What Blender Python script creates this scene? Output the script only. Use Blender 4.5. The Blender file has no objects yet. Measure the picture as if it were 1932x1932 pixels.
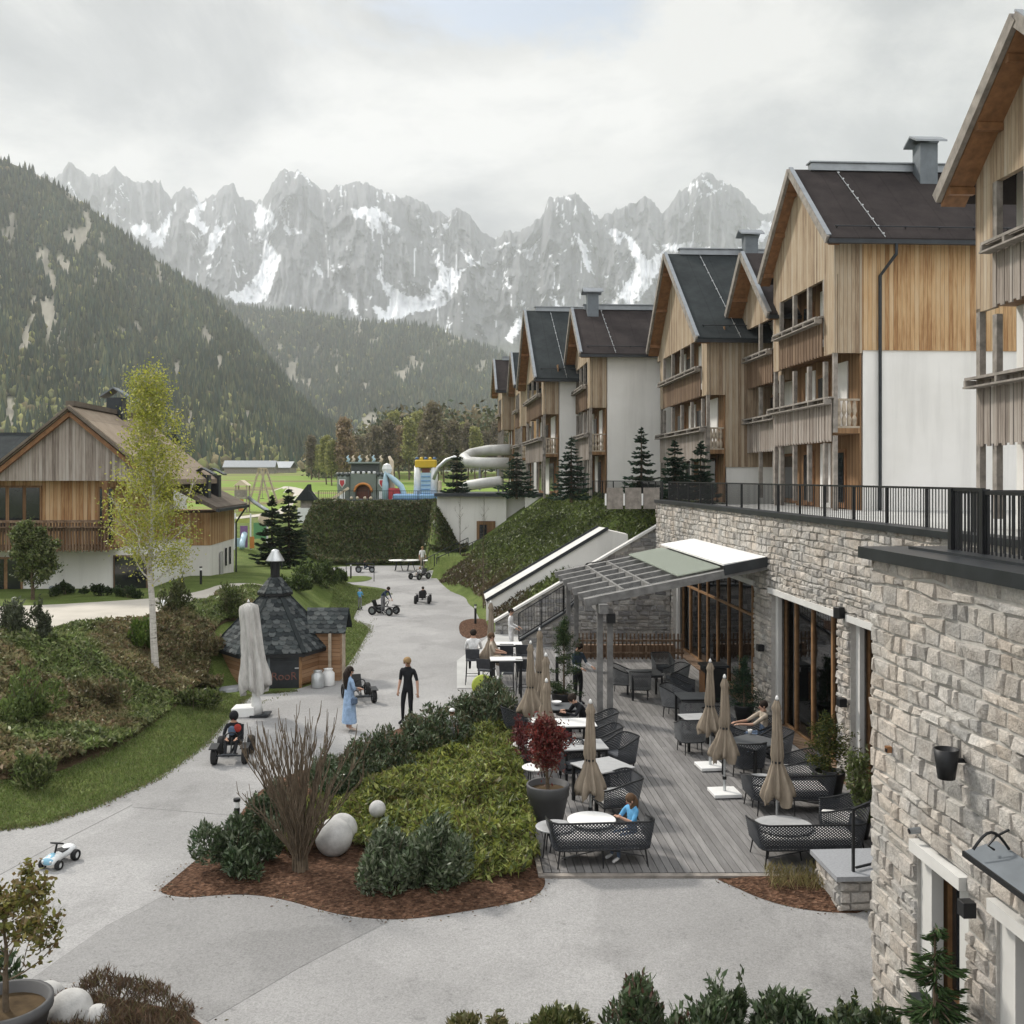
import bpy, bmesh, math, random
import numpy as np
from mathutils import Vector, Matrix, Euler
R = math.radians
random.seed(7)
rng = np.random.default_rng(11)
scn = bpy.context.scene
COL = scn.collection

# ------------------------------------------------------------------ camera, sky, sun, exposure
W, VH, H = 1932.0, 900.0, 6.5          # measuring frame of the survey, horizon row, eye height
cam_d = bpy.data.cameras.new('camera'); cam = bpy.data.objects.new('camera', cam_d); COL.objects.link(cam)
cam.location = (0, 0, H); cam.rotation_euler = (R(90), 0, 0)
cam_d.sensor_width = 36; cam_d.lens = 36; cam_d.shift_y = -66 / 1932
cam_d.clip_start = 0.1; cam_d.clip_end = 30000
scn.camera = cam
SUN_EL, SUN_AZ = R(43), R(-48)          # azimuth from +Y towards +X
sd = Vector((math.sin(SUN_AZ) * math.cos(SUN_EL), math.cos(SUN_AZ) * math.cos(SUN_EL), math.sin(SUN_EL)))
sun_d = bpy.data.lights.new('sun', 'SUN'); sun = bpy.data.objects.new('sun', sun_d); COL.objects.link(sun)
sun.rotation_euler = (-sd).to_track_quat('-Z', 'Y').to_euler()
sun_d.energy = 3.2; sun_d.angle = R(7); sun_d.color = (1.0, 0.94, 0.85)
scn.view_settings.view_transform = 'Standard'; scn.view_settings.look = 'None'
scn.view_settings.exposure = 0.5; scn.view_settings.gamma = 1.0
scn.cycles.max_bounces = 6; scn.cycles.diffuse_bounces = 3; scn.cycles.glossy_bounces = 3
scn.cycles.transmission_bounces = 5; scn.cycles.transparent_max_bounces = 8; scn.cycles.volume_bounces = 1
scn.cycles.caustics_reflective = False; scn.cycles.caustics_refractive = False

def world():
    w = bpy.data.worlds.new('World'); scn.world = w; w.use_nodes = True
    nt = w.node_tree; N = nt.nodes; L = nt.links
    bg = N['Background']; bg.inputs['Strength'].default_value = 0.088
    sky = N.new('ShaderNodeTexSky'); sky.sky_type = 'NISHITA'; sky.sun_disc = False
    sky.sun_elevation = SUN_EL; sky.sun_rotation = SUN_AZ; sky.air_density = 1.2; sky.dust_density = 2.0
    tc = N.new('ShaderNodeTexCoord')
    sep = N.new('ShaderNodeSeparateXYZ'); L.new(tc.outputs['Generated'], sep.inputs[0])
    # project the view direction on a flat cloud deck so that clouds shrink towards the horizon
    ad = N.new('ShaderNodeMath'); ad.operation = 'ADD'; ad.inputs[1].default_value = 0.30; L.new(sep.outputs['Z'], ad.inputs[0])
    mx = N.new('ShaderNodeMath'); mx.operation = 'MAXIMUM'; mx.inputs[1].default_value = 0.06; L.new(ad.outputs[0], mx.inputs[0])
    comb = N.new('ShaderNodeCombineXYZ')
    for a in ('X', 'Y'):
        d = N.new('ShaderNodeMath'); d.operation = 'DIVIDE'; L.new(sep.outputs[a], d.inputs[0]); L.new(mx.outputs[0], d.inputs[1]); L.new(d.outputs[0], comb.inputs[a])
    def noise(scale, det, rough, dist, off):
        m = N.new('ShaderNodeMapping'); m.inputs['Location'].default_value = off; L.new(comb.outputs[0], m.inputs[0])
        n = N.new('ShaderNodeTexNoise'); n.inputs['Scale'].default_value = scale; n.inputs['Detail'].default_value = det
        n.inputs['Roughness'].default_value = rough; n.inputs['Distortion'].default_value = dist; L.new(m.outputs[0], n.inputs['Vector'])
        return n
    def ramp(src, stops):
        r = N.new('ShaderNodeValToRGB'); L.new(src, r.inputs[0]); e = r.color_ramp.elements
        while len(e) < len(stops): e.new(0.5)
        for k, (p, c) in enumerate(stops): e[k].position = p; e[k].color = (*c, 1)
        return r
    n1 = noise(1.7, 9, 0.60, 0.35, WOFF1)      # big grey and white masses
    n2 = noise(0.8, 4, 0.5, 0.2, WOFF2)         # holes with blue
    shade = ramp(n1.outputs['Fac'], [(0.36, (1.9, 2.02, 2.2)), (0.455, (3.1, 3.18, 3.3)), (0.525, (4.7, 4.7, 4.65)), (0.61, (6.3, 6.2, 6.0))])
    cover = ramp(n2.outputs['Fac'], [(0.60, (1, 1, 1)), (0.72, (0.25, 0.25, 0.25))])
    # a thinner place in the cloud, high ahead, where the blue shows
    def patch(d0, sx, sz, lo, hi):
        sb = N.new('ShaderNodeVectorMath'); sb.operation = 'SUBTRACT'; sb.inputs[1].default_value = d0; L.new(tc.outputs['Generated'], sb.inputs[0])
        ml = N.new('ShaderNodeVectorMath'); ml.operation = 'MULTIPLY'; ml.inputs[1].default_value = (1 / sx, 1.5, 1 / sz); L.new(sb.outputs[0], ml.inputs[0])
        ln = N.new('ShaderNodeVectorMath'); ln.operation = 'LENGTH'; L.new(ml.outputs[0], ln.inputs[0])
        ad2 = N.new('ShaderNodeMath'); ad2.operation = 'ADD'; L.new(ln.outputs['Value'], ad2.inputs[0])
        nn = noise(3.2, 6, 0.6, 0.4, (7.0, 2.0, 1.0)); sc2 = N.new('ShaderNodeMath'); sc2.operation = 'MULTIPLY_ADD'; sc2.inputs[1].default_value = 2.4; sc2.inputs[2].default_value = -1.2; L.new(nn.outputs['Fac'], sc2.inputs[0]); L.new(sc2.outputs[0], ad2.inputs[1])
        mr = N.new('ShaderNodeMapRange'); mr.interpolation_type = 'SMOOTHSTEP'; mr.inputs['From Min'].default_value = 0.45; mr.inputs['From Max'].default_value = 1.0; mr.inputs['To Min'].default_value = hi; mr.inputs['To Max'].default_value = lo; L.new(ad2.outputs[0], mr.inputs['Value'])
        return mr.outputs[0]
    hole = patch((-0.01, 0.905, 0.425), 0.20, 0.055, 0.0, 0.95)
    bank = patch((-0.05, 0.94, 0.335), 0.24, 0.055, 1.0, 1.16)
    # an overcast sky is brighter overhead than at the horizon
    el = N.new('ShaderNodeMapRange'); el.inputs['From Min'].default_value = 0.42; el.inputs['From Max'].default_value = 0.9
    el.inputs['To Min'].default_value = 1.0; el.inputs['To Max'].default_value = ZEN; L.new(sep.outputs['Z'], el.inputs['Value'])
    bk = N.new('ShaderNodeMapRange'); bk.inputs['From Min'].default_value = 0.2; bk.inputs['From Max'].default_value = -0.8; bk.inputs['To Min'].default_value = 1.0; bk.inputs['To Max'].default_value = 2.0; L.new(sep.outputs['Y'], bk.inputs['Value']); e0 = N.new('ShaderNodeMath'); e0.operation = 'MULTIPLY'; L.new(el.outputs[0], e0.inputs[0]); L.new(bk.outputs[0], e0.inputs[1])  # extra sky brightness behind the camera, added to fill the walls facing it
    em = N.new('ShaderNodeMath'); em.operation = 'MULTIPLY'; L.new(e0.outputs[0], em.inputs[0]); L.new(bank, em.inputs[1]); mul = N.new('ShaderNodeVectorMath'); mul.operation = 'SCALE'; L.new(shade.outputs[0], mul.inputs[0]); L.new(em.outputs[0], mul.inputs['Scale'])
    sc = N.new('ShaderNodeVectorMath'); sc.operation = 'SCALE'; sc.inputs['Scale'].default_value = 1.0; L.new(sky.outputs[0], sc.inputs[0])
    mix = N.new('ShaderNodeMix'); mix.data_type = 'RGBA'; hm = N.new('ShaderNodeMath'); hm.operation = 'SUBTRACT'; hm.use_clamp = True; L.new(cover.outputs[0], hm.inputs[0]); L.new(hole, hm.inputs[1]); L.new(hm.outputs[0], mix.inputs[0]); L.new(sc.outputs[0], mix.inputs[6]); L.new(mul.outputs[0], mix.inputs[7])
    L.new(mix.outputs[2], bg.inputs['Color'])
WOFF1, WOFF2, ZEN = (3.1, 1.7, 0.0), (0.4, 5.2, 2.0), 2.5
world()

# ------------------------------------------------------------------ measuring
def P(u, v, Y): return Vector(((u - 966) / W * Y, Y, H - (v - VH) / W * Y))
def G(u, v, z=0.0): return P(u, v, (H - z) * W / (v - VH))
AX = 0.06                               # the hotel row's bearing
def CY(c, Y, z=0.0): return Vector((c - AX * Y, Y, z))

# ------------------------------------------------------------------ noise in numpy
_perm = np.random.default_rng(3).permutation(4096)
def vnoise(x, y):
    xi = np.floor(x).astype(int); yi = np.floor(y).astype(int); xf = x - xi; yf = y - yi
    h = lambda a, b: (_perm[(_perm[a & 4095] + b) & 4095] / 4095.0)
    s = xf * xf * (3 - 2 * xf); t = yf * yf * (3 - 2 * yf)
    return (h(xi, yi) * (1 - s) + h(xi + 1, yi) * s) * (1 - t) + (h(xi, yi + 1) * (1 - s) + h(xi + 1, yi + 1) * s) * t
def fbm(x, y, o=5, g=0.5):
    a, r, n = 1.0, 0.0, 0.0
    for k in range(o):
        r = r + a * vnoise(x * 2 ** k + 17 * k, y * 2 ** k + 31 * k); n += a; a *= g
    return r / n
def ridged(x, y, o=5, g=0.5):
    a, r, n = 1.0, 0.0, 0.0
    for k in range(o):
        r = r + a * (1 - np.abs(2 * vnoise(x * 2 ** k + 11 * k, y * 2 ** k + 7 * k) - 1)); n += a; a *= g
    return r / n
def sstep(a, b, x):
    t = np.clip((x - a) / (b - a), 0, 1); return t * t * (3 - 2 * t)

# ------------------------------------------------------------------ materials
MATS = {}
class NT:
    def __init__(s, name):
        s.m = bpy.data.materials.new(name); s.m.use_nodes = True; s.t = s.m.node_tree; s.N = s.t.nodes; s.L = s.t.links
        s.b = s.N['Principled BSDF']; s.out = s.N['Material Output']
    def n(s, t, **k):
        x = s.N.new('ShaderNode' + t)
        for a, b in k.items(): setattr(x, a, b)
        return x
    def link(s, a, b): s.L.new(a, b)
    def coord(s, scale=(1, 1, 1), kind='Object', rot=(0, 0, 0)):
        tc = s.n('TexCoord'); m = s.n('Mapping'); m.inputs['Scale'].default_value = scale; m.inputs['Rotation'].default_value = rot
        s.link(tc.outputs[kind], m.inputs[0]); return m.outputs[0]
    def noise(s, vec, scale, det=4, rough=0.55):
        x = s.n('TexNoise'); x.inputs['Scale'].default_value = scale; x.inputs['Detail'].default_value = det; x.inputs['Roughness'].default_value = rough
        s.link(vec, x.inputs['Vector']); return x.outputs['Fac']
    def ramp(s, src, stops):
        r = s.n('ValToRGB'); s.link(src, r.inputs[0]); e = r.color_ramp.elements
        while len(e) < len(stops): e.new(0.5)
        for k, (p, c) in enumerate(stops):
            e[k].position = p; e[k].color = (*((c, c, c) if isinstance(c, (int, float)) else c), 1)
        return r.outputs[0]
    def math(s, op, a, b=None):
        x = s.n('Math', operation=op)
        for i, q in enumerate((a, b)):
            if q is None: continue
            if isinstance(q, (int, float)): x.inputs[i].default_value = q
            else: s.link(q, x.inputs[i])
        return x.outputs[0]
    def mix(s, fac, a, b, mode='MIX'):
        x = s.n('Mix', data_type='RGBA', blend_type=mode)
        for i, q in ((0, fac), (6, a), (7, b)):
            if isinstance(q, (int, float)): x.inputs[i].default_value = q if i == 0 else (q, q, q, 1)
            elif isinstance(q, tuple): x.inputs[i].default_value = (*q, 1)
            else: s.link(q, x.inputs[i])
        return x.outputs[2]
    def bump(s, h, strength=0.3, dist=0.02):
        b = s.n('Bump'); b.inputs['Strength'].default_value = strength; b.inputs['Distance'].default_value = dist
        s.link(h, b.inputs['Height']); s.link(b.outputs[0], s.b.inputs['Normal'])
    def attr(s, name='Col'): return s.n('Attribute', attribute_name=name).outputs['Color']
    def rnd(s, lo, hi):
        r = s.n('ObjectInfo'); m = s.n('MapRange'); m.inputs['To Min'].default_value = lo; m.inputs['To Max'].default_value = hi
        s.link(r.outputs['Random'], m.inputs['Value']); return m.outputs[0]
    def done(s, key, col=None, rough=0.6, metal=0.0, spec=0.5):
        if col is not None:
            if isinstance(col, tuple): s.b.inputs['Base Color'].default_value = (*col, 1)
            else: s.link(col, s.b.inputs['Base Color'])
        if isinstance(rough, (int, float)): s.b.inputs['Roughness'].default_value = rough
        else: s.link(rough, s.b.inputs['Roughness'])
        s.b.inputs['Metallic'].default_value = metal; s.b.inputs['Specular IOR Level'].default_value = spec
        MATS[key] = s.m; return s.m

def plain(key, col, rough=0.6, metal=0.0, var=0.18, scale=3.0, bump=0.0, spec=0.4, bscale=40):
    t = NT(key); c = t.coord()
    f = t.noise(c, scale, 5, 0.6)
    lo = tuple(x * (1 - var) for x in col); hi = tuple(min(1, x * (1 + var)) for x in col)
    cc = t.ramp(f, [(0.3, lo), (0.7, hi)])
    if bump: t.bump(t.noise(c, bscale, 3), bump, 0.01)
    return t.done(key, cc, rough, metal, spec)

def attrmat(key, tint=(1, 1, 1), rough=0.7, var=0.15, scale=6.0, bump=0.0, bscale=30, trans=0.0, spec=0.3, rndv=0.0):
    """colour of each element from its own attribute, broken up with noise"""
    t = NT(key); c = t.coord(); a = t.attr()
    f = t.ramp(t.noise(c, scale, 4), [(0.3, 1 - var), (0.7, 1 + var * 0.6)])
    col = t.mix(1.0, a, f, 'MULTIPLY')
    if tint != (1, 1, 1): col = t.mix(1.0, col, tint, 'MULTIPLY')
    if rndv:
        v = t.n('HueSaturation'); t.link(t.rnd(1 - rndv, 1 + rndv), v.inputs['Value']); t.link(col, v.inputs['Color']); col = v.outputs[0]
    if bump: t.bump(t.noise(c, bscale, 4), bump, 0.02)
    m = t.done(key, col, rough, 0, spec)
    if trans:
        tr = t.n('BsdfTranslucent'); t.link(col, tr.inputs[0]); ms = t.n('MixShader'); ms.inputs[0].default_value = trans
        t.link(t.b.outputs[0], ms.inputs[1]); t.link(tr.outputs[0], ms.inputs[2]); t.link(ms.outputs[0], t.out.inputs[0])
    return m

def planks(key, stops, pitch=0.16, vert=True, rough=0.75, groove=0.035, along=None, spec=0.25):
    """boards: index along x+y (upright boards) or along z (lying boards)"""
    t = NT(key); tc = t.n('TexCoord'); sp = t.n('SeparateXYZ'); t.link(tc.outputs['Object'], sp.inputs[0])
    if vert: k = t.math('ADD', sp.outputs['X'], sp.outputs['Y'])
    else: k = sp.outputs['Z']
    q = t.math('DIVIDE', k, pitch); idx = t.math('FLOOR', q); fr = t.math('FRACT', q)
    wn = t.n('TexWhiteNoise', noise_dimensions='1D'); t.link(idx, wn.inputs['W'])
    off = t.n('CombineXYZ'); t.link(t.math('MULTIPLY', wn.outputs['Value'], 37.0), off.inputs['X'])
    va = t.n('VectorMath', operation='ADD'); t.link(tc.outputs['Object'], va.inputs[0]); t.link(off.outputs[0], va.inputs[1])
    mp = t.n('Mapping'); mp.inputs['Scale'].default_value = (9, 9, 0.7) if vert else (0.7, 0.7, 9); t.link(va.outputs[0], mp.inputs[0])
    g = t.noise(mp.outputs[0], 1.6, 6, 0.65)
    big = t.noise(t.coord(), 0.35, 3, 0.6)
    f = t.math('ADD', t.math('ADD', t.math('MULTIPLY', wn.outputs['Value'], 0.27), t.math('MULTIPLY', g, 0.52)), t.math('MULTIPLY', big, 0.38))
    col = t.ramp(f, stops)
    e = t.math('MINIMUM', fr, t.math('SUBTRACT', 1.0, fr))
    gv = t.n('MapRange'); gv.inputs['From Max'].default_value = groove * 2; gv.inputs['To Min'].default_value = 0.32; t.link(e, gv.inputs['Value'])
    col = t.mix(1.0, col, gv.outputs[0], 'MULTIPLY')
    h = t.math('ADD', gv.outputs[0], t.math('MULTIPLY', g, 0.25)); t.bump(h, 0.5, 0.02)
    return t.done(key, col, rough, 0, spec)

def mat(k): return MATS[k]

# ------------------------------------------------------------------ mesh builder
class MB:
    def __init__(s): s.v = []; s.f = []; s.c = []; s.col = None
    def add(s, vs, fs):
        o = len(s.v); s.v += [tuple(p) for p in vs]; s.f += [[i + o for i in f] for f in fs]
        s.c += [s.col] * len(fs); return s
    def box(s, c, d, rz=0.0, M=None):
        x, y, z = d[0] / 2, d[1] / 2, d[2] / 2
        vs = [Vector(p) for p in ((-x, -y, -z), (x, -y, -z), (x, y, -z), (-x, y, -z), (-x, -y, z), (x, -y, z), (x, y, z), (-x, y, z))]
        if M is not None: vs = [M @ p for p in vs]
        elif rz:
            m = Matrix.Rotation(rz, 3, 'Z'); vs = [m @ p for p in vs]
        c = Vector(c); return s.add([p + c for p in vs], BOXF)
    def bx(s, x0, x1, y0, y1, z0, z1): return s.box(((x0 + x1) / 2, (y0 + y1) / 2, (z0 + z1) / 2), (x1 - x0, y1 - y0, z1 - z0))
    def bar(s, a, b, w, h=None, up=(0, 0, 1)):
        a = Vector(a); b = Vector(b); d = (b - a); n = d.normalized(); h = h or w
        side = n.cross(Vector(up))
        if side.length < 1e-4: side = n.cross(Vector((0, 1, 0)))
        side.normalize(); u = side.cross(n); side = side * w / 2; u = u * h / 2
        vs = [a - side - u, a + side - u, a + side + u, a - side + u, b - side - u, b + side - u, b + side + u, b - side + u]
        return s.add(vs, [[0, 1, 2, 3], [7, 6, 5, 4], [0, 4, 5, 1], [1, 5, 6, 2], [2, 6, 7, 3], [3, 7, 4, 0]])
    def tube(s, pts, r, n=6, cap=True):
        pts = [Vector(p) for p in pts]; m = len(pts); rs = r if isinstance(r, (list, tuple)) else [r] * m
        vs = []; fs = []; ref = None
        for i, p in enumerate(pts):
            t = (pts[min(i + 1, m - 1)] - pts[max(i - 1, 0)])
            t = t.normalized() if t.length > 1e-9 else Vector((0, 0, 1))
            if ref is None: ref = Vector((1, 0, 0)) if abs(t.x) < 0.8 else Vector((0, 1, 0))
            a = (ref - t * ref.dot(t)); a = a.normalized() if a.length > 1e-6 else t.orthogonal().normalized(); b = t.cross(a); ref = a
            vs += [p + (a * math.cos(2 * math.pi * k / n) + b * math.sin(2 * math.pi * k / n)) * rs[i] for k in range(n)]
        for i in range(m - 1):
            fs += [[i * n + k, i * n + (k + 1) % n, (i + 1) * n + (k + 1) % n, (i + 1) * n + k] for k in range(n)]
        if cap: fs += [list(range(n))[::-1], [(m - 1) * n + k for k in range(n)]]
        return s.add(vs, fs)
    def lathe(s, prof, n=24, c=(0, 0, 0), mod=None, cap=True):
        vs = []; fs = []; m = len(prof)
        for i, (r, z) in enumerate(prof):
            for k in range(n):
                a = 2 * math.pi * k / n; rr = r * (mod(a, i / (m - 1)) if mod else 1)
                vs.append((c[0] + rr * math.cos(a), c[1] + rr * math.sin(a), c[2] + z))
        for i in range(m - 1): fs += [[i * n + k, i * n + (k + 1) % n, (i + 1) * n + (k + 1) % n, (i + 1) * n + k] for k in range(n)]
        if cap: fs += [list(range(n))[::-1], [(m - 1) * n + k for k in range(n)]]
        return s.add(vs, fs)
    def prism(s, poly, a, b):
        """poly: list of 3-D points (planar); extruded by vector from a to b offsets"""
        a = Vector(a); b = Vector(b); n = len(poly); vs = [Vector(p) + a for p in poly] + [Vector(p) + b for p in poly]
        fs = [list(range(n))[::-1], [n + k for k in range(n)]] + [[k, (k + 1) % n, n + (k + 1) % n, n + k] for k in range(n)]
        return s.add(vs, fs)
    def ball(s, c, r, nu=16, nv=10, sq=(1, 1, 1)):
        prof = [(max(1e-3, math.sin(math.pi * i / nv)), -math.cos(math.pi * i / nv)) for i in range(nv + 1)]
        o = len(s.v); s.lathe(prof, nu, (0, 0, 0)); 
        for i in range(o, len(s.v)):
            p = s.v[i]; s.v[i] = (c[0] + p[0] * r * sq[0], c[1] + p[1] * r * sq[1], c[2] + p[2] * r * sq[2])
        return s
    def obj(s, name, m, parent=None, smooth=False, bevel=0.0, fix=True):
        me = bpy.data.meshes.new(name); me.from_pydata(s.v, [], s.f)
        if fix:
            bm = bmesh.new(); bm.from_mesh(me)
            bmesh.ops.recalc_face_normals(bm, faces=bm.faces)
            if bevel: bmesh.ops.bevel(bm, geom=list(bm.edges), offset=bevel, segments=1, affect='EDGES', profile=0.6)
            bm.to_mesh(me); bm.free()
        if any(c is not None for c in s.c) and not bevel:
            at = me.attributes.new('Col', 'FLOAT_COLOR', 'FACE')
            at.data.foreach_set('color', np.array([(*(c or (0.5, 0.5, 0.5)), 1) for c in s.c], dtype=np.float32).ravel())
        return link(name, me, m, parent, smooth)
BOXF = [[3, 2, 1, 0], [4, 5, 6, 7], [0, 1, 5, 4], [1, 2, 6, 5], [2, 3, 7, 6], [3, 0, 4, 7]]

def link(name, me, m, parent=None, smooth=False):
    ms = m if isinstance(m, (list, tuple)) else [m]
    for x in ms: me.materials.append(MATS[x] if isinstance(x, str) else x)
    if smooth: me.shade_smooth()
    o = bpy.data.objects.new(name, me); COL.objects.link(o)
    if parent is not None: o.parent = parent
    return o
def npmesh(name, verts, faces, m, parent=None, smooth=False, cols=None):
    """verts (N,3), faces (M,k) arrays; cols per point"""
    me = bpy.data.meshes.new(name); n, k = faces.shape
    me.vertices.add(len(verts)); me.vertices.foreach_set('co', np.ascontiguousarray(verts, dtype=np.float32).ravel())
    me.loops.add(n * k); me.loops.foreach_set('vertex_index', np.ascontiguousarray(faces, dtype=np.int32).ravel())
    me.polygons.add(n); me.polygons.foreach_set('loop_start', np.arange(0, n * k, k, dtype=np.int32))
    me.update(calc_edges=True); me.validate()
    if cols is not None:
        at = me.attributes.new('Col', 'FLOAT_COLOR', 'POINT')
        c4 = np.ones((len(verts), 4), dtype=np.float32); c4[:, :3] = cols; at.data.foreach_set('color', c4.ravel())
    return link(name, me, m, parent, smooth)

def tag(o, label=None, cat=None, group=None, kind=None):
    for k, v in (('label', label), ('category', cat), ('group', group), ('kind', kind)):
        if v: o[k] = v
    return o
def thing(name, label, cat, loc=(0, 0, 0), rz=0.0, group=None):
    o = bpy.data.objects.new(name, None); o.empty_display_size = 0.3; COL.objects.link(o)
    o.location = loc; o.rotation_euler = (0, 0, rz); return tag(o, label, cat, group)
def struct(o): o['kind'] = 'structure'; return o
def stuff(o, label=None, cat=None): return tag(o, label, cat, kind='stuff')
def kids(o): return [c for c in o.children]
def dup(root, loc, rz=0.0, label=None, scale=None, group=None):
    def cp(o, par):
        c = o.copy(); COL.objects.link(c)
        if par is not None: c.parent = par
        for ch in kids(o): cp(ch, c)
        return c
    r = cp(root, None); r.location = loc; r.rotation_euler = (0, 0, rz)
    if label: r['label'] = label
    if group: r['group'] = group
    if scale is not None: r.scale = (scale,) * 3 if isinstance(scale, (int, float)) else scale
    return r

# ------------------------------------------------------------------ leaves
def leafquads(cen, ax, ln, wd, cols, bend=0.0):
    n = len(cen); ax = ax / (np.linalg.norm(ax, axis=1, keepdims=True) + 1e-9)
    r = rng.normal(size=(n, 3)); sd = np.cross(ax, r); sd /= (np.linalg.norm(sd, axis=1, keepdims=True) + 1e-9)
    ln = np.broadcast_to(ln, n)[:, None]; wd = np.broadcast_to(wd, n)[:, None]
    nm = np.cross(sd, ax)
    a = cen - ax * ln * 0.5; b = cen + sd * wd * 0.5 + nm * ln * bend; c = cen + ax * ln * 0.5; d = cen - sd * wd * 0.5 + nm * ln * bend
    v = np.stack([a, b, c, d], 1).reshape(-1, 3); f = np.arange(4 * n).reshape(-1, 4)
    return v, f, np.repeat(cols, 4, axis=0)
def leafobj(name, cen, ax, ln, wd, cols, m, parent=None, bend=0.0):
    v, f, c = leafquads(np.asarray(cen, float), np.asarray(ax, float), ln, wd, np.asarray(cols, float), bend)
    return npmesh(name, v, f, m, parent, False, c)
def pick(pal, n, jit=0.2):
    pal = np.array(pal, float); k = rng.integers(0, len(pal), n)
    return pal[k] * (1 + rng.uniform(-jit, jit, (n, 1)))
# ------------------------------------------------------------------ base materials of the land
def m_ground():
    t = NT('grass'); c = t.coord()
    a = t.ramp(t.noise(c, 0.6, 6, 0.7), [(0.3, (0.075, 0.105, 0.026)), (0.5, (0.11, 0.15, 0.04)), (0.68, (0.16, 0.19, 0.06))])
    b = t.ramp(t.noise(c, 22, 4, 0.7), [(0.3, 0.55), (0.7, 1.25)])
    far = t.ramp(t.noise(t.coord((0.012, 0.035, 0.0)), 1.0, 3, 0.6), [(0.40, (0.16, 0.24, 0.045)), (0.5, (0.19, 0.26, 0.06)), (0.56, (0.21, 0.17, 0.09)), (0.64, (0.15, 0.14, 0.07))])
    sp = t.n('SeparateXYZ'); t.link(t.coord(), sp.inputs[0])
    f = t.n('MapRange'); f.inputs['From Min'].default_value = 95; f.inputs['From Max'].default_value = 120; t.link(sp.outputs['Y'], f.inputs['Value'])
    col = t.mix(f.outputs[0], t.mix(1.0, a, b, 'MULTIPLY'), far)
    t.bump(t.noise(c, 30, 4, 0.7), 0.6, 0.03); t.done('grass', col, 0.9, 0, 0.1)
m_ground()
def m_gravel():
    t = NT('gravel'); c = t.coord()
    big = t.ramp(t.noise(c, 0.22, 5, 0.6), [(0.3, 0.82), (0.55, 1.0), (0.75, 1.12)])
    stain = t.ramp(t.noise(t.coord((1, 0.5, 1)), 0.55, 6, 0.7), [(0.30, 0.74), (0.45, 1.0)])
    fine = t.ramp(t.noise(c, 26, 5, 0.85), [(0.25, (0.235, 0.233, 0.235)), (0.5, (0.33, 0.326, 0.323)), (0.75, (0.40, 0.396, 0.392))])
    vo = t.n('TexVoronoi'); vo.inputs['Scale'].default_value = 55; t.link(c, vo.inputs['Vector'])
    sp = t.ramp(vo.outputs['Color'], [(0.15, 0.84), (0.5, 1.0), (0.9, 1.09)])
    col = t.mix(1.0, t.mix(1.0, t.mix(1.0, fine, big, 'MULTIPLY'), stain, 'MULTIPLY'), sp, 'MULTIPLY')
    pt = t.ramp(t.noise(t.coord((0.25, 0.25, 1)), 1.0, 3, 0.5), [(0.47, 0.90), (0.50, 1.0)]); wet = t.ramp(t.noise(c, 2.3, 7, 0.75), [(0.30, 0.72), (0.40, 1.0)]); col = t.mix(1.0, t.mix(1.0, col, pt, 'MULTIPLY'), wet, 'MULTIPLY')
    t.bump(t.noise(c, 60, 4, 0.8), 0.5, 0.01); t.done('gravel', col, 0.95, 0, 0.15)
m_gravel()
def m_mulch():
    t = NT('mulch'); c = t.coord()
    vo = t.n('TexVoronoi'); vo.inputs['Scale'].default_value = 16; t.link(t.coord((1, 1.8, 1)), vo.inputs['Vector'])
    a = t.ramp(t.noise(c, 14, 5, 0.8), [(0.3, (0.03, 0.017, 0.011)), (0.5, (0.10, 0.054, 0.034)), (0.72, (0.20, 0.125, 0.085))])
    b = t.ramp(vo.outputs['Color'], [(0.1, 0.45), (0.6, 1.0), (0.95, 1.6)])
    t.bump(vo.outputs['Distance'], 0.8, 0.04); t.done('mulch', t.mix(1.0, a, b, 'MULTIPLY'), 0.95, 0, 0.1)
m_mulch()
plain('soil', (0.085, 0.06, 0.035), 0.95, 0, 0.5, 3.0, 0.5, 0.1, 14)
plain('pale_path', (0.45, 0.42, 0.37), 0.9, 0, 0.12, 0.7, 0.2, 0.2)
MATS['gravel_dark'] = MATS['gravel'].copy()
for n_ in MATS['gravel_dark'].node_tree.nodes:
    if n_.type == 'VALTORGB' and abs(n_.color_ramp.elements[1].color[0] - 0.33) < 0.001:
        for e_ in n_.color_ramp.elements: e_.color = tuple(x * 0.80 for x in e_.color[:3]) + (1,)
attrmat('rockland', rough=0.95, var=0.10, scale=0.02, bump=0.0, spec=0.1)
attrmat('needles', rough=0.8, var=0.25, scale=1.2, trans=0.15, spec=0.15, rndv=0.12)
attrmat('farneedles', rough=0.9, var=0.2, scale=0.01, spec=0.05)
attrmat('leaf', rough=0.5, var=0.15, scale=3, trans=0.3, spec=0.35, rndv=0.08)
attrmat('glossleaf', rough=0.35, var=0.15, scale=3, trans=0.15, spec=0.5, rndv=0.06)
plain('bark', (0.12, 0.09, 0.065), 0.9, 0, 0.4, 8, 0.5, 0.1)
plain('twig', (0.135, 0.105, 0.075), 0.9, 0, 0.45, 6, 0.3, 0.1)

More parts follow.
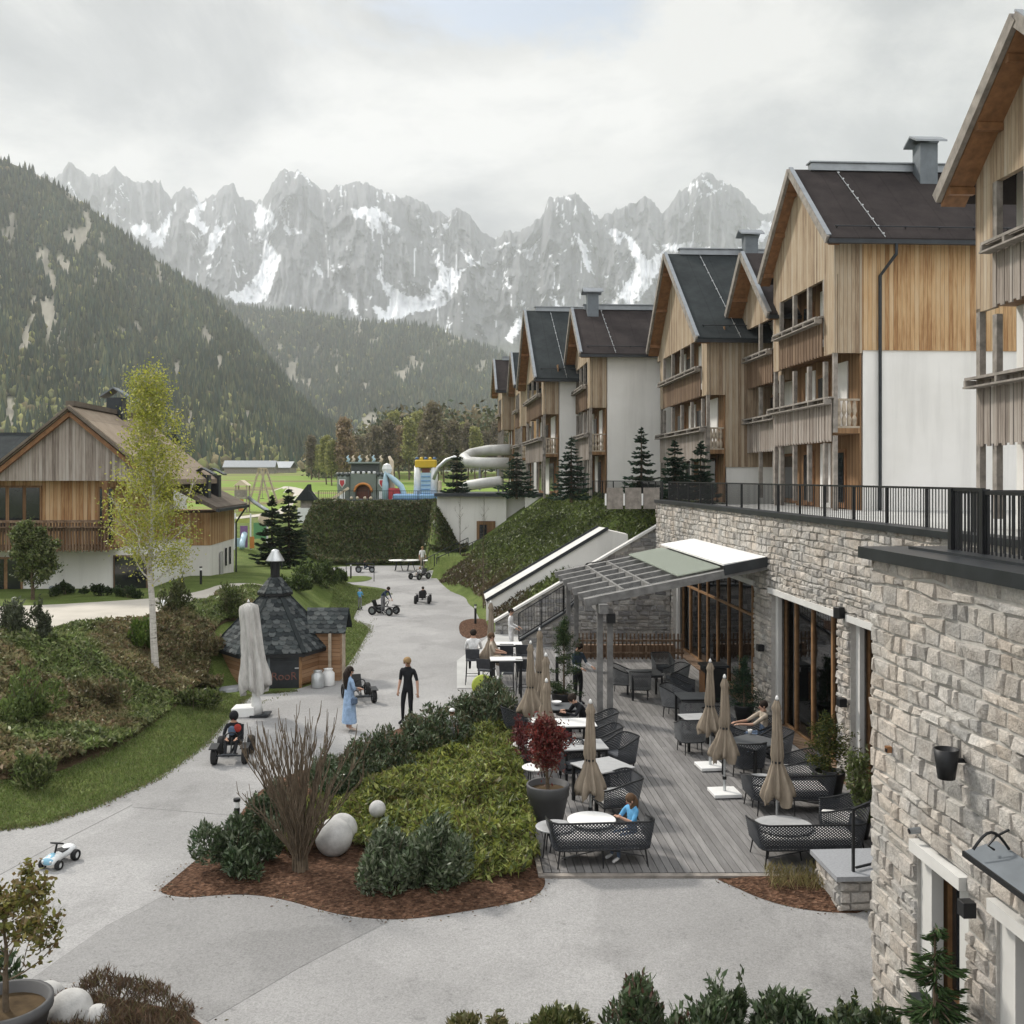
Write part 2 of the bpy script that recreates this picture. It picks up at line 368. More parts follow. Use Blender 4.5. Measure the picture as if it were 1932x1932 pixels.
# ------------------------------------------------------------------ outlines on the ground (metres, from the survey)
def g2(pts, z=0.0): return [G(u, v, z).xy.to_tuple() for u, v in pts]
LEFT_EDGE = [(-60, 21.0)] + g2([(-300, 1600), (-100, 1575), (0, 1567), (80, 1557), (190, 1520), (300, 1470), (390, 1405), (440, 1345), (470, 1312), (560, 1305),
    (640, 1270), (663, 1249), (678, 1223), (694, 1195), (697, 1182), (663, 1171), (678, 1145), (712, 1130), (738, 1121), (728, 1111), (689, 1106), (640, 1100), (590, 1092), (585, 1078), (640, 1068), (799, 1067)])
RIGHT_EDGE = g2([(801, 1067.5), (824, 1091), (832, 1101), (850, 1117), (879, 1127), (883, 1140), (895, 1148), (905, 1170), (925, 1196)]) + [(6.4, 42.6)]
PLAZA = LEFT_EDGE + RIGHT_EDGE + [(8.3, 12), (9, -30), (-60, -30)]
def smooth_loop(pts, n=3, closed=True):
    p = np.array(pts, float)
    for _ in range(n):
        q = np.roll(p, -1, 0) if closed else p[1:]
        a = p if closed else p[:-1]
        r = np.stack([a * 0.75 + q * 0.25, a * 0.25 + q * 0.75], 1).reshape(-1, 2)
        p = r if closed else np.vstack([p[:1], r, p[-1:]])
    return p
def inside(poly, x, y):
    poly = np.asarray(poly); r = np.zeros(np.shape(x), bool); n = len(poly)
    for i in range(n):
        x0, y0 = poly[i]; x1, y1 = poly[(i + 1) % n]
        if y0 == y1: continue
        c = ((y0 > y) != (y1 > y)) & (x < (x1 - x0) * (y - y0) / (y1 - y0) + x0); r ^= c
    return r
def pldist(pl, x, y):
    d = np.full(np.shape(x), 1e9); pl = np.asarray(pl)
    for i in range(len(pl) - 1):
        a = pl[i]; b = pl[i + 1]; e = b - a; L2 = (e @ e) + 1e-12
        t = np.clip(((x - a[0]) * e[0] + (y - a[1]) * e[1]) / L2, 0, 1)
        d = np.minimum(d, np.hypot(x - a[0] - t * e[0], y - a[1] - t * e[1]))
    return d
def terr(x, y):
    x = np.asarray(x, float); y = np.asarray(y, float)
    out = ~inside(PLAZA, x, y)
    dl = pldist(LEFT_EDGE, x, y); dr = pldist(RIGHT_EDGE, x, y)
    left = out & (dl <= dr) & (y < 500)
    wd_ = 9.5 - 5.0 * sstep(21, 29, y); zl = 1.95 * sstep(0.8, 1.0, (dl - 0.8) / (wd_ - 0.8) * 0.2 + 0.8) * (1 - 0.35 * sstep(44, 60, y) * (1 - sstep(60, 90, y)))
    # meadow rising up the valley
    far = 0.018 * np.clip(y - 72, 0, 420)
    z = np.where(out & (dl <= dr), zl, 0.0)
    # bank between the plaza and the hotel terrace
    zb = np.clip((dr - 0.25) * 0.70, 0, 5.3)
    z = np.where(out & (dr < dl) & (y > 42.9), zb, z)
    z = np.where((y > 66) & out, np.maximum(z, zl * (x < 0) + 0), z)
    # playground plateau on top of the planted embankment
    xm = x + 0.25 * np.maximum(0, y - 79)
    pl = 4.25 * sstep(75.4, 79.2, y) * sstep(-17.4, -14.9, xm) * (1 - sstep(160, 260, y))
    z = np.maximum(z, pl) + far * (1 - 0.9 * sstep(-17.4, -14.9, xm) * (1 - sstep(110, 260, y)))
    z = np.maximum(z, np.clip((-2.9 - x) / 2.3 * 4.2, 0, 4.2) * sstep(67.9, 70.9, y) * (y < 79) * out * sstep(0.05, 0.45, np.minimum(dl, dr)) * sstep(-6.9, -5.5, x))
    z = np.where((x > 6.2) & (y < 42.9), 0.0, z)
    return z
def tz(x, y): return float(terr(np.array([x]), np.array([y]))[0])

def grid_axis(lo, a, b, hi, step, g=1.18):
    m = list(np.arange(a, b + 1e-6, step)); s = step; p = b
    while p < hi: s *= g; p += s; m.append(p)
    s = step; p = a; q = []
    while p > lo: s *= g; p -= s; q.append(p)
    return np.array(q[::-1] + m)
def make_ground():
    gx = grid_axis(-3300, -34, 22, 3300, 0.4); gy = grid_axis(-250, 8, 92, 4600, 0.4)
    X, Y = np.meshgrid(gx, gy); Z = terr(X, Y) + 0.03 * (fbm(X * 0.8, Y * 0.8, 3) - 0.5) * (~inside(PLAZA, X, Y))
    ny, nx = X.shape; idx = np.arange(nx * ny).reshape(ny, nx)
    f = np.stack([idx[:-1, :-1], idx[:-1, 1:], idx[1:, 1:], idx[1:, :-1]], -1).reshape(-1, 4)
    struct(npmesh('ground', np.stack([X, Y, Z], -1).reshape(-1, 3), f, 'grass', None, True))
make_ground()

def sheet(name, poly, m, dz=0.012, drape=False, step=0.5, hz=None, skirt=0.0):
    """a thin sheet with the outline poly; draped sheets follow the terrain, hz(x,y) adds a mound"""
    bm = bmesh.new(); vs = [bm.verts.new((x, y, 0)) for x, y in poly]; bm.faces.new(vs)
    if drape or hz:
        P_ = np.array(poly)
        for ax in (0, 1):
            for q in np.arange(P_[:, ax].min() + step * 0.37, P_[:, ax].max(), step):
                no = (1, 0, 0) if ax == 0 else (0, 1, 0); co = (q, 0, 0) if ax == 0 else (0, q, 0)
                bmesh.ops.bisect_plane(bm, geom=bm.verts[:] + bm.edges[:] + bm.faces[:], plane_co=co, plane_no=no)
    bmesh.ops.triangulate(bm, faces=[f for f in bm.faces if len(f.verts) > 4])
    bm.verts.ensure_lookup_table()
    xs = np.array([v.co.x for v in bm.verts]); ys = np.array([v.co.y for v in bm.verts])
    zs = (terr(xs, ys) if drape else np.zeros(len(xs))) + dz
    if hz: zs = zs + hz(xs, ys)
    for v, z in zip(bm.verts, zs): v.co.z = z
    bmesh.ops.recalc_face_normals(bm, faces=bm.faces)
    if sum(f.normal.z for f in bm.faces) < 0: bmesh.ops.reverse_faces(bm, faces=bm.faces)
    me = bpy.data.meshes.new(name); bm.to_mesh(me); bm.free()
    return link(name, me, m, None, drape or bool(hz))
gravel_poly = [tuple(p) for p in smooth_loop(PLAZA, 2)]
struct(sheet('gravel_plaza', gravel_poly, 'gravel', 0.015))

# the raised path past the chalet
up = g2([(-250, 1192), (0, 1196), (120, 1200), (190, 1193), (260, 1178), (330, 1160), (400, 1140), (500, 1125), (500, 1106), (420, 1106), (380, 1122), (300, 1135), (190, 1142), (60, 1150), (-250, 1156)], 1.85)
struct(sheet('upper_path', [tuple(p) for p in smooth_loop(up, 2)], 'pale_path', 0.03, True))

# ------------------------------------------------------------------ mountains and wooded hills
def interp(pts):
    a = np.array(sorted(pts), float); return lambda u: np.interp(u, a[:, 0], a[:, 1])
CR = [(170,165),(205,175),(262,120),(300,140),(335,175),(365,160),(400,165),(435,135),(465,165),(505,195),(540,195),(570,185),(605,195),(630,240),(645,265),(660,240),(695,210),(735,230),(755,265),(800,240),(855,200),(885,205),(905,240),(955,265),(985,255),(1030,195),(1072,145),(1085,155),(1120,150),(1140,145),(1165,180),(1215,215),(1240,235),(1280,200),(1330,190),(1345,185),(1395,205),(1440,220),(1500,235),(1545,250),(1590,255),(1640,295),(1690,310),(1720,290),(1745,295),(1780,330),(1820,375),(1860,400),(1885,390),(1905,370),(1932,380)]
CREST = [(-900, 260), (-300, 300), (0, 330), (60, 345)] + [(x / 2, 251.6 + y / 2) for x, y in CR] + [(975,440),(1000,432),(1020,410),(1035,372),(1050,378),(1065,370),(1090,372),(1110,395),(1130,415),(1160,400),(1190,385),(1215,375),(1235,382),(1250,410),(1262,395),(1280,365),(1310,340),(1335,332),(1365,345),(1400,365),(1425,395),(1435,410),(1460,400),(1480,385),(1520,380),(1600,350),(1750,330),(2000,360),(2600,300)]
SN = [[(975,270),(1030,300),(1050,340),(1010,400),(1035,440),(1060,480),(1040,520),(1010,630),(960,640),(900,640),(850,610),(910,590),(960,540),(990,480),(985,430),(970,380),(960,310)],
 [(815,340),(850,370),(830,420),(785,465),(770,460),(790,400)],
 [(1640,470),(1660,540),(1620,600),(1540,620),(1500,590),(1440,540),(1430,500),(1425,540),(1470,620),(1460,670),(1400,650),(1440,710),(1500,700),(1560,680),(1680,650),(1720,590),(1760,510),(1720,520),(1680,500)],
 [(1320,290),(1380,280),(1450,290),(1480,330),(1440,340),(1450,380),(1420,370),(1380,330),(1330,315)],
 [(1060,350),(1140,370),(1090,395)],[(490,360),(550,330),(590,390),(620,430),(570,425),(540,380),(510,395)],[(590,370),(640,300),(655,280),(640,340),(610,430),(580,400)],
 [(1290,580),(1340,630),(1360,690),(1320,660)],[(1740,440),(1800,480),(1835,420),(1810,490),(1770,510)],[(1890,510),(1932,570),(1925,590)],
 [(1200,480),(1215,520),(1225,560),(1190,520)],[(1450,330),(1510,350),(1500,380),(1470,370)],[(700,330),(740,270),(760,330),(790,350),(770,380)]]
SN = [[(x / 2, 251.6 + y / 2) for x, y in p] for p in SN] + [
 [(1140,580),(1165,560),(1200,500),(1180,440),(1195,450),(1220,490),(1262,470),(1240,520),(1210,560),(1190,585)],[(985,560),(1000,600),(965,645),(950,640),(980,590)],
 [(1150,430),(1185,440),(1165,465)],[(1390,470),(1440,420),(1465,420),(1420,475)],[(1085,440),(1110,470),(1120,520),(1100,500)],[(970,470),(1000,470),(1020,450),(1000,490)],[(1040,560),(1070,590),(1060,600)],[(1230,465),(1310,455),(1340,470),(1280,475)]]
def mountains():
    us = np.arange(-450, 2250, 2.2); ts = np.linspace(0, 1, 190)
    U, T = np.meshgrid(us, ts); vc = interp(CREST)(U)
    vc = vc + (ridged(U / 11.0, U * 0 + 3.3, 4, 0.55) - 0.55) * -20 - (ridged(U / 38.0, U * 0 + 9.1, 2) - 0.5) * 10
    wx = fbm(U / 60, T * 3, 3) * 1.3
    big = ridged(U / 95 + wx * 0.5, T * 1.1 + wx, 3, 0.5); mid = ridged(U / 28 + wx, T * 2.6, 4, 0.55); fine = ridged(U / 7 + wx * 2, T * 9 + wx, 4, 0.6)
    env = np.clip(T, 0, 1) * (1 - T) ** 0.35
    Yc = 4700 + 300 * np.sin(U / 210.0)
    Y = 2900 + (Yc - 2900) * np.clip(T, 0, 1) ** 0.85 - env * ((big - 0.5) * 1500 + (mid - 0.5) * 850 + (fine - 0.5) * 300)
    V = 690 + (vc - 690) * T + env * (fbm(U / 10, T * 14, 3) - 0.5) * 10
    X = (U - 966) / W * Y; Z = H - (V - VH) / W * Y
    # back slope so that the crest has thickness
    Xb = X[-1:] * 1.06; Yb = Y[-1:] * 1.06 + 150; Zb = Z[-1:] * 0.86
    Xa = np.vstack([X, Xb]); Ya = np.vstack([Y, Yb]); Za = np.vstack([Z, Zb])
    rock = np.array([0.145, 0.15, 0.16])[None, None] * (0.42 + 0.45 * fbm(U / 14, T * 16, 4)[..., None] + 0.5 * fbm(U / 3.2 + wx, T * 3.0, 3)[..., None] * 1.05)
    rock = rock * np.where(fbm(U / 40, T * 4 + 9, 3) > 0.55, np.array([1.06, 1.0, 0.93])[:, None, None], 1.0).transpose(1, 2, 0) if False else rock
    wu = U + (fbm(U / 6, T * 30, 4) - 0.5) * 15; wv = V + (fbm(U / 6 + 40, T * 30 + 7, 4) - 0.5) * 15
    snow = np.zeros(U.shape, bool)
    for p in SN: snow |= inside(p, wu, wv)
    led = (ridged(U / 16 + wx * 2, T * 10 + U / 90, 4, 0.6) > 0.85 - 0.05 * (fbm(U / 70, T * 3 + 4, 2) - 0.5)) & (T > 0.22) & (fbm(U / 45, T * 5 + 2, 3) > 0.50)
    speck = (fbm(U / 4, T * 40, 3) > 0.70) & (T > 0.3)
    cou = (ridged(U / 13 + wx * 1.5, T * 1.6 + 3, 3, 0.5) > 0.90) & (T > 0.15) & (T < 0.8) & (fbm(U / 30 + 9, T * 4, 3) > 0.48)
    snow |= led | cou
    green = sstep(0.30, 0.02, T + (fbm(U / 20, T * 10, 4) - 0.5) * 0.35)
    low = np.array([0.075, 0.085, 0.07])
    col = rock * (1 - green[..., None]) + low * green[..., None]
    col[snow] = np.array([0.82, 0.84, 0.87])
    col = np.vstack([col, col[-1:]])
    ny, nx = Xa.shape; idx = np.arange(nx * ny).reshape(ny, nx)
    f = np.stack([idx[:-1, :-1], idx[:-1, 1:], idx[1:, 1:], idx[1:, :-1]], -1).reshape(-1, 4)
    struct(npmesh('mountain_range', np.stack([Xa, Ya, Za], -1).reshape(-1, 3), f, 'rockland', None, False, col.reshape(-1, 3)))
mountains()

def hill(name, crest, u0, u1, Yc, Yf, vf, seed, pal, ntree, th, rockth, wood):
    us = np.arange(u0, u1, 5.0); ts = np.linspace(0, 1.0, 70)
    cf = interp(crest); ycf = interp(Yc); yff = interp(Yf); vff = interp(vf)
    def surf(U, T):
        yc = ycf(U); yf = yff(U); vc = cf(U); v0 = vff(U)
        env = np.clip(T, 0, 1) * (1 - np.clip(T, 0, 1)) ** 0.6
        Y = yf + (yc - yf) * T - env * (ridged(U / 120 + seed, T * 1.4, 3) - 0.5) * 420 * (yc / 1300) - env * (ridged(U / 34 + seed, T * 3, 3) - 0.5) * 130
        V = v0 + (vc - v0) * np.clip(T, 0, 1) ** 0.9
        return (U - 966) / W * Y, Y, H - (V - VH) / W * Y
    U, T = np.meshgrid(us, ts); X, Y, Z = surf(U, T)
    bare = fbm(U / 26 + seed * 3, T * 9 + seed, 4)
    Xa = np.vstack([X, X[-1:] * 1.25]); Ya = np.vstack([Y, Y[-1:] * 1.25]); Za = np.vstack([Z, Z[-1:] * 0.75])
    k = sstep(rockth, rockth + 0.06, bare)[..., None]
    col = np.array([0.055, 0.06, 0.03]) * (1 - k) + np.array([0.28, 0.26, 0.215]) * k * (0.7 + 0.6 * fbm(U / 4, T * 40, 3)[..., None])
    col = np.vstack([col, col[-1:]]); ny, nx = Xa.shape; idx = np.arange(nx * ny).reshape(ny, nx)
    f = np.stack([idx[:-1, :-1], idx[:-1, 1:], idx[1:, 1:], idx[1:, :-1]], -1).reshape(-1, 4)
    struct(npmesh(name, np.stack([Xa, Ya, Za], -1).reshape(-1, 3), f, 'rockland', None, True, col.reshape(-1, 3)))
    # the wood on it: one mass of conifers and broadleaved trees
    n = ntree; u = rng.uniform(u0, min(u1, 1300), n); t = rng.uniform(0, 1, n) ** 0.9
    x, y, z = surf(u, t); b = fbm(u / 26 + seed * 3, t * 9 + seed, 4); keep = (b < rockth + rng.uniform(-0.03, 0.1, n)); u, t, x, y, z = (q[keep] for q in (u, t, x, y, z)); n = len(u)
    h = th * rng.uniform(0.55, 1.15, n); decid = rng.uniform(size=n) < np.clip(0.85 - t * 1.9, 0.06, 0.9) * (fbm(u / 50, t * 6 + 4, 3) * 1.6)
    h = np.where(decid, h * 0.75, h); r = np.where(decid, h * rng.uniform(0.24, 0.36, n), h * rng.uniform(0.13, 0.19, n)); h = np.where(decid, h * 0.7, h)
    K = 5; a = np.arange(K) * 2 * np.pi / K; ca, sa = np.cos(a), np.sin(a)
    a0 = rng.uniform(0, 6, n)
    prof_c = np.array([(0.55, 0.08), (1.0, 0.16), (0.55, 0.52), (0.0, 1.0)]); prof_d = np.array([(0.35, 0.05), (1.0, 0.42), (0.75, 0.78), (0.0, 1.0)])
    rings = []
    for i in range(4):
        rr = np.where(decid, prof_d[i, 0], prof_c[i, 0]) * r; zz = np.where(decid, prof_d[i, 1], prof_c[i, 1]) * h
        jit = rng.uniform(0.7, 1.3, (n, K)); A = a[None] + a0[:, None]
        rings.append(np.stack([x[:, None] + rr[:, None] * jit * np.cos(A), y[:, None] + rr[:, None] * jit * np.sin(A), np.repeat((z + zz - 1.0)[:, None], K, 1) + rng.uniform(-0.05, 0.05, (n, K)) * h[:, None] * (i < 3)], -1))
    v = np.stack(rings, 1).reshape(n, 4 * K, 3); fl = []
    for i in range(3):
        for k in range(K): fl.append([i * K + k, i * K + (k + 1) % K, (i + 1) * K + (k + 1) % K, (i + 1) * K + k])
    F = (np.array(fl)[None] + (np.arange(n) * 4 * K)[:, None, None]).reshape(-1, 4)
    cc = np.where(decid[:, None], pick(pal['d'], n, 0.3), pick(pal['c'], n, 0.35)); cc = cc * (0.45 + 1.1 * fbm(u / 40, t * 7, 4))[:, None]
    o = npmesh(wood, v.reshape(-1, 3), F, 'farneedles', None, False, np.repeat(cc, 4 * K, 0))
    return stuff(o, None, None)
HP = {'c': [(0.045, 0.064, 0.042), (0.066, 0.078, 0.046), (0.038, 0.056, 0.044), (0.095, 0.10, 0.055)], 'd': [(0.21, 0.22, 0.08), (0.26, 0.25, 0.10), (0.17, 0.18, 0.08), (0.19, 0.16, 0.09)]}
h2 = hill('wooded_hill', [(200, 500), (330, 520), (380, 548), (430, 572), (470, 582), (520, 588), (560, 588), (640, 602), (700, 609), (740, 611), (800, 615), (850, 630), (900, 650), (950, 670), (1010, 700), (1080, 730), (1200, 760), (1700, 800)],
     200, 1700, [(200, 2300), (1700, 2100)], [(200, 1200), (1700, 1100)], [(200, 888), (1700, 888)], 5.3, HP, 24000, 17, 0.63, 'distant_woodland')
tag(h2, 'hazy blue green forest on the hill below the rocky peaks', 'forest')
h1 = hill('steep_hillside', [(-900, -60), (-300, 160), (0, 300), (60, 324), (120, 357), (180, 402), (240, 447), (300, 494), (360, 537), (400, 562), (450, 610), (500, 670), (550, 735), (600, 790), (650, 825), (700, 852), (760, 872), (800, 880)],
     -900, 800, [(-900, 1300), (300, 1400), (550, 1150), (800, 800)], [(-900, 420), (300, 470), (800, 640)], [(-900, 905), (300, 892), (800, 888)], 1.7, HP, 38000, 12.5, 0.625, 'hillside_forest')
tag(h1, 'mixed conifer forest with bare rock patches climbing the hillside left', 'forest')

# ------------------------------------------------------------------ air
def haze():
    t = NT('haze'); t.N.remove(t.b)
    v = t.n('VolumePrincipled'); v.inputs['Density'].default_value = HAZE; v.inputs['Color'].default_value = (0.92, 0.96, 1.0, 1); v.inputs['Anisotropy'].default_value = 0.2
    t.link(v.outputs[0], t.out.inputs['Volume']); MATS['haze'] = t.m
    o = MB().bx(-4700, 4700, -420, 6200, -3, 1900).obj('haze', 'haze'); o['kind'] = 'stuff'
HAZE = 1.45e-4
haze()
# ------------------------------------------------------------------ building materials
planks('wood_honey', [(0.28, (0.13, 0.065, 0.028)), (0.45, (0.35, 0.19, 0.085)), (0.6, (0.53, 0.345, 0.18)), (0.8, (0.60, 0.45, 0.29))], 0.15)
planks('wood_grey', [(0.28, (0.09, 0.06, 0.038)), (0.44, (0.25, 0.175, 0.115)), (0.58, (0.40, 0.31, 0.215)), (0.8, (0.48, 0.415, 0.33))], 0.14)
planks('wood_silver', [(0.28, (0.085, 0.07, 0.062)), (0.45, (0.20, 0.165, 0.14)), (0.6, (0.33, 0.285, 0.25)), (0.8, (0.42, 0.385, 0.35))], 0.13)
planks('wood_dark', [(0.25, (0.05, 0.032, 0.022)), (0.5, (0.15, 0.095, 0.06)), (0.8, (0.27, 0.19, 0.13))], 0.13)
planks('wood_brown', [(0.25, (0.07, 0.04, 0.022)), (0.5, (0.19, 0.105, 0.05)), (0.8, (0.33, 0.2, 0.105))], 0.14)
planks('wood_weathered', [(0.25, (0.10, 0.09, 0.085)), (0.5, (0.22, 0.20, 0.185)), (0.8, (0.34, 0.32, 0.30))], 0.25, vert=False)
planks('log_wood', [(0.25, (0.14, 0.075, 0.04)), (0.5, (0.30, 0.165, 0.085)), (0.8, (0.43, 0.27, 0.16))], 0.13, vert=False)
plain('wood_orange', (0.235, 0.115, 0.05), 0.55, 0, 0.3, 5)
plain('wood_frame', (0.27, 0.15, 0.07), 0.55, 0, 0.3, 6)
plain('timber', (0.25, 0.225, 0.20), 0.85, 0, 0.35, 4, 0.3)
plain('timber_grey', (0.175, 0.172, 0.168), 0.85, 0, 0.35, 4, 0.3)
plain('timber_pale', (0.38, 0.32, 0.25), 0.8, 0, 0.3, 4, 0.2)
def m_plaster():
    t = NT('plaster'); c = t.coord()
    a = t.ramp(t.noise(c, 0.5, 5, 0.6), [(0.3, (0.76, 0.745, 0.715)), (0.7, (0.84, 0.825, 0.80))])
    st = t.ramp(t.noise(t.coord((1.5, 1.5, 0.12)), 1.0, 5, 0.6), [(0.25, 0.84), (0.5, 1.0)])
    t.bump(t.noise(c, 70, 3), 0.12, 0.004); t.done('plaster', t.mix(1.0, a, st, 'MULTIPLY'), 0.9, 0, 0.2)
m_plaster()
plain('concrete', (0.42, 0.42, 0.41), 0.85, 0, 0.12, 1.2, 0.15, 0.2)
plain('concrete_pale', (0.60, 0.595, 0.575), 0.85, 0, 0.08, 1.5, 0.1, 0.2)
plain('granite', (0.30, 0.31, 0.33), 0.6, 0, 0.15, 30, 0.05)
plain('sphere_stone', (0.47, 0.465, 0.455), 0.9, 0, 0.2, 5, 0.5, 0.2, 40)
plain('metal_black', (0.018, 0.019, 0.021), 0.45, 0.3, 0.2, 6)
plain('metal_dark', (0.045, 0.05, 0.056), 0.4, 0.6, 0.2, 3)
plain('metal_grey', (0.30, 0.32, 0.34), 0.42, 0.7, 0.12, 3)
plain('metal_pale', (0.55, 0.57, 0.58), 0.35, 0.6, 0.1, 3)
plain('chimney_grey', (0.16, 0.18, 0.20), 0.6, 0.2, 0.15, 3)
plain('white_paint', (0.78, 0.78, 0.77), 0.5, 0, 0.05, 3)
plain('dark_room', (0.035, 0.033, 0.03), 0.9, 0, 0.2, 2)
plain('curtain', (0.55, 0.55, 0.53), 0.9, 0, 0.15, 3)
def roofmat(key, a, b, tile=False):
    t = NT(key); c = t.coord()
    f = t.ramp(t.noise(c, 0.9, 6, 0.7), [(0.3, a), (0.7, b)])
    sp = t.n('SeparateXYZ'); t.link(t.coord(), sp.inputs[0])
    fx = t.math('FRACT', t.math('DIVIDE', sp.outputs['X'], 1.1)); e = t.math('MINIMUM', fx, t.math('SUBTRACT', 1.0, fx))
    g = t.n('MapRange'); g.inputs['From Max'].default_value = 0.03; g.inputs['To Min'].default_value = 0.75; t.link(e, g.inputs['Value'])
    gr = t.ramp(t.noise(c, 60, 3, 0.8), [(0.3, 0.8), (0.7, 1.2)])
    t.bump(t.noise(c, 40, 4), 0.4, 0.01); t.done(key, t.mix(1.0, t.mix(1.0, f, g.outputs[0], 'MULTIPLY'), gr, 'MULTIPLY'), 0.95, 0, 0.08)
roofmat('roof_brown', (0.028, 0.024, 0.024), (0.052, 0.044, 0.043))
roofmat('roof_slate', (0.024, 0.028, 0.030), (0.045, 0.052, 0.054))
roofmat('roof_shingle', (0.24, 0.19, 0.145), (0.36, 0.30, 0.235))
roofmat('roof_old', (0.10, 0.085, 0.07), (0.20, 0.17, 0.14))
def m_glass():
    t = NT('glass'); t.N.remove(t.b)
    tr = t.n('BsdfTransparent'); tr.inputs[0].default_value = (0.62, 0.66, 0.66, 1); gl = t.n('BsdfGlossy'); gl.inputs['Roughness'].default_value = 0.02; gl.inputs[0].default_value = (0.9, 0.92, 0.95, 1)
    fr = t.n('Fresnel'); fr.inputs['IOR'].default_value = 1.75; mx = t.n('MixShader'); t.link(fr.outputs[0], mx.inputs[0]); t.link(tr.outputs[0], mx.inputs[1]); t.link(gl.outputs[0], mx.inputs[2])
    t.link(mx.outputs[0], t.out.inputs[0]); MATS['glass'] = t.m
m_glass()
plain('window_dark', (0.02, 0.022, 0.025), 0.08, 0, 0.3, 1, 0, 0.8)
def m_frost():
    t = NT('roof_glass'); t.N.remove(t.b)
    tr = t.n('BsdfTranslucent'); tr.inputs[0].default_value = (0.6, 0.66, 0.58, 1); df = t.n('BsdfDiffuse'); df.inputs[0].default_value = (0.5, 0.54, 0.48, 1)
    tp = t.n('BsdfTransparent'); mx = t.n('MixShader'); mx.inputs[0].default_value = 0.5; m2 = t.n('MixShader'); m2.inputs[0].default_value = 0.4
    t.link(tr.outputs[0], mx.inputs[1]); t.link(df.outputs[0], mx.inputs[2]); t.link(mx.outputs[0], m2.inputs[1]); t.link(tp.outputs[0], m2.inputs[2]); t.link(m2.outputs[0], t.out.inputs[0]); MATS['roof_glass'] = t.m
m_frost()
def m_smoke():
    t = NT('smoked_glass'); t.N.remove(t.b); tp = t.n('BsdfTransparent'); tp.inputs[0].default_value = (0.75, 0.77, 0.77, 1); df = t.n('BsdfDiffuse'); df.inputs[0].default_value = (0.22, 0.22, 0.215, 1); mx = t.n('MixShader'); mx.inputs[0].default_value = 0.42; t.link(tp.outputs[0], mx.inputs[1]); t.link(df.outputs[0], mx.inputs[2]); t.link(mx.outputs[0], t.out.inputs[0]); MATS['smoked_glass'] = t.m
m_smoke()
def m_stone():
    t = NT('stone'); c = t.coord(); a = t.attr()
    f = t.ramp(t.noise(c, 7, 6, 0.7), [(0.28, 0.76), (0.5, 1.0), (0.72, 1.18)])
    g = t.ramp(t.noise(c, 28, 4, 0.7), [(0.3, 0.82), (0.7, 1.14)])
    warm = t.ramp(t.noise(c, 1.1, 4, 0.6), [(0.4, (1, 1, 1)), (0.62, (1.06, 1.0, 0.94))])
    col = t.mix(1.0, t.mix(1.0, t.mix(1.0, a, f, 'MULTIPLY'), g, 'MULTIPLY'), warm, 'MULTIPLY')
    t.bump(t.math('ADD', t.noise(c, 12, 5, 0.7), t.math('MULTIPLY', t.noise(c, 45, 3, 0.7), 0.4)), 0.9, 0.035); t.done('stone', col, 0.92, 0, 0.15)
m_stone()
plain('mortar', (0.40, 0.385, 0.36), 0.95, 0, 0.15, 8, 0.4, 0.1)
STONES_WARM = [(0.45, 0.43, 0.40), (0.41, 0.395, 0.375), (0.49, 0.465, 0.435), (0.37, 0.36, 0.345), (0.46, 0.43, 0.395), (0.43, 0.415, 0.395), (0.51, 0.49, 0.46)]
STONES_GREY = [(0.25, 0.25, 0.25), (0.32, 0.315, 0.31), (0.20, 0.20, 0.205), (0.36, 0.35, 0.335), (0.28, 0.275, 0.265)]

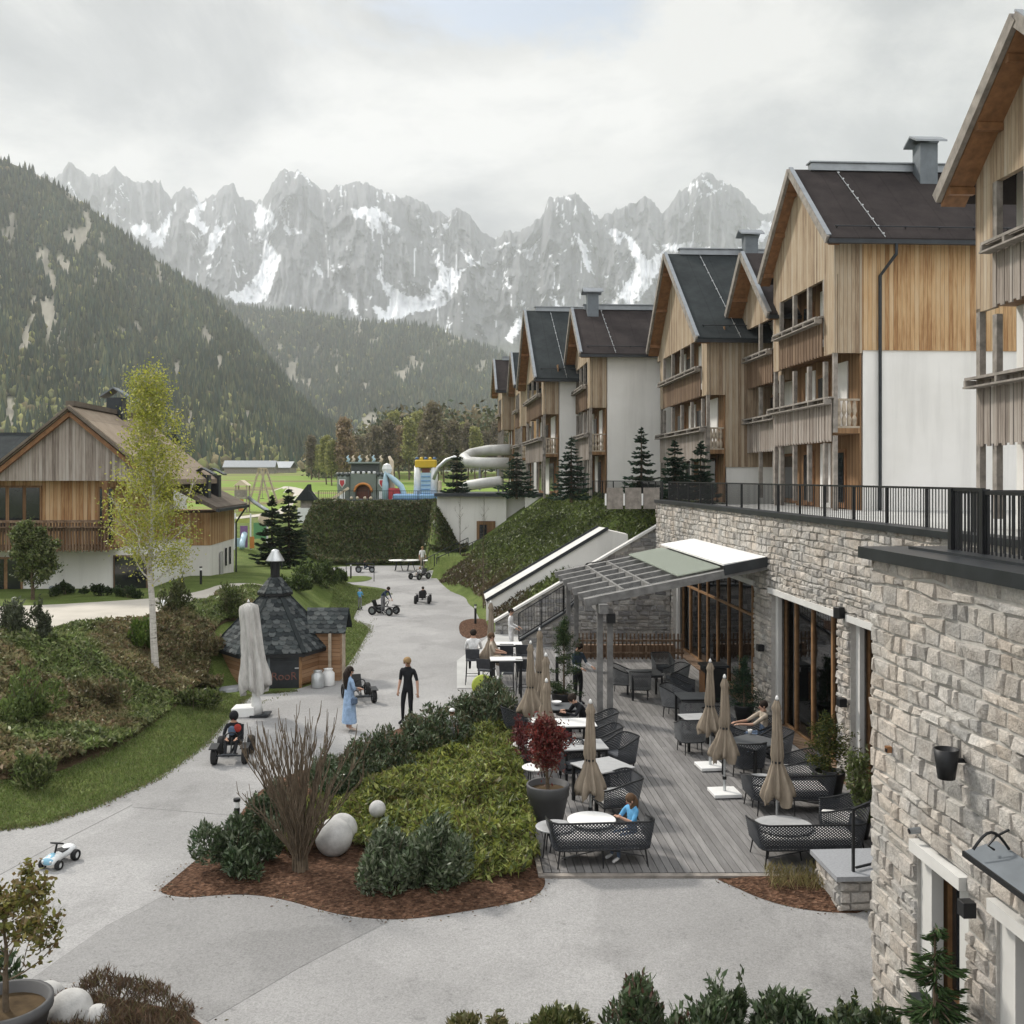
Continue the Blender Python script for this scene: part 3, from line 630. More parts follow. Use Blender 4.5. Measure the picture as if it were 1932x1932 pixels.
def stonewall(fn, s0, s1, z0, ztop, openings, hr, lr, pal, seed, out=(0.02, 0.075)):
    """real stones in wavy courses; fn(s, z, o) gives a point o metres in front of the wall's backing"""
    rd = random.Random(seed); mb = MB(); ph = rd.random() * 50
    nz = lambda k, s: 0.035 * (float(vnoise(np.array([s * 1.7 + ph + k * 7.7]), np.array([k * 3.1]))[0]) - 0.5) * 2
    zs = [z0]; tmax = max(ztop(s0), ztop(s1))
    while zs[-1] < tmax: zs.append(zs[-1] + rd.uniform(*hr))
    for k in range(len(zs) - 1):
        s = s0 - rd.uniform(0, lr[0])
        while s < s1:
            w = rd.uniform(*lr) * (1 if rd.random() > 0.18 else 0.55); a = max(s, s0); b = min(s + w, s1); s += w
            if b - a < 0.05: continue
            mz = (zs[k] + zs[k + 1]) / 2
            segs = [(a, b)]
            for (oa, ob, oz0, oz1) in openings:
                if oz0 < mz < oz1:
                    ns = []
                    for (p, q) in segs:
                        if q <= oa or p >= ob: ns.append((p, q)); continue
                        if p < oa: ns.append((p, oa))
                        if q > ob: ns.append((ob, q))
                    segs = ns
            for (p, q) in segs:
                if q - p < 0.04: continue
                g = 0.011; c4 = [(p + g, zs[k] + nz(k, p) + g), (q - g, zs[k] + nz(k, q) + g), (q - g, zs[k + 1] + nz(k + 1, q) - g), (p + g, zs[k + 1] + nz(k + 1, p) - g)]
                tp = min(ztop(p), ztop(q))
                if c4[0][1] > tp - 0.04: continue
                c4 = [(x, min(z, ztop(x))) for x, z in c4]
                if c4[0][1] < z0: c4[0] = (c4[0][0], z0)
                if c4[1][1] < z0: c4[1] = (c4[1][0], z0)
                o = rd.uniform(*out); cx = sum(x for x, _ in c4) / 4; cz = sum(z for _, z in c4) / 4
                i = 0.011
                def ins(x, z): return (x + (i if x < cx else -i) * rd.uniform(0.5, 1.9), z + (i if z < cz else -i) * rd.uniform(0.5, 1.9))
                fr = [ins(*q_) for q_ in c4]
                vs = [fn(x, z, -0.015) for x, z in c4] + [fn(x, z, max(0.008, o + rd.uniform(-0.018, 0.018))) for x, z in fr] + [fn(cx + rd.uniform(-0.06, 0.06), cz + rd.uniform(-0.03, 0.03), o + rd.uniform(-0.008, 0.022))]
                c = rd.choice(pal); j = rd.uniform(0.82, 1.14); mb.col = tuple(x * j for x in c)
                mb.add(vs, [[0, 1, 5, 4], [1, 2, 6, 5], [2, 3, 7, 6], [3, 0, 4, 7], [4, 5, 8], [5, 6, 8], [6, 7, 8], [7, 4, 8]])
    return mb

def glazing(parent, fn, s0, s1, z0, z1, posts, frame_m='wood_frame', fw=0.075, depth=0.35, rails=(), pane_m='glass'):
    """frame with mullions and panes set back in an opening; fn(s, z, o)"""
    f = MB(); dirs = (fn(1, 0, 0) - fn(0, 0, 0)); o = -depth
    def post(s, w): f.bar(fn(s, z0, o), fn(s, z1, o), w, 0.10, up=dirs)
    for s in [s0 + fw / 2] + list(posts) + [s1 - fw / 2]: post(s, fw)
    for z in [z0 + fw / 2, z1 - fw / 2] + list(rails): f.bar(fn(s0, z, o), fn(s1, z, o), fw * 0.8, fw)
    fr = f.obj('window', frame_m, parent)
    p = MB(); a, b, c, d = fn(s0, z0, o - 0.01), fn(s1, z0, o - 0.01), fn(s1, z1, o - 0.01), fn(s0, z1, o - 0.01)
    n = fn(0, 0, -0.012) - fn(0, 0, 0); p.prism([a, b, c, d], (0, 0, 0), n)
    p.obj('pane', pane_m, fr)
    return fr

def railing(parent, pts, h=0.95, post_every=1.6, bar=0.11, m='metal_black', z_lo=0.08, top=0.05, name=None):
    """posts, top and bottom rail and upright bars along a polyline of points"""
    b = MB()
    for a, c in zip(pts[:-1], pts[1:]):
        a = Vector(a); c = Vector(c); L = (c - a).length; up = Vector((0, 0, h))
        b.bar(a + up, c + up, top, 0.04); b.bar(a + Vector((0, 0, z_lo)), c + Vector((0, 0, z_lo)), 0.03, 0.04)
        n = max(1, round(L / post_every))
        for i in range(n + 1): p = a.lerp(c, i / n); b.bar(p, p + up, 0.05, 0.06)
        m_ = max(1, int(L / bar))
        for i in range(m_): p = a.lerp(c, (i + 0.5) / m_); b.bar(p + Vector((0, 0, z_lo)), p + up, 0.016)
    return b.obj(name or 'railing', m, parent)
# ------------------------------------------------------------------ terrace slab and the stone front of the restaurant
TOPZ = 5.35
WC = 8.4                                   # distance of the stone front from the row's axis
def AXF(c0):
    return lambda s, z, o: CY(c0 - o, s, z)
slab = MB().prism([CY(WC + 0.35, 12.0), CY(40, 12.0), CY(40, 43.4), CY(WC + 0.35, 43.4)], (0, 0, TOPZ - 0.3), (0, 0, TOPZ)).obj('hotel_terrace', 'concrete'); struct(slab)
slab2 = MB().prism([CY(5.6, 2.0), CY(40, 2.0), CY(40, 11.9), CY(5.6, 11.9)], (0, 0, TOPZ - 0.25), (0, 0, TOPZ + 0.02)).obj('roof_terrace', 'concrete'); struct(slab2)

def restaurant():
    t = thing('restaurant', 'long pale stone restaurant front with tall glazed bays beside the deck', 'building', CY(WC, 27))
    fn0 = AXF(WC); org = t.location.copy(); fn = lambda s, z, o: fn0(s, z, o) - org
    S0, S1, ZT = 12.7, 41.7, 5.46
    ops = [(22.2, 26.8, 0, 3.5), (14.0, 21.5, 0, 3.5), (28.3, 38.6, 0, 3.55)]
    back = MB(); n = fn(0, 0, -0.35) - fn(0, 0, 0)
    def panel(a, b, z0, z1): back.prism([fn(a, z0, 0), fn(b, z0, 0), fn(b, z1, 0), fn(a, z1, 0)], (0, 0, 0), n)
    panel(S0, 14.0, 0, 3.5); panel(21.5, 22.2, 0, 3.5); panel(26.8, 28.3, 0, 3.5); panel(38.6, S1, 0, 3.5); panel(S0, S1, 3.56, ZT)
    back.obj('wall_core', 'mortar', t)
    stonewall(fn, S0, S1, 0, lambda s: ZT, ops, (0.11, 0.20), (0.18, 0.46), STONES_WARM, 5, (0.016, 0.06)).obj('wall', 'stone', t)
    # side face of the far end
    fe = lambda s, z, o: CY(WC + s, S1 + o, z) - org
    # concrete lintels and jambs
    j = MB()
    for (a, b, z0, z1) in ops:
        j.bar(fn(a - 0.10, z1 + 0.03, -0.13), fn(b + 0.10, z1 + 0.03, -0.13), 0.42, 0.14, up=(0, 0, 1))
        for s in (a - 0.05, b + 0.05): j.bar(fn(s, 0, -0.16), fn(s, z1 - 0.04, -0.16), 0.10, 0.5, up=fn(1, 0, 0) - fn(0, 0, 0))
    j.obj('concrete_frame', 'concrete_pale', t)
    c = MB(); c.bar(fn(S0, ZT + 0.06, -0.12), fn(S1, ZT + 0.06, -0.12), 0.46, 0.12); c.obj('coping', 'metal_dark', t)
    glazing(t, fn, 22.25, 26.75, 0.02, 3.44, [23.4, 24.7, 25.9])
    glazing(t, fn, 14.05, 21.45, 0.02, 3.44, [15.6, 17.1, 18.6, 20.0])
    glazing(t, fn, 28.35, 38.55, 0.02, 3.44, [29.6, 30.9, 32.2, 33.5, 34.8, 36.0, 37.3], rails=(2.5,))
    # the dim rooms behind the glass
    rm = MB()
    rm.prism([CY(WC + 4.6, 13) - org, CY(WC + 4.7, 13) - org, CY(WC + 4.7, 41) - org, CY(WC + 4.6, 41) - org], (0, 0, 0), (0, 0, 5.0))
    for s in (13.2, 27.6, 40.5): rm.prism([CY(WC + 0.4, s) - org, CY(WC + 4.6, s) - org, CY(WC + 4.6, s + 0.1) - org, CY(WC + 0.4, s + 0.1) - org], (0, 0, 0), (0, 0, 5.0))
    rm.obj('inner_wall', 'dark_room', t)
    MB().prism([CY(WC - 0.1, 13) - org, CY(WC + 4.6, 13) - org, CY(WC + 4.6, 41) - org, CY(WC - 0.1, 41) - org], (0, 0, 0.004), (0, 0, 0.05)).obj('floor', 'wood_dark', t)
    cu = MB()
    for s in (22.5, 26.4, 20.9):
        for k in range(5): cu.box(CY(WC + 0.7, s + k * 0.09, 1.75) - org, (0.05 + 0.03 * (k % 2), 0.09, 3.3))
    cu.obj('curtain', 'curtain', t)
    # far end return wall
    e = stonewall(fe, 0, 3.0, 0, lambda s: ZT, [], (0.14, 0.25), (0.22, 0.5), STONES_WARM, 9)
    return t
restaurant()

def annex():
    C0, Y1 = 5.2, 12.62
    t = thing('stone_annex', 'nearest pale stone block with concrete framed windows and dark metal roof edge', 'building', CY(C0, 8))
    org = t.location.copy(); fn = lambda s, z, o: CY(C0 - o, s, z) - org
    ops = [(10.28, 11.40, 0.78, 2.46), (8.6, 9.75, 0.78, 2.48), (6.6, 7.7, 0.78, 2.48)]
    S0 = 2.0; ZT = 5.5; n = fn(0, 0, -0.4) - fn(0, 0, 0)
    b = MB()
    def panel(a, c, z0, z1): b.prism([fn(a, z0, 0), fn(c, z0, 0), fn(c, z1, 0), fn(a, z1, 0)], (0, 0, 0), n)
    panel(S0, Y1 - 0.02, 2.5, ZT); panel(S0, Y1 - 0.02, 0, 0.76)
    for a, c in ((S0, 6.6), (7.7, 8.6), (9.75, 10.28), (11.40, Y1 - 0.02)): panel(a, c, 0.76, 2.5)
    b.obj('wall_core', 'mortar', t)
    stonewall(fn, S0, Y1, 0, lambda s: ZT, ops, (0.13, 0.235), (0.20, 0.50), STONES_WARM, 21, (0.012, 0.046)).obj('wall', 'stone', t)
    # far side of the block, towards the deck
    fs = lambda s, z, o: CY(C0 + s, Y1 + o, z) - org
    b2 = MB().prism([fs(0.01, 0, -0.02), fs(3.4, 0, -0.02), fs(3.4, ZT, -0.02), fs(0.01, ZT, -0.02)], (0, 0, 0), fs(0, 0, -0.3) - fs(0, 0, 0)); b2.obj('wall_core', 'mortar', t)
    stonewall(fs, 0, 3.3, 0, lambda s: ZT, [], (0.17, 0.29), (0.24, 0.6), STONES_WARM, 23).obj('wall', 'stone', t)
    c = MB(); c.bar(fn(S0, ZT + 0.07, -0.22), fn(Y1 + 0.12, ZT + 0.07, -0.22), 0.72, 0.14); c.bar(fn(S0, ZT + 0.155, -0.55), fn(Y1 - 0.3, ZT + 0.155, -0.55), 0.5, 0.03)
    c.obj('roof_edge', 'metal_dark', t)
    for (a, d, z0, z1) in ops:
        f = MB(); w = 0.13; up = fn(1, 0, 0) - fn(0, 0, 0)
        f.bar(fn(a + w / 2 - 0.02, z0 - 0.02, -0.10), fn(a + w / 2 - 0.02, z1 + 0.02, -0.10), w, 0.42, up=up); f.bar(fn(d - w / 2 + 0.02, z0 - 0.02, -0.10), fn(d - w / 2 + 0.02, z1 + 0.02, -0.10), w, 0.42, up=up)
        f.bar(fn(a, z1 - w / 2 + 0.02, -0.102), fn(d, z1 - w / 2 + 0.02, -0.102), 0.414, w)
        f.obj('window_surround', 'concrete_pale', t)
        g = glazing(t, fn, a + w, d - w, z0 + 0.06, z1 - w, [], 'wood_frame', 0.075, 0.27, pane_m='window_dark')
        s = MB(); s.bar(fn(a + w, z0 + 0.03, -0.04), fn(d - w, z0 + 0.03, -0.04), 0.40, 0.05); s.obj('sill', 'metal_dark', t)
    return t
annex()

# rails on the stone fronts
o = railing(None, [CY(WC + 0.45, 17.3, TOPZ + 0.12), CY(WC + 0.45, 41.5, TOPZ + 0.12)], 0.83, 1.75, 0.12, name='terrace_railing')
tag(o, 'black bar railing along the hotel terrace above the restaurant', 'railing')
def gate():
    t = thing('roof_railing', 'black metal gate and tall railing on the nearest stone block', 'railing', CY(5.75, 11.6, TOPZ))
    o = t.location.copy()
    def q(c, y, z=0.03): return CY(c, y, TOPZ + z) - o
    railing(t, [q(5.75, 11.7), q(5.75, 11.05)], 0.98, 0.6, 0.07, name='gate')
    railing(t, [q(5.75, 11.0), q(5.75, 4.0)], 0.95, 1.3, 0.085, name='railing')
    railing(t, [q(5.8, 11.75), q(9.0, 11.75)], 0.95, 1.4, 0.1, name='railing')
    for c, y in ((5.75, 11.72), (5.75, 11.03)): MB().bar(q(c, y, -0.02), q(c, y, 1.02), 0.085).obj('post', 'metal_black', t)
    MB().bar(q(5.80, 11.0, 0.12), q(5.80, 4.0, 0.12), 0.03, 0.22).obj('kick_plate', 'metal_dark', t)
gate()

# ------------------------------------------------------------------ sloping garden walls and outer stairs
def slopewall():
    t = thing('sloping_stone_wall', 'grey stone garden wall with pale sloping coping beside the bar terrace', 'wall', (0, 42.2, 0))
    A, B = P(934, 1176, 42.2), P(1243, 992, 42.2); o = t.location.copy()
    zt = lambda x: A.z + (x - A.x) / (B.x - A.x) * (B.z - A.z)
    fn = lambda s, z, q: Vector((s, 42.2 - q, z)) - o
    stonewall(fn, A.x, B.x + 0.3, 0, zt, [], (0.13, 0.22), (0.22, 0.6), STONES_GREY, 33).obj('wall', 'stone', t)
    MB().prism([Vector((A.x, 42.2, 0)) - o, Vector((B.x + .3, 42.2, 0)) - o, Vector((B.x + .3, 42.2, zt(B.x + .3))) - o, Vector((A.x, 42.2, zt(A.x))) - o], (0, 0, -0.01), (0, 0.35, -0.01)).obj('wall_core', 'mortar', t)
    MB().bar(Vector((A.x - 0.1, 42.32, A.z + 0.04)) - o, Vector((B.x + .2, 42.32, zt(B.x + .2) + 0.04)) - o, 0.55, 0.08).obj('coping', 'concrete_pale', t)
slopewall()
def rampwall():
    t = thing('white_ramp_wall', 'white rendered sloping wall with broad flat top crossing the bank', 'wall', (1, 46.2, 0)); o = t.location.copy()
    A0, A1 = P(913, 1122, 47.3), P(1129, 996, 47.3); B0, B1 = P(917, 1136, 46.0), P(1147, 999, 46.0)
    lo = MB().prism([B0 - o, B1 - o, Vector((B1.x + 0.9, 46.0, B1.z - 0.2)) - o, Vector((B1.x + 0.9, 46, 2)) - o, Vector((B0.x, 46, -0.2)) - o], (0, 0, -0.03), (0, 1.25, -0.03)); lo.obj('wall', 'plaster', t)
    MB().add([A0 - o, A1 - o, B1 - o + Vector((0, -0.06, 0)), B0 - o + Vector((0, -0.06, 0))] + [p - o + Vector((0, 0, 0.06)) for p in (A0, A1, B1, B0)], BOXF).obj('top', 'concrete_pale', t)
    e = MB()
    for a, b in ((A0, A1), (B0, B1)): e.bar(a - o + Vector((0, -0.05, 0.07)), b - o + Vector((0, -0.05, 0.07)), 0.05, 0.14)
    e.obj('edge', 'metal_dark', t)
rampwall()

def garage():
    t = thing('white_service_building', 'low white building with wooden door cut into the bank under the playground', 'building', (-1.5, 71, 0)); o = t.location.copy()
    b = MB(); b.bx(-5.2 - o.x, -0.4 - o.x, 71 - o.y, 79 - o.y, 0, 5.15); b.bx(-0.4 - o.x, 0.9 - o.x, 71.6 - o.y, 79 - o.y, 0, 5.15); b.bx(0.9 - o.x, 2.3 - o.x, 70.6 - o.y, 79 - o.y, 0, 5.15); b.obj('wall', 'plaster', t)
    MB().bx(-5.35 - o.x, 2.4 - o.x, 70.45 - o.y, 79.1 - o.y, 5.152, 5.38).obj('roof', 'metal_dark', t)
    d = MB(); d.bx(-2.45 - o.x, -1.15 - o.x, 70.93 - o.y, 70.99 - o.y, 1.35, 3.45).obj('door', 'wood_brown', t)
    MB().bx(-2.25 - o.x, -1.75 - o.x, 70.90 - o.y, 70.928 - o.y, 1.5, 3.2).obj('door_pane', 'window_dark', t)
    f = MB(); f.bx(-0.15 - o.x, 0.1 - o.x, 71.5 - o.y, 71.59 - o.y, 1.5, 3.6); f.obj('window', 'window_dark', t)
garage()
def outer_stairs():
    t = thing('outdoor_stairs', 'concrete outdoor stairs with steel handrails rising to the white building', 'stairs', G(824, 1091)); o = t.location.copy()
    A = Vector((-4.85, 66.0, 0)); B = Vector((-1.9, 68.8, 1.3)); C = Vector((0.9, 69.3, 1.35)); D = Vector((2.3, 69.5, 2.6))
    m = MB(); 
    for i in range(8):
        p = A.lerp(B, i / 8); q = A.lerp(B, (i + 1) / 8); n = Vector((-(B - A).y, (B - A).x, 0)).normalized() * 1.6
        z = 1.3 * (i + 1) / 8; m.prism([Vector((p.x, p.y, 0)) - o, Vector((q.x, q.y, 0)) - o, Vector((q.x, q.y, 0)) + n - o, Vector((p.x, p.y, 0)) + n - o], (0, 0, -0.1), (0, 0, z))
    m.prism([Vector((B.x, B.y, 0)) - o, Vector((C.x, C.y, 0)) - o, Vector((C.x, 71, 0)) - o, Vector((B.x - 0.6, 71, 0)) - o], (0, 0, -0.1), (0, 0, 1.33)); m.obj('steps', 'concrete', t)
    w = MB(); w.prism([Vector((A.x, A.y, -0.1)) - o, Vector((B.x, B.y, -0.1)) - o, Vector((B.x, B.y, 1.5)) - o, Vector((A.x, A.y, 0.35)) - o], (0.03, -0.17, 0), (0.03, 0.0, 0)); w.obj('side_wall', 'plaster', t)
    railing(t, [A - o + Vector((0, -0.1, 0.35)), B - o + Vector((0, -0.1, 0.2)), C - o, D - o], 0.95, 1.2, 0.3, 'metal_dark', name='handrail')
    railing(t, [A - o + Vector((-1.0, 1.1, 0.1)), B - o + Vector((-1.1, 1.1, 0.1))], 0.95, 1.2, 0.3, 'metal_dark', name='handrail')
outer_stairs()

# ------------------------------------------------------------------ the hotel row
def hotel(label, Xn, Yn, zn, da, za, df, zf, L, rz, base=TOPZ, xg=0.55, xb=1.6, floors=(0.0, 2.85, 5.75), wood_from=None, roof='roof_brown', clad='wood_honey', gclad='wood_grey', pipe=True, chimneys=((2.8,),), near_loggia=True, ridgecap=True, clips=True, fringe=True, gutterx=None, bays=3, bboard='wood_dark', lwall='wood_brown'):
    """gable towards -x.  y runs away from the viewer: 0 near eave, da ridge, df far eave; heights absolute"""
    t = thing('hotel_building', label, 'building', (Xn, Yn, base), rz)
    zn -= base; za -= base; zf -= base; oh = 0.55; y0, y1 = oh, df - oh
    rise_n = (za - zn) / da; rise_f = (za - zf) / (df - da)
    rz_ = lambda y: zn + y * rise_n if y < da else za - (y - da) * rise_f           # underside line of roof
    th = 0.2; x1 = L
    def slab(pts, z_, mname, part, up):
        MB().prism(pts, (0, 0, 0), (0, 0, up)).obj(part, mname, t)
    r = MB(); r.prism([(0, 0, zn), (x1, 0, zn), (x1, da, za), (0, da, za)], (0, 0, 0.02), (0, 0, th)); r.prism([(0, da, za), (x1, da, za), (x1, df, zf), (0, df, zf)], (0, 0, 0.02), (0, 0, th)); ro = r.obj('roof', roof, t)
    v = MB()                                                                        # pale metal verge, dark boards below
    v.bar((0.04, -0.03, zn + th + 0.06), (0.04, da, za + th + 0.06), 0.16, 0.05)
    v.obj('verge', 'metal_grey', ro); MB().bar((-0.02, -0.03, zn + th * 0.5 + 0.0), (-0.02, da, za + th * 0.5 + 0.0), 0.10, th + 0.06).obj('barge_board', 'timber', ro)
    v2 = MB(); v2.bar((-0.03, df + 0.03, zf + th * 0.5 + 0.03), (-0.03, da, za + th * 0.5 + 0.03), 0.12, th + 0.08); v2.obj('barge_board', 'timber', ro)
    s = MB(); s.prism([(0.04, 0.03, zn), (xg, 0.03, zn), (xg, da, za), (0.04, da, za)], (0, 0, -0.06), (0, 0, 0.015)); s.prism([(0.04, da, za), (xg, da, za), (xg, df - 0.03, zf), (0.04, df - 0.03, zf)], (0, 0, -0.06), (0, 0, 0.015))
    for f in (0.12, 0.5, 0.86):
        for (ya, zaa, yb, zb) in ((0.0, zn, da, za), (df, zf, da, za)):
            y = ya + (yb - ya) * f; z = zaa + (zb - zaa) * f; s.bar((0.05, y, z - 0.13), (xg + 0.02, y, z - 0.13), 0.14, 0.16)
    s.obj('soffit', 'wood_orange', ro)
    if ridgecap:
        c = MB(); c.bx(0.75, x1 - 0.2, da - 0.16, da + 0.16, za + th - 0.05, za + th + 0.22); c.obj('ridge_vent', 'metal_grey', ro); MB().bx(0.70, x1 - 0.15, da - 0.24, da + 0.24, za + th + 0.222, za + th + 0.27).obj('ridge_cap', 'metal_grey', ro)
    g = MB(); gy = -0.06; g.bar((0.0, gy, zn + 0.05), (x1, gy, zn + 0.05), 0.16, 0.14); g.obj('gutter', 'metal_dark', ro)
    for cx in chimneys[0]:
        b = MB(); zc = za + th; b.bx(cx - 0.33, cx + 0.33, da - 0.75, da - 0.1, za - 0.5, zc + 0.85); ch = b.obj('chimney', 'chimney_grey', ro)
        k = MB(); k.prism([(cx - 0.6, da - 0.95, zc + 0.85), (cx + 0.6, da - 0.95, zc + 0.85), (cx + 0.6, da - 0.43, zc + 1.12), (cx - 0.6, da - 0.43, zc + 1.12)], (0, 0, 0), (0, 0, 0.07)); k.prism([(cx - 0.6, da - 0.43, zc + 1.12), (cx + 0.6, da - 0.43, zc + 1.12), (cx + 0.6, da + 0.1, zc + 0.85), (cx - 0.6, da + 0.1, zc + 0.85)], (0, 0, 0), (0, 0, 0.07)); k.obj('chimney_cap', 'metal_grey', ch)
    if clips:                                                                       # lightning conductor with its clips, snow guard pipe
        q = MB(); n = 9
        for i in range(n + 1):
            f = 0.04 + 0.9 * i / n; q.box((1.75 + 0.25 * (1 - f), da * f, zn + (za - zn) * f + th + 0.05), (0.07, 0.07, 0.05))
        q.bar((2.0, 0.0, zn + th + 0.03), (1.75, da * 0.96, za - 0.1 + th), 0.018); q.obj('lightning_conductor', 'metal_pale', ro)
        k = MB(); yy = da * 0.10; zz = zn + (za - zn) * 0.10 + th; k.tube([(0.4, yy, zz + 0.14), (x1, yy, zz + 0.14)], 0.022, 5)
        for i in range(int(x1 / 1.2)): k.bar((0.5 + i * 1.2, yy + 0.12, zz + 0.08), (0.5 + i * 1.2, yy, zz + 0.16), 0.03)
        k.obj('snow_guard', 'metal_dark', ro)
    wf = wood_from if wood_from is not None else 99
    zt_n, zt_f = rz_(y0) , rz_(y1)
    # white body and timber-clad upper body
    w = MB(); xr = L - 0.3; top = min(wf, zt_n)
    w.bx(xb, xr, y0, y1, -0.2, top)
    if wf > zt_n: w.prism([(xb, y0, zt_n), (xb, da, za - 0.02), (xb, y1, zt_f), (xb, y1, top), (xb, y0, top)], (0, 0, 0), (xr - xb, 0, 0)) if False else None
    w.obj('wall', 'plaster', t)
    if wf < zt_n:
        k = MB(); k.bx(xb - 0.04 if near_loggia else xg, xr + 0.03, y0 - 0.05, y1 + 0.03, wf, zt_n - 0.01); k.obj('cladding', clad, t)
    # upper gable boarding, from the ridge down to the top of the highest opening
    ft = floors[-1] + 2.35
    gb = MB(); lo = ft; yA = y0 - 0.04; yB = y1 + 0.04
    pts = [(xg, yA, min(lo, rz_(yA))), (xg, yA, rz_(yA)), (xg, da, za), (xg, yB, rz_(yB)), (xg, yB, min(lo, rz_(yB)))]
    if lo < rz_(yA) - 0.02: gb.prism(pts, (0, 0, 0), (0.14, 0, 0))
    else: gb.prism([(xg, da - (za - lo) / rise_n, lo), (xg, da, za), (xg, da + (za - lo) / rise_f, lo)], (0, 0, 0), (0.14, 0, 0))
    gb.obj('gable_boarding', gclad, t)
    # timber wings beside the top openings
    wn, wfar = 0.95, 0.75; lowz = floors[-1] - 0.35
    MB().bx(xg, xg + 0.12, yA, yA + wn, lowz, min(lo, rz_(yA)) - 0.003).obj('side_boarding', gclad, t); MB().bx(xg, xg + 0.12, yB - wfar, yB, lowz, min(lo, rz_(yB)) - 0.003).obj('side_boarding', gclad, t); MB().bx(xg + 0.142, xb - 0.045, yA, yA + 0.1, lowz, zt_n - 0.012).obj('corner_boarding', gclad, t)
    # recessed timber wall and doors behind the loggias
    bk = MB(); bk.bx(xb - 0.10, xb - 0.045, y0 + 0.03, y1 - 0.03, floors[0] + 0.0, ft + 0.4); bk.obj('loggia_wall', lwall, t)
    bw = (y1 - y0 - wn - wfar) / bays
    for fi, z in enumerate(floors):
        top = z + 2.3
        for i in range(bays):
            ya = y0 + wn + i * bw
            if (i + fi) % 2 == 0:
                d = MB(); d.bx(xb - 0.16, xb - 0.102, ya + 0.25, ya + bw - 0.25, z + 0.05, z + 2.15); dd = d.obj('door', 'wood_orange', t)
                MB().bx(xb - 0.19, xb - 0.163, ya + 0.36, ya + bw - 0.36, z + 0.25, z + 2.02).obj('pane', 'window_dark', dd)
            elif fi < len(floors):
                d = MB(); d.bx(xb - 0.15, xb - 0.103, ya + 0.1, ya + bw * 0.7, z + 0.02, z + 2.4); d.obj('white_panel', 'plaster', t)
        # posts
        for i in range(bays + 1):
            y = y0 + wn + i * bw if i < bays else y1 - wfar
            MB().box((xg + 0.07, y, z + 1.3), (0.14, 0.17, 2.1)).obj('post', 'timber', t)
        if fi < len(floors) - 1:
            for yy_ in (y0 + 0.06, y1 - 0.06): MB().box((xg + 0.07, yy_, z + 1.2), (0.14, 0.16, 2.75)).obj('post', 'timber', t)
        if fi == 0: continue
        # balcony: slab, boarded front with open joints, flower rail, turned side balusters
        bal = MB(); bal.bx(xg + 0.02, xb - 0.105, y0, y1, z - 0.20, z - 0.02); bo = bal.obj('balcony', 'wood_brown', t)
        fb = MB(); last = fi == len(floors) - 1; ya = y0 + (wn + 0.02 if last else 0.08); yb = y1 - (wfar + 0.02 if last else 0.08); n = int((yb - ya) / 0.15)
        bot = z - (0.36 if last else 0.48)
        for i in range(n):
            y = ya + (i + 0.5) * (yb - ya) / n; dz = 0.05 if i % 2 else 0.0
            fb.bx(xg - 0.06 + 0.012 * (i % 2), xg - 0.02 + 0.012 * (i % 2), y - 0.068, y + 0.068, bot + dz, z + 0.98)
        fb.obj('balcony_boards', bboard if last else 'wood_silver', bo)
        rl = MB(); rl.bx(xg - 0.16, xg + 0.08, ya - 0.05, yb + 0.05, z + 1.0, z + 1.06); rl.bx(xg - 0.30, xg - 0.24, ya - 0.05, yb + 0.05, z + 0.98, z + 1.04); rl.bx(xg - 0.34, xg - 0.08, ya - 0.05, yb + 0.05, z + 0.80, z + 0.84)
        for i in range(5): y = ya + i * (yb - ya) / 4; rl.bx(xg - 0.32, xg - 0.07, y - 0.04, y + 0.04, z + 0.845, z + 0.978)
        rl.obj('flower_rail', 'timber', bo)
        if not last or not near_loggia:
            sb = MB(); n = 4
            for i in range(n):
                x = xg + 0.2 + i * (xb - xg - 0.3) / n
                sb.lathe([(0.035, z + 0.0), (0.07, z + 0.12), (0.085, z + 0.3), (0.04, z + 0.42), (0.085, z + 0.55), (0.07, z + 0.75), (0.04, z + 0.92)], 8, (x, y0 + 0.05, 0))
            sb.bx(xg, xb - 0.11, y0 + 0.0, y0 + 0.1, z + 0.92, z + 0.99); sb.bx(xg, xb - 0.11, y0 + 0.0, y0 + 0.1, z - 0.02, z + 0.05); sb.obj('balustrade', 'timber_pale', bo)
    if pipe:
        px = gutterx or 2.3; q = MB(); q.tube([(px + 0.1, gy, zn + 0.0), (px + 0.1, gy, zn - 0.35), (px - 0.25, y0 - 0.12, zn - 1.0), (px - 0.25, y0 - 0.12, -0.1)], 0.06, 8); q.obj('downpipe', 'metal_dark', t)
    return t

def XY(u, Y): return ((u - 966) / W * Y, Y)
xn = lambda cr, Y: cr - AX * Y
# nearest first, going away from the viewer along the terrace
hotel('nearest hotel house at the right edge, dark weathered balconies and tall gable', xn(11.1, 16.9), 16.9, 12.7, 3.2, 15.4, 6.4, 12.7, 7.0, AX, floors=(0, 2.3, 5.15), clad='wood_honey', pipe=False, chimneys=((),), clips=False, xg=0.6, xb=1.6, bboard='wood_silver', lwall='plaster')
hotel('large hotel house with brown roof, honey boarded upper storey and white wall', xn(12.7, 34.5), 34.5, 14.39, 3.85, 17.82, 7.6, 14.39, 9.5, AX, wood_from=5.5, chimneys=((5.0,),), xg=0.42, xb=1.45, gutterx=2.25)
hotel('small gabled hotel wing with white walls between the two larger houses', xn(12.72, 41.0), 41.0, 12.86, 3.8, 16.1, 6.8, 13.14, 4.5, AX, floors=(0, 2.7, 5.45), pipe=False, chimneys=((),), clips=False, xg=0.7, xb=1.9, bays=2, ridgecap=False, near_loggia=False, lwall='plaster')
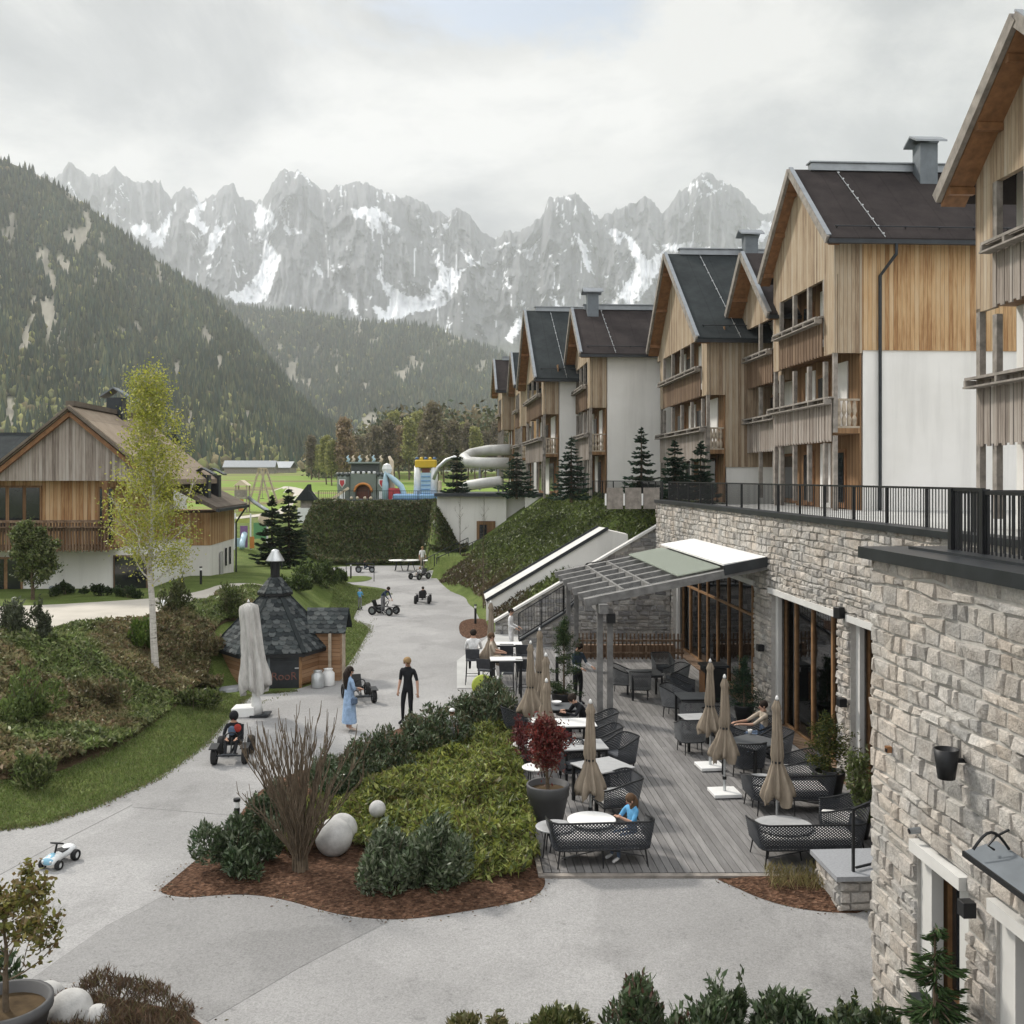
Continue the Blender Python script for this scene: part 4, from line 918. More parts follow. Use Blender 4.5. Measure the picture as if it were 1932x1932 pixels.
hotel('hotel house with blue black roof and full height weathered boarding', xn(10.93, 45.5), 45.5, 12.5, 6.8, 17.7, 11.3, 13.26, 9.0, AX, floors=(0, 2.4, 5.2), wood_from=1.6, roof='roof_slate', clad='wood_grey', chimneys=((4.3,),), pipe=False, bays=4, xg=0.6, xb=1.5)
hotel('hotel house with brown roof, tall plain white wall and spruce in front', xn(7.22, 57.0), 57.0, 13.2, 4.2, 16.35, 8.0, 13.1, 8.5, AX, floors=(0, 2.6, 5.4), chimneys=((1.2, 6.2),), pipe=True, gutterx=5.6, xg=0.6, xb=1.6)
hotel('hotel house with nearly black roof and white side wall behind small spruce', 1.40, 63.0, 12.4, 6.5, 17.6, 11.7, 12.8, 6.0, 0.087, floors=(0, 2.6, 5.4), roof='roof_slate', chimneys=((),), pipe=False, xg=0.6, xb=1.6)
hotel('far brown hotel house half hidden behind its neighbour', 0.17, 80.0, 13.46, 3.0, 16.4, 6.0, 13.3, 5.0, 0.087, floors=(0, 2.7, 5.5), wood_from=3.0, roof='roof_slate', chimneys=((),), pipe=False, clips=False)
hotel('farthest hotel house at the end of the row with overhanging boarded storey', -1.34, 86.0, 13.6, 3.0, 16.5, 6.0, 13.6, 5.0, 0.087, floors=(0, 2.7, 5.5), wood_from=2.6, roof='roof_brown', chimneys=((),), pipe=False, clips=False)
# ------------------------------------------------------------------ deck, pergola, beds
def attr_board(key, rough=0.8):
    t = NT(key); a = t.attr(); sp = t.coord((0.7, 0.7, 0.7)); 
    g = t.ramp(t.noise(t.coord((14, 1.2, 14), rot=(0, 0, AX)), 1.5, 5, 0.7), [(0.3, 0.75), (0.7, 1.15)])
    st = t.ramp(t.noise(t.coord(), 0.5, 5, 0.65), [(0.3, 0.82), (0.7, 1.1)])
    t.bump(t.noise(t.coord((20, 2, 20)), 2.0, 4), 0.3, 0.01)
    t.done(key, t.mix(1.0, t.mix(1.0, a, g, 'MULTIPLY'), st, 'MULTIPLY'), rough, 0, 0.3)
attr_board('deck_wood')
DZ = 0.06
def deck():
    mb = MB(); c = 1.52; w = 0.135; i = 0; rd = random.Random(4)
    while c + w < WC - 0.1:
        s = 16.68
        while s < 38.5:
            L = rd.uniform(3.2, 5.2); e = min(s + L, 38.5)
            if c > 5.25 or s > 0:
                j = rd.uniform(0.78, 1.15); mb.col = (0.215 * j, 0.208 * j, 0.205 * j)
                h = DZ + rd.uniform(-0.002, 0.002)
                mb.prism([CY(c, s), CY(c + w - 0.012, s), CY(c + w - 0.012, e - 0.004), CY(c, e - 0.004)], (0, 0, 0.02), (0, 0, h))
            s = e
        c += w
    struct(mb.obj('wooden_deck', 'deck_wood'))
    struct(MB().prism([CY(1.5, 16.6), CY(WC - 0.05, 16.6), CY(WC - 0.05, 38.5), CY(1.5, 38.5)], (0, 0, 0.016), (0, 0, 0.022)).obj('deck_base', 'dark_room'))
    b = MB(); b.prism([CY(1.42, 16.6), CY(1.50, 16.6), CY(1.50, 30), CY(1.42, 30)], (0, 0, 0), (0, 0, DZ + 0.02)); b.prism([CY(1.42, 16.54), CY(WC - 0.1, 16.54), CY(WC - 0.1, 16.66), CY(1.42, 16.66)], (0, 0, 0), (0, 0, DZ - 0.004))
    struct(b.obj('deck_edge', 'timber'))
deck()
# pale slabs of the bar terrace between deck and plaza
pv = g2([(862, 1248), (930, 1196), (1075, 1203), (1090, 1290), (1000, 1300), (862, 1300)]); struct(sheet('bar_terrace', pv, 'concrete', 0.03))

def pergola():
    t = thing('pergola', 'grey weathered timber pergola leaning on the stone wall above the deck', 'pergola', CY(4.06, 27.3)); o = t.location.copy()
    q = lambda c, s, z: CY(c, s, z) - o
    zr = lambda c: 3.10 + (c - 4.0) * 0.205
    for s in (27.3, 34.6):
        for c in (3.98, 4.25): MB().bar(q(c, s, 0.03), q(c, s, zr(c) - 0.17), 0.15, 0.17, up=(0, 1, 0)).obj('post', 'timber_grey', t)
    MB().bar(q(4.0, 26.7, zr(4.0) - 0.05), q(4.0, 35.2, zr(4.0) - 0.05), 0.24, 0.24).obj('edge_beam', 'timber_grey', t)
    for i, s in enumerate(np.linspace(27.15, 34.8, 7)):
        MB().bar(q(3.55, s, zr(3.55) + 0.17), q(8.35, s, zr(8.35) + 0.17), 0.32 if i in (0, 6) else 0.26, 0.2).obj('beam', 'timber_grey', t)
    MB().prism([q(3.9, 27.3, zr(3.9) + 0.14), q(6.0, 27.3, zr(6.0) + 0.14), q(6.0, 34.8, zr(6.0) + 0.14), q(3.9, 34.8, zr(3.9) + 0.14)], (0, 0, 0), (0, 0, 0.02)).obj('glass_roof', 'smoked_glass', t)
    for c_ in (4.6, 5.3): MB().bar(q(c_, 27.3, zr(c_) + 0.22), q(c_, 34.8, zr(c_) + 0.22), 0.08, 0.14).obj('batten', 'timber_grey', t)
    g = MB().prism([q(6.05, 27.3, zr(6.05) + 0.33), q(7.19, 27.3, zr(7.19) + 0.33), q(7.19, 34.8, zr(7.19) + 0.33), q(6.05, 34.8, zr(6.05) + 0.33)], (0, 0, 0), (0, 0, 0.03)); g.obj('glass_roof', 'roof_glass', t)
    a = MB().prism([q(7.2, 27.0, zr(7.2) + 0.40), q(8.33, 27.0, zr(8.33) + 0.36), q(8.33, 35.1, zr(8.33) + 0.36), q(7.2, 35.1, zr(7.2) + 0.40)], (0, 0, 0), (0, 0, 0.05)); a.obj('awning', 'white_paint', t)
    MB().bar(q(7.2, 26.97, zr(7.2) + 0.28), q(8.36, 26.97, zr(8.36) + 0.28), 0.05, 0.26).obj('fascia', 'metal_dark', t)
    MB().box(q(4.25, 27.15, 2.75), (0.22, 0.2, 0.24), AX).obj('speaker', 'metal_black', t)
pergola()
def picket():
    t = thing('picket_fence', 'dark low picket fence closing the far end of the deck', 'fence', CY(4.4, 36.2)); o = t.location.copy()
    f = MB()
    for c in np.arange(4.4, 8.2, 0.14): f.bar(CY(c, 36.2, 0.05) - o, CY(c, 36.2, 0.95 + 0.04 * ((c * 7) % 1)) - o, 0.055, 0.03, up=(0, 1, 0))
    for z in (0.28, 0.72): f.bar(CY(4.35, 36.17, z) - o, CY(8.25, 36.17, z) - o, 0.05, 0.07)
    f.obj('pickets', 'wood_dark', t)
    MB().bx(0.2, 3.6, 0.35, 0.6, 0.0, 0.5).obj('planter_box', 'wood_dark', t)
picket()
def inner_stairs():
    """stone stair flank rising behind the pergola with its bar railing"""
    t = thing('stone_stair_wall', 'grey stone stair flank with dark coping and railing behind the pergola', 'wall', CY(3.0, 38.8)); o = t.location.copy()
    pts = [(2.6, 0.25), (4.3, 1.3), (5.2, 2.15), (6.6, 2.35), (WC - 0.06, 2.35)]
    def zt(s): return float(np.interp(s, [p[0] for p in pts], [p[1] for p in pts]))
    fn = lambda s, z, q: CY(s, 38.9 - q, z) - o
    stonewall(fn, 2.6, WC - 0.06, 0, zt, [], (0.13, 0.22), (0.22, 0.5), STONES_GREY, 44).obj('wall', 'stone', t)
    MB().prism([fn(2.6, 0, 0)] + [fn(WC - .06, 0, 0)] + [fn(s, z, 0) for s, z in pts[::-1]], (0, 0, -0.01), (0, 0.3, -0.01)).obj('wall_core', 'mortar', t)
    c = MB()
    for a, b in zip(pts[:-1], pts[1:]): c.bar(fn(a[0], a[1] + 0.03, -0.1), fn(b[0], b[1] + 0.03, -0.1), 0.4, 0.07)
    c.obj('coping', 'metal_dark', t)
    railing(t, [fn(s, z + 0.06, -0.1) for s, z in pts], 1.0, 1.1, 0.12, 'metal_black')
inner_stairs()

# planted beds on the gravel: bark mulch slightly mounded
BED = g2([(295, 1686), (318, 1668), (345, 1645), (378, 1618), (425, 1575), (452, 1540), (480, 1500), (530, 1468), (620, 1440), (690, 1402), (760, 1372), (850, 1345), (895, 1318), (955, 1302), (966, 1370), (1026, 1652), (1030, 1672), (1012, 1694), (960, 1708), (890, 1720), (800, 1734), (735, 1738), (660, 1732), (600, 1718), (540, 1700), (480, 1690), (420, 1690), (350, 1697)])
def mound(poly, h, w): 
    pl = list(poly) + [poly[0]]
    return lambda x, y: h * sstep(0, w, pldist(pl, x, y)) 
BED = [tuple(p) for p in smooth_loop(BED, 2)]
struct(sheet('mulch_bed', BED, 'mulch', 0.02, False, 0.35, mound(BED, 0.10, 0.7)))
BED2 = [tuple(p) for p in smooth_loop(g2([(1335, 1653), (1640, 1649), (1650, 1726), (1560, 1724), (1490, 1714), (1430, 1696), (1385, 1675)]), 2)]
struct(sheet('corner_mulch_bed', BED2, 'mulch', 0.02, False, 0.35, mound(BED2, 0.08, 0.4)))
BED3 = [tuple(p) for p in smooth_loop([(-12, 12.6), (-7.0, 13.2), (-5.75, 13.05), (-5.1, 12.75), (-4.5, 12.6), (-4.05, 12.45), (-3.6, 12.1), (-3.4, 11.5), (-3.6, 9), (-12, 9)], 2)]
struct(sheet('near_mulch_bed', BED3, 'mulch', 0.02, False, 0.35, mound(BED3, 0.08, 0.5)))
BED4 = [tuple(p) for p in smooth_loop([(-0.9, 11.6), (0.5, 11.85), (2.5, 11.85), (5.0, 11.6), (5.2, 8), (-1.5, 8)], 2)]
struct(sheet('front_mulch_bed', BED4, 'mulch', 0.02, False, 0.35, mound(BED4, 0.08, 0.5)))
BED5 = [tuple(p) for p in smooth_loop(g2([(864, 1178), (880, 1168), (925, 1168), (925, 1205), (870, 1207)]), 2)]
struct(sheet('bollard_bed', BED5, 'mulch', 0.02, False, 0.35, mound(BED5, 0.06, 0.3)))
ISL = [tuple(p) for p in smooth_loop(g2([(640, 1094), (650, 1088), (690, 1087), (706, 1091), (690, 1098), (650, 1100)]), 2)]
struct(sheet('lawn_island', ISL, 'grass', 0.03))
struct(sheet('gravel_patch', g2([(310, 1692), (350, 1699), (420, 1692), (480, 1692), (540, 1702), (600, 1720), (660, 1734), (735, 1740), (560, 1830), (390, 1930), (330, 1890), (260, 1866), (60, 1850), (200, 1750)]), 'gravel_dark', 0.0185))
# shrub soil on the left slope
SLOPE = [G(-250, 1490, 0.2).xy.to_tuple(), G(0, 1478, 0.2).xy.to_tuple(), G(120, 1450, 0.2).xy.to_tuple(), G(230, 1400, 0.25).xy.to_tuple(), G(310, 1345, 0.25).xy.to_tuple(), G(370, 1300, .3).xy.to_tuple(), G(405, 1268, .3).xy.to_tuple(), (-9.6, 31.6), (-9.75, 33.2), (-9.0, 35.2), (-8.6, 38), (-9.5, 41), (-11, 40.5), G(330, 1166, 1.8).xy.to_tuple(), G(250, 1188, 1.8).xy.to_tuple(), G(120, 1205, 1.8).xy.to_tuple(), G(-250, 1200, 1.8).xy.to_tuple()]
struct(sheet('planted_slope', [tuple(p) for p in smooth_loop(SLOPE, 2)], 'soil', 0.03, True))
# far path to the playground
fp = [(-29, 92), (-27.5, 92), (-22, 118), (-30, 150), (-44, 190), (-46, 188), (-33, 150), (-24.5, 119)]
struct(sheet('playground_path', [tuple(p) for p in smooth_loop(fp, 2)], 'pale_path', 0.06, True, 2.0))
# sawn joints in the gravel asphalt
jl = MB()
for a, b in (((505, 1520), (980, 1552)), ((-60, 1690), (320, 1545))): pass
def joint(pts):
    q = [G(u, v) for u, v in pts]
    m = MB()
    for a, b in zip(q[:-1], q[1:]): m.bar(a + Vector((0, 0, 0.016)), b + Vector((0, 0, 0.016)), 0.022, 0.004)
    return m
plain('joint_dark', (0.20, 0.197, 0.195), 0.95, 0, 0.25, 4)
for k, pts in enumerate(([(250, 1524), (440, 1540)], [(310, 1692), (200, 1750), (60, 1850)], [(735, 1738), (560, 1830), (390, 1930)], [(0, 1652), (110, 1592), (250, 1520)])):
    struct(joint(pts).obj('ground_joint', 'joint_dark'))

# ------------------------------------------------------------------ chalet on the left
def chalet():
    t = thing('chalet', 'wooden chalet with broad gable, dark balcony and white ground floor behind birch', 'house', (-14.8, 42, 1.9), 0.07)
    b = MB().bx(-10.5, 0, 0, 9.2, -0.9, 1.68); b.obj('wall', 'plaster', t)
    MB().bx(-10.5, 0.02, -0.03, 0.0, -0.9, -0.35).obj('plinth', 'concrete', t)
    MB().bx(-8.8, -1.4, 0.0, 9.0, 1.683, 4.5).obj('upper_wall', 'wood_honey', t)
    ax, az, ez, hw = -2.93, 7.25, 4.72, 3.05
    # gable boarding hung forward of the wall
    MB().prism([(ax - hw + 0.25, -0.75, 4.45), (ax + hw - 0.25, -0.75, 4.45), (ax + hw - 0.35, -0.75, 5.0), (ax, -0.75, az - 0.2), (ax - hw + 0.35, -0.75, 5.0)], (0, 0, 0), (0, 0.12, 0)).obj('gable_boarding', 'wood_silver', t)
    MB().prism([(ax - hw + 0.25, -0.6, 4.45), (ax + hw - 0.25, -0.6, 4.45), (ax + hw - 0.25, 9, 4.45), (ax - hw + 0.25, 9, 4.45)], (0, 0, 0), (0, 0, 0.04)).obj('gable_floor', 'wood_brown', t)
    r = MB(); e2 = hw + 0.55; z2 = az - (az - ez) / hw * e2
    r.prism([(ax, -1.0, az), (ax + e2, -1.0, z2), (ax + e2, 9.6, z2), (ax, 9.6, az)], (0, 0, 0.02), (0, 0, 0.24)); r.prism([(ax, -1.0, az), (ax - e2, -1.0, z2), (ax - e2, 9.6, z2), (ax, 9.6, az)], (0, 0, 0.02), (0, 0, 0.24)); ro = r.obj('roof', 'roof_shingle', t)
    v = MB()
    for sgn in (1, -1): v.bar((ax, -1.04, az + 0.12), (ax + sgn * e2, -1.04, z2 + 0.12), 0.09, 0.30, up=(0, 1, 0))
    v.obj('verge', 'roof_old', ro)
    s = MB()
    for sgn in (1, -1): s.bar((ax, -0.9, az - 0.12), (ax + sgn * e2 * 0.98, -0.9, z2 - 0.10), 0.16, 0.2, up=(0, 1, 0)); s.bar((ax + sgn * 0.02, -0.5, az - 0.05), (ax + sgn * e2, -0.5, z2 - 0.05), 0.9, 0.07, up=(0, 1, 0)) if False else None
    s.obj('soffit', 'wood_orange', ro)
    MB().bx(ax - 0.17, ax + 0.17, -0.9, 9.5, az + 0.2, az + 0.40).obj('ridge_cap', 'roof_old', ro)
    ch = MB().bx(-3.25, -2.55, 4.6, 5.3, az - 0.3, az + 0.95).obj('chimney', 'metal_dark', ro)
    k = MB(); k.prism([(-3.5, 4.4, az + 0.95), (-2.9, 4.4, az + 1.35), (-2.9, 5.5, az + 1.35), (-3.5, 5.5, az + 0.95)], (0, 0, 0), (0, 0, 0.07)); k.prism([(-2.3, 4.4, az + 0.95), (-2.9, 4.4, az + 1.35), (-2.9, 5.5, az + 1.35), (-2.3, 5.5, az + 0.95)], (0, 0, 0), (0, 0, 0.07)); k.obj('chimney_cap', 'chimney_grey', ch)
    # balcony
    ba = MB().bx(-8.9, -1.25, -1.15, -0.002, 1.70, 1.86).obj('balcony', 'wood_brown', t)
    f = MB(); n = 62
    for i in range(n):
        x = -8.9 + (i + 0.5) * 7.6 / n; f.bx(x - 0.036, x + 0.036, -1.20, -1.16, 1.66 - 0.03 * (i % 2), 2.78)
    f.obj('balcony_boards', 'wood_dark', ba)
    q = MB(); q.bx(-8.95, -1.2, -1.25, -1.10, 2.82, 2.89); q.bx(-8.95, -1.2, -1.45, -1.38, 2.80, 2.87); q.bx(-8.95, -1.2, -1.42, -1.26, 2.60, 2.64); q.bx(-8.95, -1.2, -1.157, -1.11, 2.45, 2.60); q.obj('flower_rail', 'wood_dark', ba)
    for x in (-1.5, -8.6): MB().bx(x - 0.09, x + 0.09, -1.13, -0.95, 1.87, 4.44).obj('post', 'wood_brown', t)
    # openings
    def win(x0, x1, z0, z1, cols, fm='wood_frame', y=0.0):
        w = MB(); w.bx(x0, x1, y - 0.07, y - 0.003, z0, z1); 
        wo = w.obj('window', fm, t); g = MB(); d = (x1 - x0) / cols
        for i in range(cols): g.bx(x0 + i * d + 0.07, x0 + (i + 1) * d - 0.07, y - 0.085, y - 0.072, z0 + 0.08, z1 - 0.08)
        g.obj('pane', 'window_dark', wo)
    win(-6.35, -4.35, 2.3, 4.25, 3, 'wood_brown'); win(-2.1, -1.45, 1.95, 4.2, 1, 'wood_brown')
    win(-6.4, -5.1, -0.25, 1.35, 2); win(-1.5, -0.12, -0.25, 1.4, 1, 'wood_dark')
    MB().bx(-4.35, -3.95, -0.02, -0.004, -0.1, 0.1).lathe([(0.10, 0), (0.10, 0.02)], 12, (0, 0, 0)) if False else None
    v2 = MB(); v2.tube([(-3.95, -0.03, 0.05), (-3.95, 0.0, 0.05)], 0.13, 12); v2.obj('vent', 'metal_grey', t)
    # lower rear wing with its roof falling to the right
    wg = MB().bx(-6.0, 0.92, 6.6, 12.2, -1.2, 1.35).obj('wing_wall', 'plaster', t)
    MB().bx(-6.0, 0.94, 6.58, 12.22, 1.353, 2.9).obj('wing_cladding', 'wood_honey', t)
    MB().bx(-6.0, 0.95, 6.57, 12.23, -1.2, -0.55).obj('plinth', 'concrete', t)
    wr = MB().prism([(1.5, 5.4, 3.0), (1.5, 12.8, 3.0), (-3.5, 12.8, 5.6), (-3.5, 5.4, 5.6)], (0, 0, 0), (0, 0, 0.2)).obj('wing_roof', 'roof_old', t)
    MB().bar((1.55, 5.3, 3.05), (1.55, 12.9, 3.05), 0.14, 0.14).obj('gutter', 'metal_dark', wr)
    for y in (7.3, 9.6):
        c = MB().bx(0.15, 0.75, y - 0.3, y + 0.3, 3.3, 4.7).obj('chimney', 'metal_dark', wr)
        k = MB(); k.prism([(-0.1, y - 0.45, 4.7), (0.45, y - 0.45, 5.0), (0.45, y + 0.45, 5.0), (-0.1, y + 0.45, 4.7)], (0, 0, 0), (0, 0, 0.06)); k.prism([(1.0, y - 0.45, 4.7), (0.45, y - 0.45, 5.0), (0.45, y + 0.45, 5.0), (1.0, y + 0.45, 4.7)], (0, 0, 0), (0, 0, 0.06)); k.obj('chimney_cap', 'metal_dark', c)
    MB().tube([(1.5, 12.6, 3.0), (1.2, 12.35, 2.5), (1.02, 12.3, 2.2), (1.02, 12.3, -1.0)], 0.05, 6).obj('downpipe', 'metal_dark', t)
    for y in (9.9, 10.9): MB().bx(0.95, 1.0, y, y + .2, 0.1, 1.0).obj('slit_window', 'window_dark', t)
    MB().bx(0.97, 1.05, 8.6, 9.0, -1.1, 0.9).obj('post_panel', 'concrete', t)
chalet()
def back_house():
    t = thing('dark_roofed_house', 'house behind the chalet showing only its black roof with skylight', 'house', (-27, 54, 1.9))
    MB().bx(-6, 7, 0.6, 9, -0.5, 4.2).obj('wall', 'plaster', t)
    r = MB(); r.prism([(-7, 0, 4.2), (7.6, 0, 4.2), (7.6, 5, 6.9), (-7, 5, 6.9)], (0, 0, 0), (0, 0, 0.2)); r.prism([(-7, 10, 4.2), (7.6, 10, 4.2), (7.6, 5, 6.9), (-7, 5, 6.9)], (0, 0, 0), (0, 0, 0.2)); ro = r.obj('roof', 'roof_slate', t)
    MB().prism([(1.2, 1.0, 4.98), (2.1, 1.0, 4.98), (2.1, 2.0, 5.52), (1.2, 2.0, 5.52)], (0, 0, 0), (0, 0, 0.09)).obj('skylight', 'metal_pale', ro)
    MB().bx(-7, 7.6, 4.85, 5.15, 7.02, 7.16).obj('ridge_cap', 'metal_dark', ro)
back_house()

# ------------------------------------------------------------------ barbecue hut
attrmat('shingle', rough=0.9, var=0.2, scale=20, bump=0.3, bscale=60, spec=0.2)
SHC = [(0.065, 0.076, 0.078), (0.085, 0.094, 0.095), (0.035, 0.042, 0.045), (0.10, 0.108, 0.108), (0.055, 0.062, 0.064), (0.026, 0.031, 0.034)]
def shingle_face(mb, a0, a1, b0, b1, rows, w, rd):
    """tabs over the trapezoid a0-a1 (eave) to b0-b1 (top)"""
    a0, a1, b0, b1 = map(Vector, (a0, a1, b0, b1)); n = (a1 - a0).cross(b0 - a0).normalized()
    if n.z < 0: n = -n
    mb.col = (0.03, 0.038, 0.042); mb.add([a0 - n * 0.01, a1 - n * 0.01, b1 - n * 0.01, b0 - n * 0.01], [[0, 1, 2, 3]])
    for r in range(rows):
        f0, f1 = r / rows, min(1, (r + 1.35) / rows); p0, p1 = a0.lerp(b0, f0), a1.lerp(b1, f0); q0, q1 = a0.lerp(b0, f1), a1.lerp(b1, f1)
        L = (p1 - p0).length; k = max(1, round(L / w)); off = 0.5 * (r % 2)
        for i in range(-1, k + 1):
            s0, s1 = (i + off) / k, (i + 1 + off) / k
            if s1 <= 0 or s0 >= 1: continue
            e = 0.22 / k; s0c, s1c = max(0, s0), min(1, s1); c = rd.choice(SHC); j = rd.uniform(0.8, 1.2); mb.col = tuple(x * j for x in c)
            lo = n * 0.028; hi = n * 0.004; m0, m1 = max(0, min(1, s0 + e)), max(0, min(1, s1 - e))
            fm = 0.35
            P0 = lambda s: p0.lerp(p1, s); Q0 = lambda s: q0.lerp(q1, s)
            mb.add([P0(m0) + lo, P0(m1) + lo, P0(s1c).lerp(Q0(s1c), fm) + lo, Q0(s1c) + hi, Q0(s0c) + hi, P0(s0c).lerp(Q0(s0c), fm) + lo], [[0, 1, 2, 3, 4, 5]])
def hut():
    ctr = Vector((-7.62, 32.95, 0)); t = thing('barbecue_hut', 'hexagonal wooden barbecue hut with scaly dark shingle roof and chimney', 'hut', ctr)
    rd = random.Random(8); a0 = R(-90 - 30 + 9); Rr, Rw, ze, zt_, rt = 1.98, 1.72, 1.08, 2.72, 0.42
    pt = lambda r, k, z: (r * math.cos(a0 + k * math.pi / 3), r * math.sin(a0 + k * math.pi / 3), z)
    mb = MB()
    for k in range(6): shingle_face(mb, pt(Rr, k, ze), pt(Rr, k + 1, ze), pt(rt, k, zt_), pt(rt, k + 1, zt_), 14, 0.22, rd)
    ro = mb.obj('roof', 'shingle', t, fix=False)
    h = MB()
    for k in range(6): h.bar(Vector(pt(Rr, k, ze + 0.03)), Vector(pt(rt, k, zt_ + 0.03)), 0.14, 0.03)
    h.obj('hip_cap', 'roof_slate', ro)
    ev = MB()
    for k in range(6): ev.bar(Vector(pt(Rr - 0.02, k, ze - 0.05)), Vector(pt(Rr - 0.02, k + 1, ze - 0.05)), 0.04, 0.10)
    ev.obj('eave_board', 'metal_black', ro)
    mb = MB()
    for k in range(6): shingle_face(mb, pt(0.56, k, zt_ + 0.07), pt(0.56, k + 1, zt_ + 0.07), pt(0.17, k, 3.28), pt(0.17, k + 1, 3.28), 5, 0.2, rd)
    mb.obj('roof_cap', 'shingle', ro, fix=False)
    ring = MB()
    for k in range(6): ring.bar(Vector(pt(0.54, k, zt_ + 0.035)), Vector(pt(0.54, k + 1, zt_ + 0.035)), 0.05, 0.08)
    ring.obj('cap_rim', 'metal_black', ro)
    ch = MB(); ch.tube([(0, 0, 3.2), (0, 0, 3.78)], 0.15, 14)
    for k in range(3): a = k * 2.1; ch.bar((0.2 * math.cos(a), 0.2 * math.sin(a), 3.55), (0.2 * math.cos(a), 0.2 * math.sin(a), 3.95), 0.03)
    co = ch.obj('chimney', 'metal_black', ro)
    MB().lathe([(0.30, 3.80), (0.29, 3.83), (0.13, 4.10), (0.12, 4.14), (0.02, 4.18)], 18).obj('chimney_hood', 'metal_pale', co, True)
    # walls: lying boards, the door face dark and open
    for k in range(6):
        A, B = Vector(pt(Rw, k, 0)), Vector(pt(Rw, k + 1, 0)); d = (B - A).normalized(); n = Vector((d.y, -d.x, 0))
        if k == 0:
            MB().prism([A + d * 0.02, A + d * 0.78, A + d * 0.78 + Vector((0, 0, 1.15)), A + d * 0.02 + Vector((0, 0, 1.15))], -n * 0.5, -n * 0.46).obj('door_recess', 'dark_room', t)
            dd = MB().prism([A + d * 0.80, B - d * 0.03, B - d * 0.03 + Vector((0, 0, 1.12)), A + d * 0.80 + Vector((0, 0, 1.12))], (0, 0, 0.06), n * 0.05 + Vector((0, 0, 0.0))).obj('door', 'metal_dark', t)
            MB().prism([A + d * 0.40, A + d * 0.72, A + d * 0.72 + Vector((0, 0, 1.05)), A + d * 0.40 + Vector((0, 0, 1.05))], -n * 0.35 + Vector((0, 0, 0.08)), -n * 0.31).obj('door_leaf', 'metal_black', t)
            MB().bar(A + d * 0.78 + n * 0.03, A + d * 0.78 + n * 0.03 + Vector((0, 0, 1.1)), 0.07).obj('door_post', 'chimney_grey', t)
            MB().bar(B - d * 0.16 + n * 0.09 + Vector((0, 0, 0.62)), B - d * 0.04 + n * 0.09 + Vector((0, 0, 0.62)), 0.03).obj('handle', 'metal_pale', dd)
            cu = bpy.data.curves.new('lettering', 'FONT'); cu.body = 'RooR'; cu.size = 0.34; cu.extrude = 0.004; cu.align_x = 'CENTER'
            tmp = bpy.data.objects.new('tmp', cu); COL.objects.link(tmp); me = bpy.data.meshes.new_from_object(tmp.evaluated_get(bpy.context.evaluated_depsgraph_get())); bpy.data.objects.remove(tmp)
            plain('faded_red', (0.16, 0.075, 0.06), 0.8, 0, 0.5, 9)
            me.transform(Matrix.Rotation(R(90), 4, 'X')); me.transform(Matrix.Rotation(math.atan2(d.y, d.x), 4, 'Z')); me.transform(Matrix.Translation(A.lerp(B, 0.72) + n * 0.057 + Vector((0, 0, 0.26))))
            me.materials.clear(); link('lettering', me, 'faded_red', dd)
        else:
            MB().prism([A, B, B + Vector((0, 0, 1.1)), A + Vector((0, 0, 1.1))], (0, 0, 0.1), -n * 0.08 + Vector((0, 0, 0))).obj('wall_panel', 'log_wood', t)
        MB().bar(Vector(pt(Rw + 0.02, k, 0)), Vector(pt(Rw + 0.02, k, 1.08)), 0.08).obj('corner_post', 'wood_frame', t)
    b = MB(); b.lathe([(Rw + 0.05, 0.0), (Rw + 0.05, 0.12)], 6, (0, 0, 0)); 
    # the lean annex on the right with its own little gable
    an = MB(); rd2 = random.Random(3)
    shingle_face(an, (1.15, -0.55, 1.55), (2.35, -0.55, 1.55), (1.0, 0.15, 2.28), (2.35, 0.15, 2.28), 6, 0.22, rd2); shingle_face(an, (2.35, 0.85, 1.55), (1.0, 0.85, 1.55), (2.35, 0.15, 2.28), (1.0, 0.15, 2.28), 6, 0.22, rd2)
    an.obj('annex_roof', 'shingle', t, fix=False)
    MB().bx(1.0, 2.15, -0.35, 0.7, 0, 1.6).obj('annex_wall', 'log_wood', t)
    for x in (2.28,): MB().bar((x, -0.45, 0), (x, -0.45, 1.55), 0.09).obj('annex_post', 'timber_pale', t)
    MB().bar((1.85, -0.5, 0), (1.85, -0.5, 1.55), 0.09).obj('annex_post', 'timber_pale', t)
    p = MB().lathe([(0.5, 0.0), (0.46, 0.10)], 10, (-1.1, -1.7, 0)); p.obj('stone_step', 'granite', t)
hut()
# ------------------------------------------------------------------ plants
def ell(n, r, hollow=0.5):
    d = rng.normal(size=(n, 3)); d /= np.linalg.norm(d, axis=1, keepdims=True)
    return d * (hollow + (1 - hollow) * rng.uniform(0, 1, (n, 1)) ** 0.6) * np.array(r), d
GREEN_LAUREL = [(0.045, 0.08, 0.035), (0.065, 0.105, 0.045), (0.09, 0.13, 0.06), (0.13, 0.165, 0.10), (0.05, 0.07, 0.03), (0.17, 0.20, 0.13)]
GREEN_SPRUCE = [(0.020, 0.045, 0.025), (0.03, 0.06, 0.032), (0.045, 0.075, 0.035), (0.028, 0.05, 0.04)]
GREEN_YELLOW = [(0.25, 0.29, 0.065), (0.20, 0.245, 0.06), (0.13, 0.175, 0.045), (0.30, 0.32, 0.10), (0.07, 0.09, 0.025)]
GREEN_MIX = [(0.10, 0.14, 0.04), (0.14, 0.18, 0.055), (0.08, 0.10, 0.04), (0.18, 0.195, 0.085)]
BROWNISH = [(0.16, 0.13, 0.065), (0.13, 0.125, 0.055), (0.19, 0.135, 0.08), (0.11, 0.11, 0.05), (0.2, 0.18, 0.095)]
